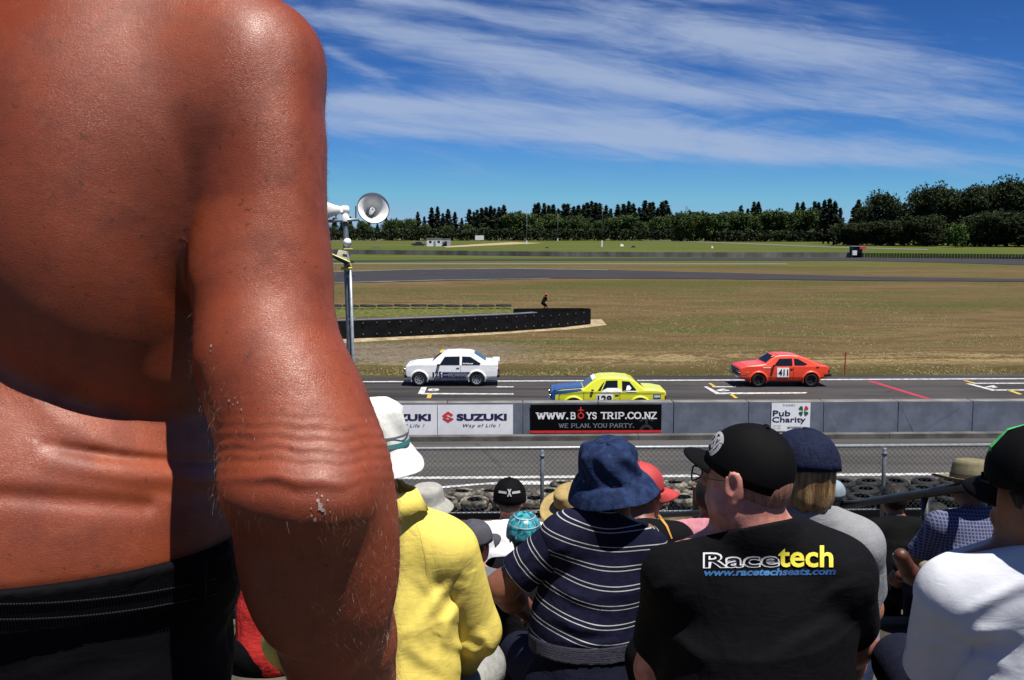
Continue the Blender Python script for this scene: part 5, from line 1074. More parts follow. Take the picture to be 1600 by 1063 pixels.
def person(label, J, top, bottom, skin=m_skin, yaw=0, head_yaw=0, head_tilt=(0, 0), hair=None, vox=.013, sub=0, sleeve='short', fold=.004, legs='long', shoe=m_shoed, hs=1.0, fat=0, group=None, armr=(.054, .043, .040, .027), dep=.68, g=.012, folds=None, hem=None, topname='shirt', hide_legs=False, hairlen=.0, seed=3, neckw=.056, topvox=None, coll=.014, ear=1.0, hatted=True, ear2=None, bsub=0):
    s = J['s']; root = empty('person', J['pelvis']-Vector((0, 0, .11*s)), label, 'person', group); Z = Vector((0, 0, 1))
    HF = yawdir(head_yaw)+Z*head_tilt[0]; R0 = HF.cross(Z).normalized(); up = (Z+R0*head_tilt[1]+Vector((0, 0, 0))).normalized(); fr = frame(HF, up); hd = J['head']
    neck = [cone(J['neck']-Z*.02*s, hd+fr[2]*(-.07*s)-fr[1]*.012*s, neckw*s, neckw*.93*s)]
    body = U([head_shapes(hd, fr, s*hs, fat, ear, ear2)]+neck, .03*s)
    tor = torso_shapes(J, dep, 0); armL = arm_shapes(J['SL'], J['EL'], J['HL'], 0, tuple(a*s for a in armr)); armR = arm_shapes(J['SR'], J['ER'], J['HR'], 0, tuple(a*s for a in armr))
    hands = hand_shapes(J['HL'], J['HL']-J['EL'], (0, 0, 1), s, .6, -1)+hand_shapes(J['HR'], J['HR']-J['ER'], (0, 0, 1), s, .6, 1)
    lg = []
    for q in 'LR': lg += [cone(J['hip'+q], J['knee'+q], .085*s, .058*s), cone(J['knee'+q], J['ank'+q], .055*s, .036*s), cone(J['ank'+q]+Z*-.045*s, J['ank'+q]+J['Y']*.15*s-Z*.065*s, .034*s, .030*s)]
    full = U([body, U(tor+armL+armR, .035*s), U(lg, .02)], .03*s); full = U([full]+hands, .006) if vox < .012 else full
    sdf('body', full, vox*s, skin, root, bsub)
    # clothing for the trunk
    fo = folds or (lambda P: fold*(1-2*np.abs(sn(P, 9, seed, (1, 1, .45), 4, 1.8)))+fold*.5*sn(P, 21, seed+1, (1, 1, .6)))
    kx = (hd-J['neck']).normalized(); tg = U([U(torso_shapes(J, dep, g), .045*s), cone(J['neck']-kx*.02*s, J['neck']+kx*.05*s, neckw*s*1.06+g*.5, neckw*s*.98+g*.45)], .025*s); ar = []
    ln = {'short': .62, 'long': 1.0, 'none': 0.0, 'cap': .35}[sleeve]
    hemz = hem if hem is not None else J['pelvis'].z-.06*s
    shT = tg; slv = []
    for q in 'LR':
        S, E, H = J['S'+q], J['E'+q], J['H'+q]
        if sleeve == 'long': a = U(arm_shapes(S, E, H, g*1.3, tuple(v*s for v in armr)), .03)
        elif ln: a = U([cone(S, S.lerp(E, ln+.25), armr[0]*s+g*1.1, armr[1]*s+g*1.6)], .02); cp = S.lerp(E, ln+.1); a = Cut(a, cp, (E-S), .006)
        else: continue
        if sleeve == 'long': a = Cut(a, H.lerp(E, .03), H-E, .006)
        slv.append(a); shT = U([shT, a], .035*s)
    base = Cut(shT, (0, 0, hemz), (0, 0, -1), .01); nf = J['neck']+kx*coll*s; base = Cut(base, nf, kx+J['Y']*.25, .004)
    sh = Dsp(base, fo); so_ = sdf(topname, sh, (topvox or vox)*s, top, root, sub)
    legsh = []
    for q in 'LR':
        c = [cone(J['hip'+q], J['knee'+q], .104*s, .074*s)]
        if legs == 'long': c += [cone(J['knee'+q], J['ank'+q], .068*s, .052*s)]
        legsh += c
    L = U([cone(J['pelvis'], J['belly'].lerp(J['pelvis'], .6), J['hw']+.016, J['bw']+.012, J['Y'], 1/dep*.92)]+legsh, .03*s)
    if legs == 'short':
        for q in 'LR': L = Cut(L, J['hip'+q].lerp(J['knee'+q], .86), J['knee'+q]-J['hip'+q])
    L = Dsp(L, lambda P: .005*sn(P, 16, seed+5, (1, 1, .7))); sdf('trousers', L, max(vox, .014)*s, bottom, root, 0)
    for q in 'LR':
        a = J['ank'+q]; sdf('shoe', U([cone(a-Z*.04*s-J['Y']*.03, a-Z*.062*s+J['Y']*.15*s, .046*s, .040*s), cone(a-Z*.0, a-Z*.05*s, .045*s, .045*s)], .02), .014, shoe, root, 0)
    if hair is not None:
        c0 = hd+fr[2]*.015*s*hs-fr[1]*.008*s*hs; hk = .95 if hatted else 1.0; hsd = ell(c0, (.083*s*hs*hk, .105*s*hs*hk, .105*s*hs*hk), Rm(fr))
        if hairlen: hsd = U([hsd, cone(hd-fr[1]*.035*s, hd-fr[1]*.05*s-fr[2]*(hairlen)*s, .082*s, .072*s, fr[1], 1.5)], .03)
        # keep it off the face
        hsd = Cut(hsd, hd+fr[1]*.055*s+fr[2]*.02*s, fr[1]*1.0-fr[2]*.45, .01)
        if not hairlen: hsd = Cut(hsd, hd-fr[2]*.055*s*hs, -fr[2]+fr[1]*.6, .01)
        if hatted: hsd = Cut(hsd, hd+fr[2]*.008*s*hs, fr[2], .004)
        hsd = Dsp(hsd, lambda P: .004*sn(P, 70, seed+9, (1, 1, .2))); sdf('hair', hsd, .009, hair, root, 0)
    return root, dict(fr=fr, hd=hd, s=s*hs, shirt=sh, J=J, fo=fo, shirt_obj=so_)
def brim_hat(root, hi, mat, prof, wob=.006, name='hat', tilt=(0, 0), drop=0.0, sx=1.0, sy=1.17, seed=1, nseg=72, band=None, c_off=(0, 0, 0), scale=1.0, brimwave=0.0, creases=0.0):
    """soft hat turned from a profile (radius, height above the head centre) in the head's frame"""
    R, F, U_ = hi["fr"]; U2 = (U_+R*tilt[0]+F*tilt[1]).normalized(); F2 = (F-U2*F.dot(U2)).normalized(); R2 = F2.cross(U2); s = hi['s']*scale
    c = hi['hd']+R*c_off[0]+F*c_off[1]+U_*c_off[2]; rs = np.random.RandomState(seed); ph = rs.uniform(0, 6.28, 8)
    # resample the profile
    pr = []
    for (r0, z0), (r1, z1) in zip(prof, prof[1:]):
        n = max(1, int(math.hypot(r1-r0, z1-z0)/.008))
        for i in range(n): pr.append((r0+(r1-r0)*i/n, z0+(z1-z0)*i/n))
    pr.append(prof[-1]); V = []; F_ = []; rad = []; N = nseg
    rmax = max(p[0] for p in prof); rc = None
    for i, (r, z) in enumerate(pr):
        b = max(0, (r-.098)/(rmax-.098+1e-6))
        for k in range(N):
            th = 2*PI*k/N; w = math.sin(2*th+ph[0])*.5+math.sin(3*th+ph[1])*.35+math.sin(5*th+ph[2]+z*30)*.25
            rr = r*(1+.02*w)+creases*.004*math.sin(7*th+ph[3]+z*60)*(1-b); zz = z+wob*w*(.3+1.2*b)+brimwave*b*math.cos(2*(th-PI/2))+(.004*creases*math.sin(4*th+ph[4]+r*90) if b == 0 else 0)
            V.append(c+(R2*(rr*math.cos(th)*sx)+F2*(rr*math.sin(th)*sy)+U2*zz)*s)
            rad.append(i/len(pr))
    for i in range(len(pr)-1):
        for k in range(N): F_.append((i*N+k, i*N+(k+1) % N, (i+1)*N+(k+1) % N, (i+1)*N+k))
    o = mk(name, [tuple(v) for v in V], F_, mat, root, smooth=True); attr(o, 'ring', [p for p in rad])
    sm = o.modifiers.new('thick', 'SOLIDIFY'); sm.thickness = .0028; sm.offset = 0
    if band:
        for (z0, z1, m_, nm) in band:
            vv = []; ff = []
            def rat(z):
                for (r0, a), (r1, b_) in zip(prof, prof[1:]):
                    if min(a, b_) <= z <= max(a, b_) and a != b_: return r0+(r1-r0)*(z-a)/(b_-a)
                return .1
            for j, z in enumerate((z0, z1)):
                for k in range(N):
                    th = 2*PI*k/N; w = math.sin(2*th+ph[0])*.5+math.sin(3*th+ph[1])*.35+math.sin(5*th+ph[2]+z*30)*.25; rr = rat(z)*(1+.02*w)+.0035+creases*.0025; zz = z+wob*w*.3
                    vv.append(c+(R2*(rr*math.cos(th)*sx)+F2*(rr*math.sin(th)*sy)+U2*zz)*s)
            for k in range(N): ff.append((k, (k+1) % N, N+(k+1) % N, N+k))
            mk(nm, [tuple(v) for v in vv], ff, m_, root, smooth=True)
    return o
BUCKET = [(0.0, .128), (.04, .127), (.072, .120), (.086, .108), (.092, .09), (.097, .05), (.101, .030), (.103, .026), (.118, .012), (.135, -.006), (.150, -.024), (.151, -.027)]
def cap(root, hi, mat, visor_mat=None, visor=True, name='cap', tilt=(0, 0), vis_len=.075, visor_yaw=0, back=False, scale=1.0, wob=.002, seed=1, panels=True, c_off=(0, 0, 0), tall=1.0, button=True, vdrop=.02, low=0, vcurve=.018):
    R, F, U_ = hi["fr"]; U2 = (U_+R*tilt[0]+F*tilt[1]).normalized(); F2 = (F-U2*F.dot(U2)).normalized(); R2 = F2.cross(U2); s = hi['s']*scale; c = hi['hd']+R*c_off[0]+F*c_off[1]+U_*c_off[2]
    a = math.radians(visor_yaw)+(PI if back else 0); FV = F2*math.cos(a)-R2*math.sin(a); RV = FV.cross(U2)
    V = []; Q = []; N = 64; nr = 15; rs = np.random.RandomState(seed); ph = rs.uniform(0, 6.28, 6)
    for i in range(nr):
        t = i/(nr-1); el = t*PI*.5; r = .0925*math.sin(min(el*1.06, PI/2))**.92; z = .022-low*t+(.108*tall)*math.cos(el)**.80
        for k in range(N):
            th = 2*PI*k/N; w = math.sin(2*th+ph[0])+math.sin(3*th+ph[1]+t*4)*.7; seam = -.0022*max(0, 1-abs(((th*6/(2*PI)+.5) % 1)-.5)*2*9)*(1 if panels else 0)*min(1, t*4)
            rr = r+wob*w*t+seam; V.append(c+(R2*(rr*math.cos(th))+F2*(rr*math.sin(th)*1.14)+U2*(z+wob*.6*w))*s)
    for i in range(nr-1):
        for k in range(N): Q.append((i*N+k, i*N+(k+1) % N, (i+1)*N+(k+1) % N, (i+1)*N+k))
    o = mk(name, [tuple(v) for v in V], Q, mat, root, smooth=True); sm = o.modifiers.new('t', 'SOLIDIFY'); sm.thickness = .003; sm.offset = 0
    if button: MB().lathe([(0, .006), (.006, .0045), (.009, 0)], 12, c+U2*(.130*tall+.001)*s, R2, F2, U2).build('button', mat, root, smooth=True)
    if visor:
        V = []; Q = []; n = 18; m = 7
        for j in range(m):
            q = j/(m-1)
            for i in range(n+1):
                u = -1+2*i/n; th = PI/2-u*1.02; bx_, by_ = .0935*math.cos(th), .0935*1.12*math.sin(th); fw = vis_len*(1-abs(u)**2.6)**.55
                x = bx_*(1+.04*q); y = by_+fw*q; z = .024-low-vdrop*q-vcurve*(u*u)*(.2+q)-.006*q*q; V.append(c+(RV*x+FV*y+U2*z)*s)
        for j in range(m-1):
            for i in range(n): Q.append((j*(n+1)+i, j*(n+1)+i+1, (j+1)*(n+1)+i+1, (j+1)*(n+1)+i))
        o = mk('visor', [tuple(v) for v in V], Q, visor_mat or mat, root, smooth=True); sm = o.modifiers.new('t', 'SOLIDIFY'); sm.thickness = .0035; sm.offset = 0
    return c, R2, F2, U2, s
def cap_point(cp, th, t, lift=.002, tall=1.0):
    """a point on the cap crown: bearing th from the front (+ towards the wearer's left), t from top (0) to rim (1)"""
    c, R2, F2, U2, s = cp; el = t*PI*.5; r = .0925*math.sin(min(el*1.06, PI/2))**.92+lift; z = .022+(.108*tall)*math.cos(el)**.80+lift*math.cos(el)
    a = PI/2+math.radians(th); return c+(R2*(r*math.cos(a))+F2*(r*math.sin(a)*1.14)+U2*z)*s
def cap_text(root, cp, s, th0, th1, t0, t1, mat, bold=.02, shear=0, poly=None, lift=.0028, name='lettering'):
    V, F = poly if poly else textmesh(s, shear, bold); a0 = min(v[0] for v in V); a1 = max(v[0] for v in V); b0 = min(v[1] for v in V); b1 = max(v[1] for v in V)
    P = [cap_point(cp, th0+(v[0]-a0)/(a1-a0)*(th1-th0), t1+(v[1]-b0)/(b1-b0)*(t0-t1), lift) for v in V]
    mk(name, [tuple(p) for p in P], F, mat, root)
def strip(root, pts, w, mat, name, nrm=(0, -1, 0), lift=.0):
    """thin ribbon of cloth along points"""
    pts = [Vector(p) for p in pts]; V = []; F = []; n = Vn(nrm)
    for i, p in enumerate(pts):
        t = (pts[min(i+1, len(pts)-1)]-pts[max(i-1, 0)]).normalized(); sd = t.cross(n).normalized()*w/2; V += [p-sd+n*lift, p+sd+n*lift]
    for i in range(len(pts)-1): F.append((2*i, 2*i+1, 2*i+3, 2*i+2))
    return mk(name, V, F, mat, root)
def surf_strip(root, f, pxs, w, d0, d1, mat, name, lift=.0014, step=4.0):
    """a flat printed or sewn line lying on cloth, through picture points, w = width in picture points"""
    L = []; 
    for (x0, y0), (x1, y1) in zip(pxs, pxs[1:]):
        n = max(1, int(math.hypot(x1-x0, y1-y0)/step)); L += [(x0+(x1-x0)*i/n, y0+(y1-y0)*i/n) for i in range(n)]
    L.append(pxs[-1]); A_ = []
    for i, p in enumerate(L):
        q0 = L[max(i-1, 0)]; q1 = L[min(i+1, len(L)-1)]; dx_, dy_ = q1[0]-q0[0], q1[1]-q0[1]; m = math.hypot(dx_, dy_) or 1; ww = w(i/(len(L)-1)) if callable(w) else w
        A_ += [(p[0]-dy_/m*ww/2, p[1]+dx_/m*ww/2), (p[0]+dy_/m*ww/2, p[1]-dx_/m*ww/2)]
    P = hit(lambda X: f(X)-lift, A_, d0, d1)
    return mk(name, [tuple(map(float, p)) for p in P], [(2*i, 2*i+1, 2*i+3, 2*i+2) for i in range(len(L)-1)], mat, root)
# ------------------------------------------------------------------ the bare-backed man close by
def topx(P):
    q = P-A([0, 0, CZ]); f = q[:, 1]*CP-q[:, 2]*SP; u = q[:, 1]*SP+q[:, 2]*CP
    f = np.maximum(f, .05); return 800+q[:, 0]/f*FPX, 531.5-u/f*FPX
def polydist(px, py, pts):
    best = np.full(len(px), 1e9, np.float32); sg = np.zeros(len(px), np.float32); n = len(pts)-1
    for i in range(n):
        ax, ay = pts[i]; bx_, by_ = pts[i+1]; dx_, dy_ = bx_-ax, by_-ay; L = dx_*dx_+dy_*dy_; t = ((px-ax)*dx_+(py-ay)*dy_)/L; tc_ = np.clip(t, 0, 1)
        ex, ey = px-ax-tc_*dx_, py-ay-tc_*dy_; d = np.sqrt(ex*ex+ey*ey); s = np.sign((dx_*ey-dy_*ex)); m = d < best; best = np.where(m, d, best); sg = np.where(m, s, sg)
    return best, sg                                                        # sg > 0: below the line
A_ = [(-120, 330), (0, 462), (60, 556), (120, 622), (200, 662), (270, 684), (360, 693)]
B_ = [(70, 694), (110, 703), (200, 716), (280, 722), (375, 725)]
C_ = [(-60, 772), (60, 778), (160, 788), (240, 792)]
def smooth_poly(pts, n=36):
    p = np.array(pts, float); t = np.linspace(0, len(p)-1, n*3); q = np.stack([np.interp(t, range(len(p)), p[:, i]) for i in (0, 1)], 1); k = 15; w = np.hanning(k+2)[1:-1]; w /= w.sum(); e = np.pad(q, ((k//2, k//2), (0, 0)), 'reflect', reflect_type='odd')
    return np.stack([np.convolve(e[:, i], w, 'valid') for i in (0, 1)], 1)[::3].tolist()
A_, B_, C_ = smooth_poly(A_), smooth_poly(B_, 16), smooth_poly(C_, 12)
def back_detail(P):
    px, py = topx(P); m = ((P[:, 1] < 1.06) & (px < 400)).astype(np.float32); o = 0
    fade = np.clip((px+140)/120, 0, 1)
    d, s = polydist(px, py, A_); sd = d*s; o = o+.003*np.exp(-((sd-42)/26)**2)
    d, s = polydist(px, py, B_); sd = d*s; o = o+(-.0045*np.exp(-(d/10)**2)+.004*np.exp(-((sd-26)/18)**2))*np.clip((px-40)/110, 0, 1)
    d, s = polydist(px, py, C_); o = o-.0035*np.exp(-(d/16)**2)
    o = o-.003*np.exp(-(((px-338)/16)**2+((py-235)/35)**2))
    o = o+.0006*sn(P, 20, 4, (1, 1, 1))+.00008*sn(P, 90, 6, (1, 1, 1))
    return o*m*fade
def arm_detail(P):
    px, py = topx(P); m = (px > 300).astype(np.float32)*(P[:, 1] < .99)
    w = py+.00035*(px-470)**2+5*np.sin(px/31+.5)+2.2*np.sin(px/11)
    w = w+5*sn(P, 42, 77, (1, 1, 1)); o = (.00020+.00030*np.clip(sn(P, 50, 78), 0, 1))*np.sin(w/5.2+1.5*np.sin(px/47))*np.exp(-((py-735)/30)**2)*np.clip((px-360)/60, 0, 1)*(.55+.45*np.sin(px/37+py/19))
    o = o+.0004*np.sin((w+py*.2)/3.4)*np.exp(-((py-700)/50)**2)
    o = o-.0008*np.exp(-((w-766)/9)**2)*np.exp(-((px-450)/75)**2)+.003*np.exp(-((w-748)/12)**2)*np.exp(-((px-470)/80)**2)
    o = o+.0022*sn(P, 30, 8, (1, 1, .45))*np.exp(-((py-880)/170)**2)+.00018*sn(P, 60, 9, (1, 1, .8))+.0001*sn(P, 210, 10)
    return o*m
def build_man():
    J = dict(X=Vector((1, 0, 0)), Y=Vector((0, 1, 0)), s=1)
    root = empty('person', (W(10, 600, 1.0).x, 1.0, 5.27), 'tanned shirtless man in black jeans standing close, bare back and arm towards us', 'person')
    xs = W(10, 600, 1.0).x; Z = Vector((0, 0, 1))
    def w(px, py, d): return W(px, py, d)
    armp = [(388, 138, .955, .0535), (400, 230, .94, .0545), (405, 330, .93, .0530), (408, 430, .915, .0575), (420, 560, .885, .0585), (456, 650, .865, .0610), (482, 740, .845, .0630), (494, 830, .855, .0600), (505, 900, .87, .0568), (528, 1000, .90, .0482), (537, 1070, .925, .0430), (556, 1180, .965, .034), (562, 1240, .985, .028)]
    arm = [cone(w(*armp[i][:3]), w(*armp[i+1][:3]), armp[i][3], armp[i+1][3]) for i in range(len(armp)-1)]
    elbow = [ell(w(488, 780, .795), (.040, .028, .026)), ell(w(425, 768, .812), (.036, .024, .020)), ell(w(455, 900, .835), (.03, .018, .06)), ell(w(560, 880, .85), (.024, .022, .075)), ell(w(436, 330, .90), (.026, .03, .10)), ell(w(408, 200, .935), (.044, .045, .085))]
    hand = hand_shapes(w(562, 1240, .985), (-.05, .12, -1), (1, .1, 0), 1.05, .7, -1)
    armU = Dsp(U([U(arm, .03)]+elbow, .035), arm_detail)
    mir = lambda v: Vector((2*xs-v.x, v.y, v.z))
    armL = [cone(mir(w(*armp[i][:3])), mir(w(*armp[i+1][:3])), armp[i][3], armp[i+1][3]) for i in range(len(armp)-1)]
    c = lambda py, d=1.0: Vector((xs, d, W(10, py, 1.0).z))
    n = (0, 1, 0)
    tor = [cone(c(110, 1.055), c(430, 1.03), .200, .205, n, 1.50), cone(c(430, 1.03), c(690, 1.070), .205, .197, n, 1.50), cone(c(670, 1.065), c(830, 1.0), .200, .224, n, 1.42), cone(c(830, .995), c(980, .99), .222, .188, n, 1.22), ell(c(880, 1.10), (.19, .17, .16)), ell(c(330, 1.06), (.19, .15, .17))]
    tor += [ell(w(205, 235, .935), (.105, .045, .11)), ell(mir(w(205, 235, .935)), (.105, .045, .11)), cone(w(395, 105, .96), w(95, -110, 1.0), .058, .075), cone(mir(w(395, 105, .96)), mir(w(95, -110, 1.0)), .058, .075), cone(w(340, 165, .98), mir(w(340, 165, .98)), .072, .072), ell(w(330, 300, .985), (.035, .07, .13)), cone(w(300, 190, .945), w(385, 260, .945), .045, .042), ell(mir(w(330, 300, .985)), (.035, .07, .13))]
    mass = U([ell(w(165, 330, 1.0), (.132, .152, .236)), ell(w(248, 560, 1.025), (.070, .105, .086)), ell(w(60, 300, .99), (.11, .10, .13))], .03); core = U(tor, .045)
    ml = U([ell(mir(w(165, 330, 1.0)), (.132, .152, .236)), ell(mir(w(248, 560, 1.025)), (.070, .105, .086)), ell(mir(w(60, 300, .99)), (.11, .10, .13))], .03)
    def ftor(P):
        px, py = topx(P); k = np.clip((580-py)/380, 0, 1); k = .009+.052*k*k*(3-2*k); d = smin(core.f(P), mass.f(P), k); return smin(d, ml.f(P), k)
    torS = Sh(ftor, core.lo, core.hi)
    torU = Dsp(torS, back_detail)
    N = Vector((xs, 1.01, 6.93)); hd = Vector((xs, 1.05, 7.10)); fr = frame((0, 1, -.1))
    headS = U([head_shapes(hd, fr, 1.08)]+[cone(N, hd-Z*.07, .066, .062)], .03)
    def fbody(P):
        t = torU.f(P); a = armU.f(P); al = armLU.f(P); px, py = topx(P)
        k = np.where(py < 250, .045, .004).astype(np.float32)
        k = np.clip((300-py)/260, 0, 1); k = .010+.050*k*k*(3-2*k); d = smin(t, a, k); d = smin(d, al, .03); d = smin(d, headS.f(P), .05); return smin(d, hu.f(P), .006)
    armLU = U(armL, .03); hu = U(hand+hand_shapes(mir(w(562, 1240, .985)), (.05, .12, -1), (-1, .1, 0), 1.05, .7, 1), .004)
    full = Sh(fbody, np.min([torU.lo, armU.lo, armLU.lo, hu.lo, headS.lo], 0), np.max([torU.hi, armU.hi, armLU.hi, hu.hi, headS.hi], 0))
    def ex(b, p, co, cc):
        fine = b.noise(b.map(co, scale=(1, 1, 2.0)), 420, 4, .7); cell = b.new('ShaderNodeTexVoronoi', {'Scale': 640.0}, feature='DISTANCE_TO_EDGE'); b.l.new(b.map(co, scale=(.55, 1, 1.5)), cell.inputs['Vector'])
        mid = b.noise(co, 26, 5, .6); big = b.noise(co, 7, 4, .6)
        cc = b.mix(b.ramp(big, .35, .68), (.31, .056, .017), (.41, .086, .031))
        cc = b.mix(b.math('MULTIPLY', b.ramp(mid, .45, .72), .5), cc, (.17, .026, .008))
        fr_ = b.noise(co, 135, 2, .5); cc = b.mix(b.math('MULTIPLY', b.ramp(fr_, .665, .73), .6), cc, (.12, .03, .012))
        pale = b.noise(co, 60, 5, .7); cc = b.mix(b.math('MULTIPLY', b.ramp(pale, .56, .76), .30), cc, (.46, .15, .085))
        h = b.math('ADD', b.math('MULTIPLY', fine, .0003), b.math('ADD', b.math('MULTIPLY', b.ramp(cell.outputs[0], 0, .12), .00009), b.math('MULTIPLY', mid, .0008)))
        h = b.math('ADD', h, b.math('MULTIPLY', b.noise(b.map(co, scale=(.7, 1, 1.3)), 120, 4, .6), .0002))
        bn = b.new('ShaderNodeBump', {'Strength': .85, 'Distance': 1.0, 'Height': h}); b.l.new(bn.outputs[0], p.inputs['Normal'])
        b.set(p.inputs['Roughness'], b.ramp(mid, .3, .75, .36, .52)); return cc
    m_sk = M('sunburnt_skin', (.35, .10, .05), .45, .1, 9, spec=.48, sss=.03, extra=ex)
    V, Q = nets(full.f, full.lo-.02, full.hi+.02, .011); V = project(full.f, V, 1, .011)
    for i in range(2): V, Q = subdiv(V, Q); V = project(full.f, V, 1, .005)
    mk('body', V, Q, m_sk, root, smooth=True); BVt = V
    # trousers
    wz = 6.292; ank = lambda sx_: Vector((xs+sx_*.13, 1.02, 5.36))
    lg = []
    for sx_ in (-1, 1): lg += [cone((xs+sx_*.095, 1.0, 6.12), (xs+sx_*.11, 1.01, 5.82), .108, .085), cone((xs+sx_*.11, 1.01, 5.82), ank(sx_), .084, .072)]
    hips = U([Off(U(tor[2:4], .04), .006), ell((xs-.08, .96, 6.14), (.118, .120, .13)), ell((xs+.08, .96, 6.14), (.118, .120, .13))]+lg, .05)
    tr = Dsp(Cut(hips, (0, 0, wz), (0, 0, 1), .006), lambda P: .003*sn(P, 22, 3, (1, 1, .7))+.0015*(1-2*np.abs(sn(P, 30, 5, (.5, 1, 1.4))))); m_bj = fabric('black_denim', (.0022, .0022, .004), fold=.3)
    sdf('trousers', tr, .011, m_bj, root, 1)
    wb = Inter(Off(hips, .0055), Cut(Cut(ell((xs, 1, wz-.02), (.6, .6, .6)), (0, 0, wz+.002), (0, 0, 1)), (0, 0, wz-.042), (0, 0, -1)), .003); sdf('waistband', wb, .009, m_bj, root, 1)
    thr = M('stitch_thread', (.016, .016, .024), .7)
    for py0, nm in ((944, 0), (968, 1)):
        pts = [(x, py0-(x/365.0)**2*46) for x in range(-30, 345, 5)]; P = hit(lambda X: np.minimum(tr.f(X), wb.f(X))-.001, pts, .6, 1.2); b = MB()
        for i in range(0, len(P)-1):
            p, q = Vector(map(float, P[i])), Vector(map(float, P[i+1])); b.tube([p, p.lerp(q, .7)], .0006, 4)
        b.build('stitching', thr, root, kind='stuff')
    lp = hit(lambda X: wb.f(X)-.002, [(312, y) for y in range(878, 975, 8)], .6, 1.2); b = MB(); V = []
    for i, p in enumerate(lp):
        p = Vector(map(float, p)); V += [p+Vector((-.006, -.003, 0)), p+Vector((.006, -.003, 0)), p+Vector((.006, .004, 0)), p+Vector((-.006, .004, 0))]
    F = [(4*i+j, 4*i+(j+1) % 4, 4*i+4+(j+1) % 4, 4*i+4+j) for i in range(len(lp)-1) for j in range(4)]+[(0, 1, 2, 3), tuple(range(len(V)-4, len(V)))[::-1]]; b.add(V, F).build('belt_loop', m_bj, root)
    for sx_ in (-1, 1): sdf('shoe', U([cone((xs+sx_*.13, .97, 5.32), (xs+sx_*.15, 1.16, 5.31), .05, .043)], .02), .012, m_shoed, root, 0)
    hc = hd+Z*.02; hsd = Cut(Cut(ell(hc, (.09, .112, .112), Rm(fr)), hd+fr[1]*.055, fr[1]-fr[2]*.45, .01), hd-Z*.075, -Z+fr[1]*.6, .01); sdf('hair', hsd, .010, m_hair_gr, root, 0)
    # body hair: fine ribbons rooted in the skin
    rs = np.random.RandomState(11); V = BVt; px, py = topx(V)
    e = .002; d0 = full.f(V); g = np.stack([full.f(V+A([e, 0, 0]))-d0, full.f(V+A([0, e, 0]))-d0, full.f(V+A([0, 0, e]))-d0], 1); g /= np.linalg.norm(g, axis=1)[:, None]+1e-9
    viewd = V-A([0, 0, CZ]); viewd /= np.linalg.norm(viewd, axis=1)[:, None]; rim = 1-np.abs((g*viewd).sum(1)); onarm = (px > 300) & (px < 640) & (py > -40) & (py < 1120) & (V[:, 1] < 1.05)
    wgt = onarm*(.10+1.6*(rim > .75)+.6*(py > 560)+1.0*((py > 780))*(px > 480))+((px > 150) & (px <= 420) & (py < 150) & (V[:, 1] < 1.0))*.08
    wgt = wgt/wgt.sum(); HV = {0: [], 1: []}; HF = {0: [], 1: []}; 
    for idx in rs.choice(len(V), 15000, p=wgt):
        p = V[idx]+rs.normal(0, .0015, 3); n_ = g[idx]; y_ = py[idx]; low = y_ > 600; k = 1 if (low and rs.rand() < .75) else 0
        dn = np.array([rs.normal(0, .5)+(.25 if low else 0), rs.normal(0, .5), -1.0 if rs.rand() < .8 else .3]); dn -= n_*dn.dot(n_)*.8; dn /= np.linalg.norm(dn)+1e-9; L = rs.uniform(.004, .012)*(1.2 if low else .85); wd = rs.uniform(.00003, .00006)
        sd = np.cross(dn, viewd[idx]); sd /= np.linalg.norm(sd)+1e-9; pr = p-n_*.0005; dr = dn*.75+n_*rs.uniform(.25, .8); k0 = len(HV[k])
        for j in range(4):
            ww = wd*(1-j/4.2); HV[k] += [tuple(pr-sd*ww), tuple(pr+sd*ww)]; dr = dr*.8+dn*.35+rs.normal(0, .30, 3); dr /= np.linalg.norm(dr); pr = pr+dr*L/3
        for j in range(3): HF[k].append((k0+2*j, k0+2*j+1, k0+2*j+3, k0+2*j+2))
    mk('dark_body_hair', HV[0], HF[0], M('dark_arm_hair', (.05, .02, .012), .5), root, kind='stuff'); mk('fair_body_hair', HV[1], HF[1], M('fair_arm_hair', (.26, .13, .06), .4), root, kind='stuff')
    # flecks of dried white skin and paint by the elbow
    b = MB(); spots = [(500, 790, 9), (504, 797, 7), (497, 782, 5), (508, 803, 4), (487, 806, 4), (492, 812, 5), (503, 775, 3), (512, 782, 3), (486, 795, 2.5), (495, 771, 2.5), (330, 541, 4), (329, 548, 2.5), (352, 618, 2), (358, 626, 3), (364, 632, 2), (371, 629, 2.5), (377, 640, 3), (346, 610, 1.6), (367, 622, 1.6), (500, 812, 2.5), (516, 800, 2)]
    for (x, y, r_) in spots+[(rs.uniform(380, 600), rs.uniform(820, 1050), rs.uniform(.6, 1.4)) for _ in range(45)]:
        r_ *= .68; pts = [(x+r_*(.45+1.0*rs.rand())*.75*math.cos(a), y+r_*(.45+1.0*rs.rand())*math.sin(a)) for a in np.arange(0, 6.28, .7)]; P = hit(lambda X: full.f(X)-.0006, pts, .5, 1.2); b.add([tuple(map(float, q)) for q in P], [tuple(range(len(P)))])
    b.build('dry_skin_flecks', M('dry_flecks', (.50, .36, .31), .8, .4, 200), root, kind='stuff')
build_man()

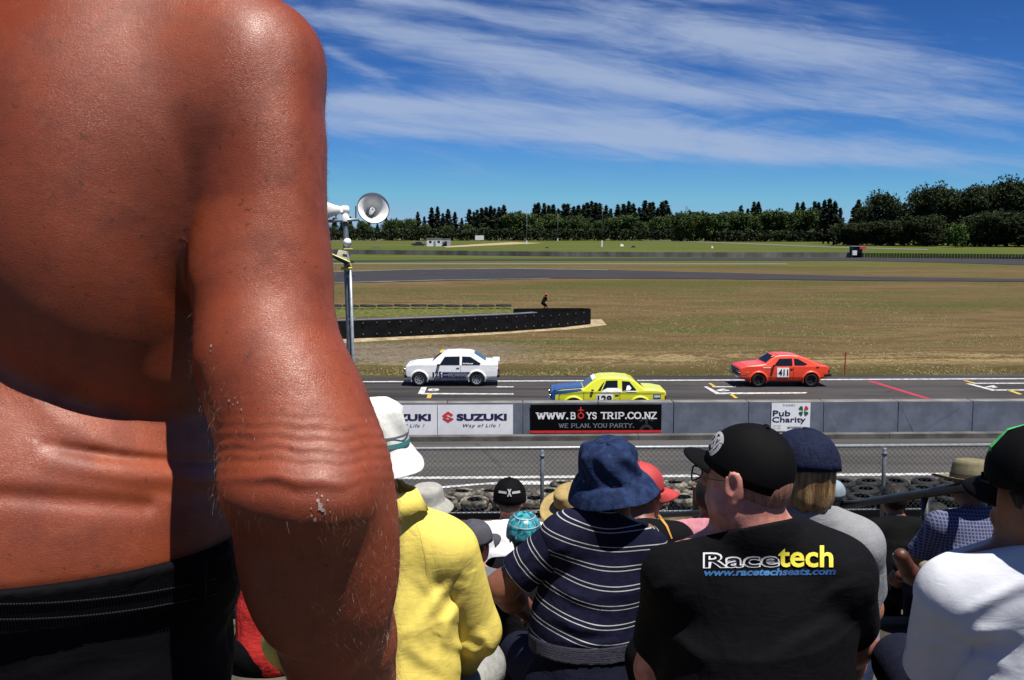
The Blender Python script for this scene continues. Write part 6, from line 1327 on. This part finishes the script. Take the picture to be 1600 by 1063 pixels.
# ------------------------------------------------------------------ seated near row
def near(seat, yaw, s, ov, hw=.16, bw=.16, cw=.165, sr=.065):
    J = default_joints(seat, yaw, s); J.update({k: Vector(v) for k, v in ov.items()}); J.update(hw=hw, bw=bw, cw=cw, sr=sr); return J
def fold_lines(L, base):
    def f(P):
        px, py = topx(P); o = base(P)
        for pts, amp, w in L:
            d, s = polydist(px, py, pts); sd = d*s; Ln = math.hypot(pts[-1][0]-pts[0][0], pts[-1][1]-pts[0][1]); fd = np.clip(np.hypot(px-pts[0][0], py-pts[0][1])/(.35*Ln), 0, 1)*np.clip(np.hypot(px-pts[-1][0], py-pts[-1][1])/(.45*Ln), 0, 1); o = o+amp*fd*(np.exp(-(sd/w)**2)-.45*np.exp(-((sd-1.6*w)/(1.2*w))**2))
        return o
    return f
# black T-shirt man with the printed back
o = dict(neck=W(1180, 812, 2.33), head=W(1168, 747, 2.34), SL=W(1062, 902, 2.36), SR=W(1308, 898, 2.34), chest=W(1185, 950, 2.38), belly=W(1180, 1060, 2.36), pelvis=W(1178, 1170, 2.32), EL=W(1030, 1045, 2.50), ER=W(1330, 1000, 2.54), HL=W(1080, 1120, 2.75), HR=W(1290, 1110, 2.78))
J = near(W(1178, 1240, 2.32), 4, 1.08, o, .205, .215, .215, .076)
m_blk = fabric('faded_black_jersey', (.0050, .0050, .0072), fold=.45, mott=.0)
fo = fold_lines([([(1340, 960), (1270, 990), (1190, 1040)], .006, 12), ([(1010, 985), (1060, 1000), (1130, 1060)], .006, 12), ([(1010, 930), (1060, 905)], .004, 9), ([(1345, 905), (1300, 925), (1270, 960)], .004, 9)], lambda P: .0022*(1-2*np.abs(sn(P, 10, 31, (1, 1, .5), 4, 1.8)))+.001*sn(P, 22, 32))
root, hi = person('large man in spectacles, black Racetech T-shirt and black cap, facing left', J, m_blk, f_blackc, m_skin_pink, 4, 50, (.0, 0), None, .0105, 1, 'short', 0, fat=.016, armr=(.066, .054, .046, .032), dep=.78, g=.014, folds=fo, hs=.93, neckw=.074, ear=1.2, ear2=.5, bsub=1, coll=-.014, seed=4, hem=W(1178, 1180, 2.2).z)
hs_ = Cut(Cut(Cut(ell(hi['hd']+hi['fr'][2]*.0-hi['fr'][1]*.010, (.0785, .1005, .099), Rm(hi['fr'])), hi['hd']+hi['fr'][2]*.004, hi['fr'][2]+hi['fr'][1]*.25, .004), hi['hd']+hi['fr'][1]*.03, hi['fr'][1]-hi['fr'][2]*.3, .01), hi['hd']-hi['fr'][2]*.035, -hi['fr'][2]+hi['fr'][1]*.3, .008); sdf('hair', hs_, .009, hairmat('cropped_ginger_hair', (.42, .19, .13), (.52, .25, .18)), root, 0)
m_capb = fabric('black_cap_twill', (.0035, .0035, .0045), fold=.15, weave=1500, rough=.8)
cp = cap(root, hi, m_capb, scale=1.02, tilt=(.10, -.33), vis_len=.062, wob=.0022, c_off=(0, .006, -.006), tall=1.06, vcurve=.005, vdrop=.004, low=.012)
m_prw = M('white_embroidery', (.55, .55, .58), .8, .1, 300)
for k, (r0, r1) in enumerate(((.74, 1.0), (.40, .55))):
    cap_text(root, cp, '', 20, 62, .62, .98, m_prw, poly=ring((0, 0), r0, r1, 20, .4, 5.2 if k == 0 else 6.6), name='cap_emblem', lift=.003+.0004*k)
cap_text(root, cp, 'DSJ', 24, 56, .68, .94, m_prw, bold=.05, shear=.3, name='cap_emblem', lift=.0036)
cap_text(root, cp, 'mo', -168, -150, .93, .985, m_prw, bold=.02, shear=.3, name='cap_tag')
for i, r_ in enumerate((.0,)):
    hd, fr = hi['hd'], hi['fr']; g_ = MB(); R_, F_, U_ = fr; s_ = hi['s']
    for sx_ in (-1, 1):
        pts = [hd+(R_*(sx_*(.034+.026*math.cos(a)))+F_*(.127-.010*abs(math.cos(a)))+U_*(-.002+.018*math.sin(a)))*s_ for a in np.linspace(0, 2*PI, 19)]; g_.tube(pts, .0022, 6)
        g_.tube([hd+(R_*sx_*.060+F_*.117+U_*.006)*s_, hd+(R_*sx_*.092+F_*.06+U_*.008)*s_, hd+(R_*sx_*.096+F_*-.002+U_*.010)*s_], .0019, 6)
    g_.build('spectacles', m_trim, root)
f_ = hi['shirt'].f; m_pyel = M('print_yellow', (.78, .70, .06), .55, .04, 30, k=.9); m_pblu = M('print_blue', (.012, .05, .24), .5, .3, 9, col2=(.05, .22, .50)); m_pw2 = M('print_bright_white', (.80, .80, .82), .55, k=.9); m_pblk = M('print_black_fill', (.006, .006, .008), .7, spec=.1)
print_on(f_, 'Race', (1098.5, 863.5, 1219, 888.5), 1.9, 2.6, 'lettering', m_pw2, root, bold=.045, lift=.0016, skew=-2.0)
print_on(f_, 'Race', (1101.5, 866.0, 1216.5, 886.5), 1.9, 2.6, 'lettering', m_pblk, root, bold=-.004, lift=.0026, skew=-2.0)
print_on(f_, 'tech', (1216, 852.0, 1302, 886.5), 1.9, 2.6, 'lettering', m_pyel, root, bold=.022, lift=.0034, skew=0.5)
print_on(f_, 'www.racetechseats.com', (1100, 889, 1306, 900.5), 1.9, 2.6, 'lettering', m_pblu, root, bold=.035, shear=.22, lift=.0016, skew=-2.0)

# navy striped polo with the denim bucket hat
o = dict(neck=W(938, 812, 3.08), head=W(952, 758, 3.12), SL=W(876, 842, 3.08), SR=W(1006, 852, 3.12), chest=W(935, 890, 3.12), belly=W(918, 975, 3.10), pelvis=W(916, 1070, 3.06), EL=W(783, 918, 3.10), ER=W(1042, 935, 3.25), HL=W(835, 965, 3.42), HR=W(990, 990, 3.55), kneeL=W(815, 1020, 3.55), kneeR=W(1010, 1030, 3.55), ankL=W(820, 1110, 3.62), ankR=W(1000, 1120, 3.62))
J = near(W(916, 1130, 3.06), 0, 1.05, o, .165, .160, .158, .066)
NX = Vector((.17, .0, 1)).normalized()
def stripe_ex(b, p, co, c):
    at = b.new('ShaderNodeAttribute', attribute_name='band').outputs['Fac']; fr_ = b.math('FRACT', b.math('DIVIDE', at, .0585))
    l1 = b.math('LESS_THAN', b.math('ABSOLUTE', b.math('SUBTRACT', fr_, .30)), .023); l2 = b.math('LESS_THAN', b.math('ABSOLUTE', b.math('SUBTRACT', fr_, .52)), .023)
    return b.mix(b.math('MAXIMUM', l1, l2), c, (.62, .64, .62))
m_str = fabric('navy_striped_jersey', (.010, .011, .034), fold=.45, extra=stripe_ex, col2=(.013, .013, .042))
def sep_person(label, J, top, bottom, skin, yaw, hy, ht, hair, vox, sleeve, fold, g, **kw):
    """as person(), with the sleeves set in as pieces of their own"""
    fo = kw.pop('folds', None) or (lambda P: fold*(1-2*np.abs(sn(P, 9, 3, (1, 1, .45), 4, 1.8)))+fold*.5*sn(P, 21, 4, (1, 1, .6)))
    root, hi = person(label, J, top, bottom, skin, yaw, hy, ht, hair, vox, 1, 'none', fold, g=g, folds=fo, **kw); s = J['s']; ar = kw.get('armr', (.054, .043, .040, .027)); sl = []
    for q in 'LR':
        S, E, H = J['S'+q], J['E'+q], J['H'+q]
        if sleeve == 'long': a = Cut(U([cone(S, E, ar[0]*s+g*1.25, ar[1]*s+g*1.3), cone(E, H, ar[1]*s+g*1.2, ar[3]*s+g*.9)], .03), H.lerp(E, .04), H-E, .006)
        else: cp_ = S.lerp(E, .74); a = Cut(cone(S, S.lerp(E, 1.0), ar[0]*s+g*1.15, ar[1]*s+g*1.7), cp_, (E-S), .006)
        a = Dsp(a, fo); sl.append(sdf('sleeve', a, vox*s, top, root, 1))
        hi['sl'+q] = a
    hi['sleeves'] = sl; return root, hi
fo = fold_lines([([(858, 905), (900, 935), (960, 950)], .006, 9), ([(855, 960), (905, 985), (970, 985)], .007, 8), ([(850, 870), (890, 850)], .004, 7), ([(800, 900), (835, 850)], .004, 6), ([(860, 1000), (920, 1008), (990, 1000)], .006, 6)], lambda P: .0028*(1-2*np.abs(sn(P, 11, 41, (1, 1, .6), 4, 1.8)))+.001*sn(P, 26, 42))
root, hi = sep_person('man in white-striped navy polo shirt and faded denim bucket hat, elbow out', J, m_str, f_navy, m_skin_tan, 0, 20, (0, 0), m_hair_br, .0115, 'short', .0, .013, folds=fo, dep=.74, armr=(.052, .044, .040, .027), seed=6, hem=W(916, 1022, 3.0).z)
P = verts(hi['shirt_obj']); attr(hi['shirt_obj'], 'band', -(P@A(NX))+.012*np.sin(P[:, 0]*14+1)+.9*(P[:, 1]-3.0)*0+6.62-.3)
for so_, q in zip(hi['sleeves'], 'LR'):
    P = verts(so_); ax = (J['E'+q]-J['S'+q]).normalized(); attr(so_, 'band', (P-A(J['S'+q]))@A(ax)+.3)
m_den = fabric('faded_denim', (.015, .027, .080), fold=.35, weave=1200, mott=.0, col2=(.026, .048, .130), foldscale=22, extra=lambda b, p, co, c: b.mix(b.math('MULTIPLY', b.ramp(b.noise(co, 55, 5, .7), .55, .75), .3), c, (.07, .12, .26)))
DB = [(0.0, .128), (.035, .128), (.070, .122), (.086, .110), (.091, .09), (.095, .05), (.098, .022), (.104, .016), (.119, .006), (.134, -.012), (.146, -.036), (.147, -.039)]
hatm = brim_hat(root, hi, m_den, DB, .007, 'bucket_hat', (-.20, -.10), seed=4, creases=1.1, brimwave=.012, scale=.93, c_off=(.006, 0, .016))
# stitched rings on its brim
R, F, U_ = hi['fr']; U2 = (U_+R*-.20+F*-.10).normalized(); 
belt = Inter(Off(U(torso_shapes(J, .74, .013), .045), .006), Cut(Cut(ell(J['pelvis'], (.6, .6, .6)), W(916, 1018, 2.93), (0, 0, 1)), W(916, 1043, 2.93), (0, 0, -1)), .003); sdf('elastic_waistband', belt, .010, M('ribbed_elastic', (.010, .010, .03), .7, .5, 1, bump=1, bs=160, stretch=(.05, .05, 2)), root, 1)

# yellow jacket with the white bucket hat
o = dict(neck=W(590, 800, 2.58), head=W(572, 712, 2.60), SL=W(492, 850, 2.58), SR=W(700, 862, 2.62), chest=W(598, 930, 2.64), belly=W(600, 1040, 2.62), pelvis=W(600, 1150, 2.56), EL=W(455, 1000, 2.7), ER=W(738, 985, 2.70), HL=W(530, 1110, 2.95), HR=W(700, 1075, 2.96), kneeR=W(750, 1040, 3.02), kneeL=W(560, 1060, 3.02), ankL=W(560, 1230, 3.1), ankR=W(745, 1190, 3.08))
J = near(W(600, 1220, 2.56), -6, 1.06, o, .175, .18, .185, .068)
m_jack = fabric('yellow_jacket_cloth', (.70, .56, .12), fold=.35, weave=1100, var=.04, rough=.7, k=.95)
fo = fold_lines([([(722, 905), (690, 930), (650, 985)], .008, 10), ([(725, 925), (700, 975), (690, 1040)], .008, 10), ([(640, 885), (675, 930), (690, 985)], .004, 10), ([(735, 985), (760, 1000), (775, 1040)], .006, 9), ([(700, 1000), (740, 1020), (770, 1010)], .006, 9), ([(640, 790), (662, 850), (668, 900)], .002, 10), ([(630, 1000), (660, 1030), (700, 1045)], .005, 11)], lambda P: .0022*(1-2*np.abs(sn(P, 10, 51, (1, 1, .5), 4, 1.8))))
root, hi = sep_person('man in bright yellow jacket and white bucket hat with teal band', J, m_jack, f_grey_tr, m_skin_tan, -6, -28, (0, 0), m_hair_gr, .011, 'long', .0, .020, folds=fo, dep=.74, armr=(.056, .047, .042, .028), seed=8, topname='jacket', hem=W(600, 1180, 2.5).z)
m_wc = fabric('white_hat_cotton', (.70, .69, .65), fold=.25, weave=1000, var=.03, foldscale=16, k=.9); m_teal = M('teal_ribbon', (.05, .27, .25), .7); m_nvr = M('grey_ribbon', (.15, .17, .22), .7)
WB = [(0.0, .134), (.04, .134), (.074, .128), (.088, .112), (.094, .085), (.099, .045), (.102, .022), (.105, .014), (.118, -.004), (.130, -.022), (.141, -.036), (.142, -.039)]
brim_hat(root, hi, m_wc, WB, .007, 'bucket_hat', (.0, .02), seed=9, creases=.7, brimwave=.008, scale=.97, c_off=(0, 0, .010), band=[(.052, .046, m_nvr, 'hat_band'), (.034, .022, m_teal, 'hat_band')])
m_seam = M('jacket_seam', (.60, .47, .09), .8, k=.9)
surf_strip(root, hi['shirt'].f, [(640, 793), (655, 830), (664, 870), (668, 905)], .9, 1.9, 3.0, m_seam, 'seam', lift=.0008)
# raised collar of the jacket
hc = MB(); pc = J['neck']+Vector((0, 0, .015)); V = []; F = []; N_ = 30
for i in range(N_+1):
    a = math.radians(-150+330*i/N_)-PI/2-.3; out = Vector((math.cos(a), math.sin(a), 0)); r_ = .078+.012*math.sin(i*.9); V += [pc+out*(r_*1.05)+Vector((0, 0, -.012)), pc+out*(r_*.98)+Vector((0, 0, .045)), pc+out*(r_+.018)+Vector((0, 0, .050)), pc+out*(r_+.048)+Vector((0, 0, -.002-.006*math.sin(i*1.7)))]
for i in range(N_):
    for j in range(3): F.append((4*i+j, 4*i+j+1, 4*i+4+j+1, 4*i+4+j))
co_ = mk('collar', V, F, m_jack, root, smooth=True); sm = co_.modifiers.new('t', 'SOLIDIFY'); sm.thickness = .003

# white T-shirt man at the right edge
o = dict(neck=W(1645, 842, 1.87), head=W(1634, 768, 1.86), SL=W(1490, 930, 1.88), SR=W(1800, 915, 1.92), chest=W(1632, 980, 1.94), belly=W(1625, 1110, 1.94), pelvis=W(1620, 1240, 1.90), EL=W(1458, 1082, 2.02), ER=W(1850, 1080, 2.0), HL=W(1486, 1034, 2.30), HR=W(1700, 1150, 2.2), kneeL=W(1412, 1040, 2.45), kneeR=W(1600, 1060, 2.45), ankL=W(1450, 1230, 2.5), ankR=W(1610, 1220, 2.5))
J = near(W(1620, 1320, 1.90), 6, 1.0, o, .18, .18, .185, .068)
fo = fold_lines([([(1482, 975), (1530, 945), (1590, 915), (1640, 905)], .006, 12), ([(1484, 1005), (1530, 990), (1600, 985)], .007, 12), ([(1480, 1040), (1530, 1030), (1590, 1045)], .006, 12), ([(1470, 1000), (1440, 1010), (1412, 1030)], .005, 9), ([(1560, 870), (1600, 860)], .002, 10)], lambda P: .0018*(1-2*np.abs(sn(P, 9, 61, (1, 1, .6), 4, 1.8))))
root, hi = sep_person('man in white T-shirt and green-trimmed black cap at the right edge', J, f_white, f_navy, m_skin_tan, 6, 40, (-.05, 0), m_hair_dk, .0105, 'short', .0, .012, folds=fo, dep=.72, armr=(.056, .047, .042, .028), seed=12, hs=.97, bsub=1, neckw=.064, ear=1.2, hem=W(1620, 1290, 1.8).z)
cp = cap(root, hi, m_capb, scale=1.05, tilt=(0, -.03), vis_len=.046, wob=.0018, vdrop=.012, low=.010, tall=1.0)
m_gr = M('green_trim', (.10, .62, .16), .6, .2, 60)
cap_text(root, cp, '', 30, 40, .10, 1.0, m_gr, poly=([(0, 0), (1, 0), (1, .33), (0, .33), (1, .66), (0, .66), (1, 1), (0, 1)], [(0, 1, 2, 3), (3, 2, 4, 5), (5, 4, 6, 7)]), name='green_seam')
hd, (R_, F_, U_), s_ = hi['hd'], hi['fr'], hi['s']; g_ = MB()
for sx_ in (-1, 1):
    for k in range(2):
        pts = [hd+(R_*(sx_*(.034+.028*math.cos(a)))+F_*(.112-.014*abs(math.cos(a)))+U_*(.010+.020*math.sin(a)))*s_ for a in np.linspace(0, 2*PI, 15)[:-1]]
    g_.poly(pts); g_.tube([hd+(R_*sx_*.062+F_*.098+U_*.018)*s_, hd+(R_*sx_*.086+F_*.04+U_*.018)*s_, hd+(R_*sx_*.090+F_*-.01+U_*.014)*s_], .003, 6)
g_.build('sunglasses', m_glassd, root)

# grey T-shirt, fair hair, navy cap
o = dict(neck=W(1262, 800, 3.06), head=W(1256, 734, 3.08), SL=W(1180, 848, 3.08), SR=W(1340, 852, 3.08), chest=W(1262, 890, 3.14), belly=W(1262, 980, 3.14), pelvis=W(1258, 1070, 3.08), EL=W(1160, 950, 3.2), ER=W(1352, 950, 3.2), HL=W(1210, 1010, 3.45), HR=W(1320, 1010, 3.48))
J = near(W(1258, 1130, 3.08), 0, 1.02, o, .185, .20, .195, .068)
f_gm = fabric('heather_grey_jersey', (.36, .37, .39), fold=.5, var=.05, mott=.45)
root, hi = person('person in a heather grey T-shirt with straight fair hair under a dark navy cap', J, f_gm, f_jean, m_skin, 0, 12, (-.1, 0), m_hair_bl, .0125, 1, 'short', .003, hairlen=.062, armr=(.060, .050, .042, .028), dep=.76, g=.014, seed=15, hs=1.02)
cap(root, hi, fabric('navy_cap_twill', (.016, .022, .055), fold=.5, foldscale=30, weave=1500), scale=1.08, tilt=(.08, .10), wob=.004, seed=3, tall=.96, low=.014, c_off=(-.002, -.004, -.012))

# ------------------------------------------------------------------ smaller spectators further down
def far_person(label, px, py, d, s, top, bottom, skin=m_skin, yaw=0, hy=0, hair=None, lean=.10, w=1.0, **kw):
    J0 = default_joints((0, 0, 0), yaw, s, lean, w); seat = W(px, py, d)-J0['head']; J = default_joints(seat, yaw, s, lean, w); J.update(hw=.155*s*w, bw=.150*s*w, cw=.160*s*w, sr=.062*s*w)
    J.update({k: Vector(v) for k, v in kw.pop('ov', {}).items()})
    kw.setdefault('vox', .016); return person(label, J, top, bottom, skin, yaw, hy, kw.pop('tilt', (0, 0)), hair, sub=kw.pop('sub', 0), **kw)
f_w2 = fabric('bright_white_cotton', (.78, .79, .82), fold=.4, var=.02, k=.9); f_greyc = fabric('grey_cotton', (.20, .21, .23), fold=.4); f_pink = fabric('pink_cotton', (.72, .30, .36), fold=.4); f_red = fabric('red_cotton', (.55, .035, .03), fold=.9, foldscale=14)
root, hi = far_person('man in plain white T-shirt and black cap with a white X emblem behind', 796, 783, 6.1, 1.0, f_w2, f_kh, m_skin_pink, 0, 0, m_hair_br, w=1.06, seed=21)
cp = cap(root, hi, m_capb, scale=1.1, back=False, tall=1.05, low=.02)
cap_text(root, cp, 'X', -188, -172, .60, .86, m_prw, bold=.08); 
for a0, a1 in ((-222, -190), (-170, -138)): cap_text(root, cp, '', a0, a1, .70, .78, m_prw, poly=([(0, 0), (1, 0), (1, 1), (0, 1)], [(0, 1, 2, 3)]))
root, hi = far_person('child in a shiny teal cap with white grid lines, beside the striped polo', 818, 838, 4.7, .78, fabric('black_kids_cotton', (.006, .006, .008), fold=.4), f_navy, m_skin, 0, 0, m_hair_br, seed=22)
m_tq = M('teal_satin', (.02, .20, .26), .35, .5, 30, spec=.6, col2=(.05, .38, .46), bump=.3, bs=40); cp = cap(root, hi, m_tq, scale=1.17, tilt=(.05, -.1), wob=.002, low=.02, tall=1.05)
wl = M('white_thread_line', (.62, .66, .68), .7)
for k in range(10):
    th = -180+36*k+10; cap_text(root, cp, '', th-1.2, th+1.2, .10, 1.0, wl, poly=([(0, 0), (1, 0), (1, .5), (0, .5), (1, 1), (0, 1)], [(0, 1, 2, 3), (3, 2, 4, 5)]), name='grid_line')
for tt in (.35, .68): 
    for k in range(24): cap_text(root, cp, '', 15*k, 15*k+15, tt-.012, tt+.012, wl, poly=([(0, 0), (1, 0), (1, 1), (0, 1)], [(0, 1, 2, 3)]), name='grid_line')
root, hi = far_person('child in a plain dark grey cap, just right of the yellow jacket', 743, 850, 4.55, .80, f_greyc, f_navy, m_skin_pink, -20, -35, m_hair_br, seed=23)
cap(root, hi, fabric('grey_cap_twill', (.10, .10, .12), fold=.3), scale=1.12, tilt=(-.1, -.12), wob=.003, low=.012)
root, hi = far_person('person in tan wide-brimmed hat with dark band, beside the denim hat', 893, 790, 5.7, .98, fabric('brown_cotton', (.06, .04, .03), fold=.4), f_jean, m_skin_tan, 0, -10, m_hair_br, seed=24)
m_straw = fabric('tan_felt', (.52, .38, .16), fold=.2, weave=700); AK = [(0, .115), (.05, .118), (.078, .108), (.090, .07), (.098, .025), (.102, .016), (.13, .012), (.165, .008), (.190, .012), (.191, .010)]
brim_hat(root, hi, m_straw, AK, .006, 'sun_hat', (-.25, -.35), seed=5, band=[(.045, .022, M('dark_ribbon', (.03, .02, .012), .7), 'hat_band')])
root, hi = far_person('person in red cap and black top with orange piping behind the denim hat', 1000, 770, 4.45, 1.0, fabric('black_sport_cotton', (.006, .006, .008), fold=.4), f_navy, m_skin_tan, 0, -70, m_hair_br, seed=25)
cap(root, hi, M('red_cap', (.58, .05, .05), .7, .1, 9), M('red_cap', (.58, .05, .05)), scale=1.08, low=.01)
surf_strip(root, hi['shirt'].f, [(997, 788), (1012, 794), (1030, 806), (1042, 822), (1050, 842)], lambda t: 5.5*(1-.6*t), 3.6, 5.2, M('orange_piping', (.75, .36, .03), .7), 'piping', lift=.004)
root, hi = far_person('person in a pink T-shirt, partly hidden by the bespectacled face', 1112, 775, 4.6, .92, f_pink, f_jean, m_skin_tan, -10, 0, m_hair_dk, hatted=False, seed=26, ov={})
root, hi = far_person('person with a small pale blue cap, just right of the fair hair', 1298, 778, 6.3, .85, f_greyc, f_jean, m_skin, 0, 0, m_hair_gr, seed=27)
cap(root, hi, M('pale_blue_cotton', (.30, .38, .44), .8, .15, 20), scale=1.1)
root, hi = far_person('dark-haired person in a plain black shirt sitting low by the wire fence', 1398, 780, 7.0, 1.0, fabric('plain_black_shirt', (.005, .005, .006), fold=.4), f_blackc, m_skin_tan, 0, 15, None, seed=28, w=1.0)
sdf('hair', Dsp(Cut(ell(hi['hd']+hi['fr'][2]*.015, (.092, .112, .10), Rm(hi['fr'])), hi['hd']+hi['fr'][1]*.05, hi['fr'][1]-hi['fr'][2]*.4), lambda P: .007*sn(P, 60, 3, (1, 1, .6))), .012, m_hair_dk, root, 0)
def plaid_ex(b, p, co, c):
    s_ = b.new('ShaderNodeSeparateXYZ'); b.l.new(co, s_.inputs[0]); o_ = None
    for k in (0, 2):
        f2 = b.math('LESS_THAN', b.math('FRACT', b.math('DIVIDE', s_.outputs[k], .0155)), .30); o_ = f2 if o_ is None else b.math('MAXIMUM', o_, f2)
    return b.mix(b.math('MULTIPLY', o_, .55), c, (.34, .36, .50))
m_plaid = fabric('blue_checked_cotton', (.055, .065, .155), fold=.5, extra=plaid_ex)
root, hi = far_person('man in blue checked shirt and tan bush hat behind the handrail', 1518, 755, 4.95, 1.04, m_plaid, f_navy, m_skin_tan, 0, 15, m_hair_gr, seed=29, sub=1, w=1.02)
m_olive = fabric('olive_canvas', (.26, .23, .14), fold=.2, weave=700); BK = [(0, .105), (.04, .112), (.070, .112), (.084, .098), (.093, .06), (.099, .022), (.103, .012), (.135, .006), (.17, .012), (.185, .022), (.186, .020)]
brim_hat(root, hi, m_olive, BK, .006, 'bush_hat', (.05, .12), seed=8, brimwave=-.012, scale=.92, band=[(.040, .020, M('brown_ribbon', (.07, .045, .025), .7), 'hat_band')], c_off=(0, 0, .012))
root, hi = far_person('person in a grey top and an off-white sun hat, beyond the yellow collar', 668, 790, 6.0, .95, f_greyc, f_jean, m_skin, 0, -20, m_hair_gr, seed=30)
brim_hat(root, hi, fabric('offwhite_canvas', (.48, .47, .43), fold=.3), BUCKET, .006, 'bucket_hat', (.0, -.1), seed=11, scale=1.08)
root, hi = far_person('child in a black T-shirt with white lettering, under the striped polo elbow', 838, 880, 3.95, .72, fabric('black_child_cotton', (.007, .007, .008), fold=.5), f_navy, m_skin_pink, 0, 0, m_hair_dk, hatted=False, seed=31)
print_on(hi['shirt'].f, 'zealand', (820, 911, 844, 918), 3.4, 4.4, 'lettering', m_prw, root, bold=.03, lift=.003, skew=-3)
root, hi = far_person('girl in a red ribbed top and black trousers, seen between bare flank and arm', 430, 790, 3.9, .90, f_red, f_blackc, m_skin, 0, 10, m_hair_br, hatted=False, seed=32, sub=1, vox=.012, sleeve='cap', w=.80, hairlen=.06, fold=.005)
def rug_ex(b, p, co, c):
    s_ = b.new('ShaderNodeSeparateXYZ'); b.l.new(co, s_.inputs[0]); t = b.math('FRACT', b.math('DIVIDE', s_.outputs[2], .20)); t2 = t
    c = b.mix(b.math('LESS_THAN', t, .22), c, (.02, .30, .08)); g2 = b.math('MULTIPLY', b.math('GREATER_THAN', t, .5), b.math('LESS_THAN', t, .72)); return b.mix(g2, c, (.05, .05, .10))
root, hi = far_person('person in a white rugby shirt with green and navy hoops, glimpsed under the bare arm', 350, 742, 5.4, 1.02, fabric('hooped_jersey', (.68, .69, .72), fold=.4, extra=rug_ex), f_jean, m_skin, 0, 0, m_hair_br, hatted=False, seed=33, w=1.05, vox=.014)
root, hi = far_person('person in dark clothes resting a bare forearm, just left of the handrail post', 1462, 812, 6.0, .9, fabric('dark_grey_top', (.010, .010, .012), fold=.4), f_blackc, m_skin_tan, 10, 30, m_hair_dk, hatted=False, seed=34)
# someone stretched out sideways: only the foot in a brown shoe clears the white sleeve
root, hi = far_person('person behind the white T-shirt sticking one brown shoe out to the left', 1560, 870, 4.25, .66, f_kh, f_kh, m_skin, 75, 60, m_hair_br, hatted=False, seed=35, shoe=m_shoe, ov=dict(kneeL=W(1530, 930, 4.25), ankL=W(1447, 889, 4.15), kneeR=W(1570, 960, 4.4), ankR=W(1545, 1005, 4.3)), legs='long')
a = W(1438, 884, 4.15); sdf('shoe', U([cone(W(1426, 902, 4.12), W(1408, 868, 4.05), .034, .030), cone(W(1432, 902, 4.13), W(1424, 894, 4.1), .036, .032)], .02), .010, m_shoe, root, 1)
sdf('sole', U([cone(W(1418, 905, 4.14), W(1400, 869, 4.07), .019, .016)], .02), .008, m_sole, root, 1)
# ------------------------------------------------------------------ handrail down the bank
hr = empty('handrail', tuple(W(1478, 1000, 5.2)), 'dark steel handrail running down the bank in front of the checked shirt', 'handrail')
m_rail = M('weathered_rail_steel', (.035, .042, .048), .45, .3, 12, metal=.3, spec=.5)
r0, r1, r2 = W(1640, 742, 4.1), W(1340, 787, 6.15), W(1020, 806, 8.9)
MB().tube([r0+(r0-r1)*.6, r0, r1, r2], .025, 12).build('rail', m_rail, hr, smooth=True)
def on_rail(t): return r0.lerp(r1, t) if t <= 1 else r1.lerp(r2, t-1)
for t, nm in ((.56, 'post'), (1.5, 'post')):
    p = on_rail(t); zb = 0
    for ye, z in EDG: 
        if p.y < ye: zb = z; break
    else: zb = 3.0
    MB().tube([p+Vector((.01, .0, 0)), p+Vector((.03, -.02, -.4)), Vector((p.x+.05, p.y-.03, zb-.05))], .024, 12).build(nm, m_rail, hr, smooth=True)
# rusty-topped black drum beyond the fence
p = W(1098, 800, 12.2); dr = empty('steel_drum', (p.x, p.y, bankz(p.x, p.y)), 'black steel drum with a rusty lid beyond the man in spectacles', 'drum')
zt_ = W(1098, 760, 12.2).z; zb_ = bankz(p.x, p.y)
MB().lathe([(0, zb_), (.13, zb_), (.13, zb_+.25), (.136, zb_+.26), (.13, zb_+.27), (.13, zt_-.02), (.138, zt_-.01), (.13, zt_)], 28, (p.x, p.y, 0)).build('barrel', m_dark, dr, smooth=True); MB().lathe([(.128, zt_-.006), (0, zt_-.004)], 28, (p.x, p.y, 0)).build('lid', M('rusty_lid', (.22, .09, .03), .8, .3, 9), dr)
# photographer by the end of the rubber wall
J = default_joints((0, 0, 0), -60, 1.0, .02); p = G(851, 488.5); fp = Vector((p.x, p.y, 0)); X, F = J['X'], J['Y']; Z = Vector((0, 0, 1))
def q(x, y, z): return fp+X*x+F*y+Z*z
J.update(pelvis=q(0, -.18, .78), belly=q(0, -.10, .92), chest=q(0, .0, 1.08), neck=q(0, .06, 1.24), head=q(0, .12, 1.38), SL=q(-.16, .04, 1.18), SR=q(.16, .04, 1.18), EL=q(-.24, .14, .94), ER=q(.24, .16, .94), HL=q(-.10, .38, .92), HR=q(.10, .40, .92), hipL=q(-.09, -.16, .76), hipR=q(.09, -.16, .76), kneeL=q(-.12, .12, .50), kneeR=q(.12, .16, .48), ankL=q(-.12, -.02, .10), ankR=q(.12, .08, .10), hw=.15, bw=.145, cw=.155, sr=.06)
root, hi = person('photographer in black with a red cap leaning by the end of the black rubber wall', J, f_blackc, f_blackc, m_skin_tan, -60, -60, (0, 0), m_hair_dk, .022, 0, 'cap', .0, legs='short', seed=36)
cap(root, hi, MC['red_cap'], scale=1.15)
bg_ = MB().box(-.16, .16, -.11, .11, 0, .30, .04).build('camera_bag', m_trim); bg_.location = q(-.12, -.62, .02); tag(bg_, 'black camera bag beside the photographer at the rubber wall', 'bag')
MB().lathe([(0, 0), (.035, 0), (.04, .04), (.04, .14), (0, .14)], 12, q(0, .44, .92), Z, X, F).build('camera', m_trim, root)
# kart racer in red beyond the far tyre wall
J = default_joints(tuple(G(1440, 401)), 90, 1.15, .0); J.update(hw=.17, bw=.17, cw=.18, sr=.07)
root, hi = person('tiny figure in red and white sitting beyond the far tyre wall', J, M('red_overall', (.55, .06, .05), .7), f_grey_tr, m_skin, 90, 90, (0, 0), m_hair_dk, .05, 0, 'long', 0)
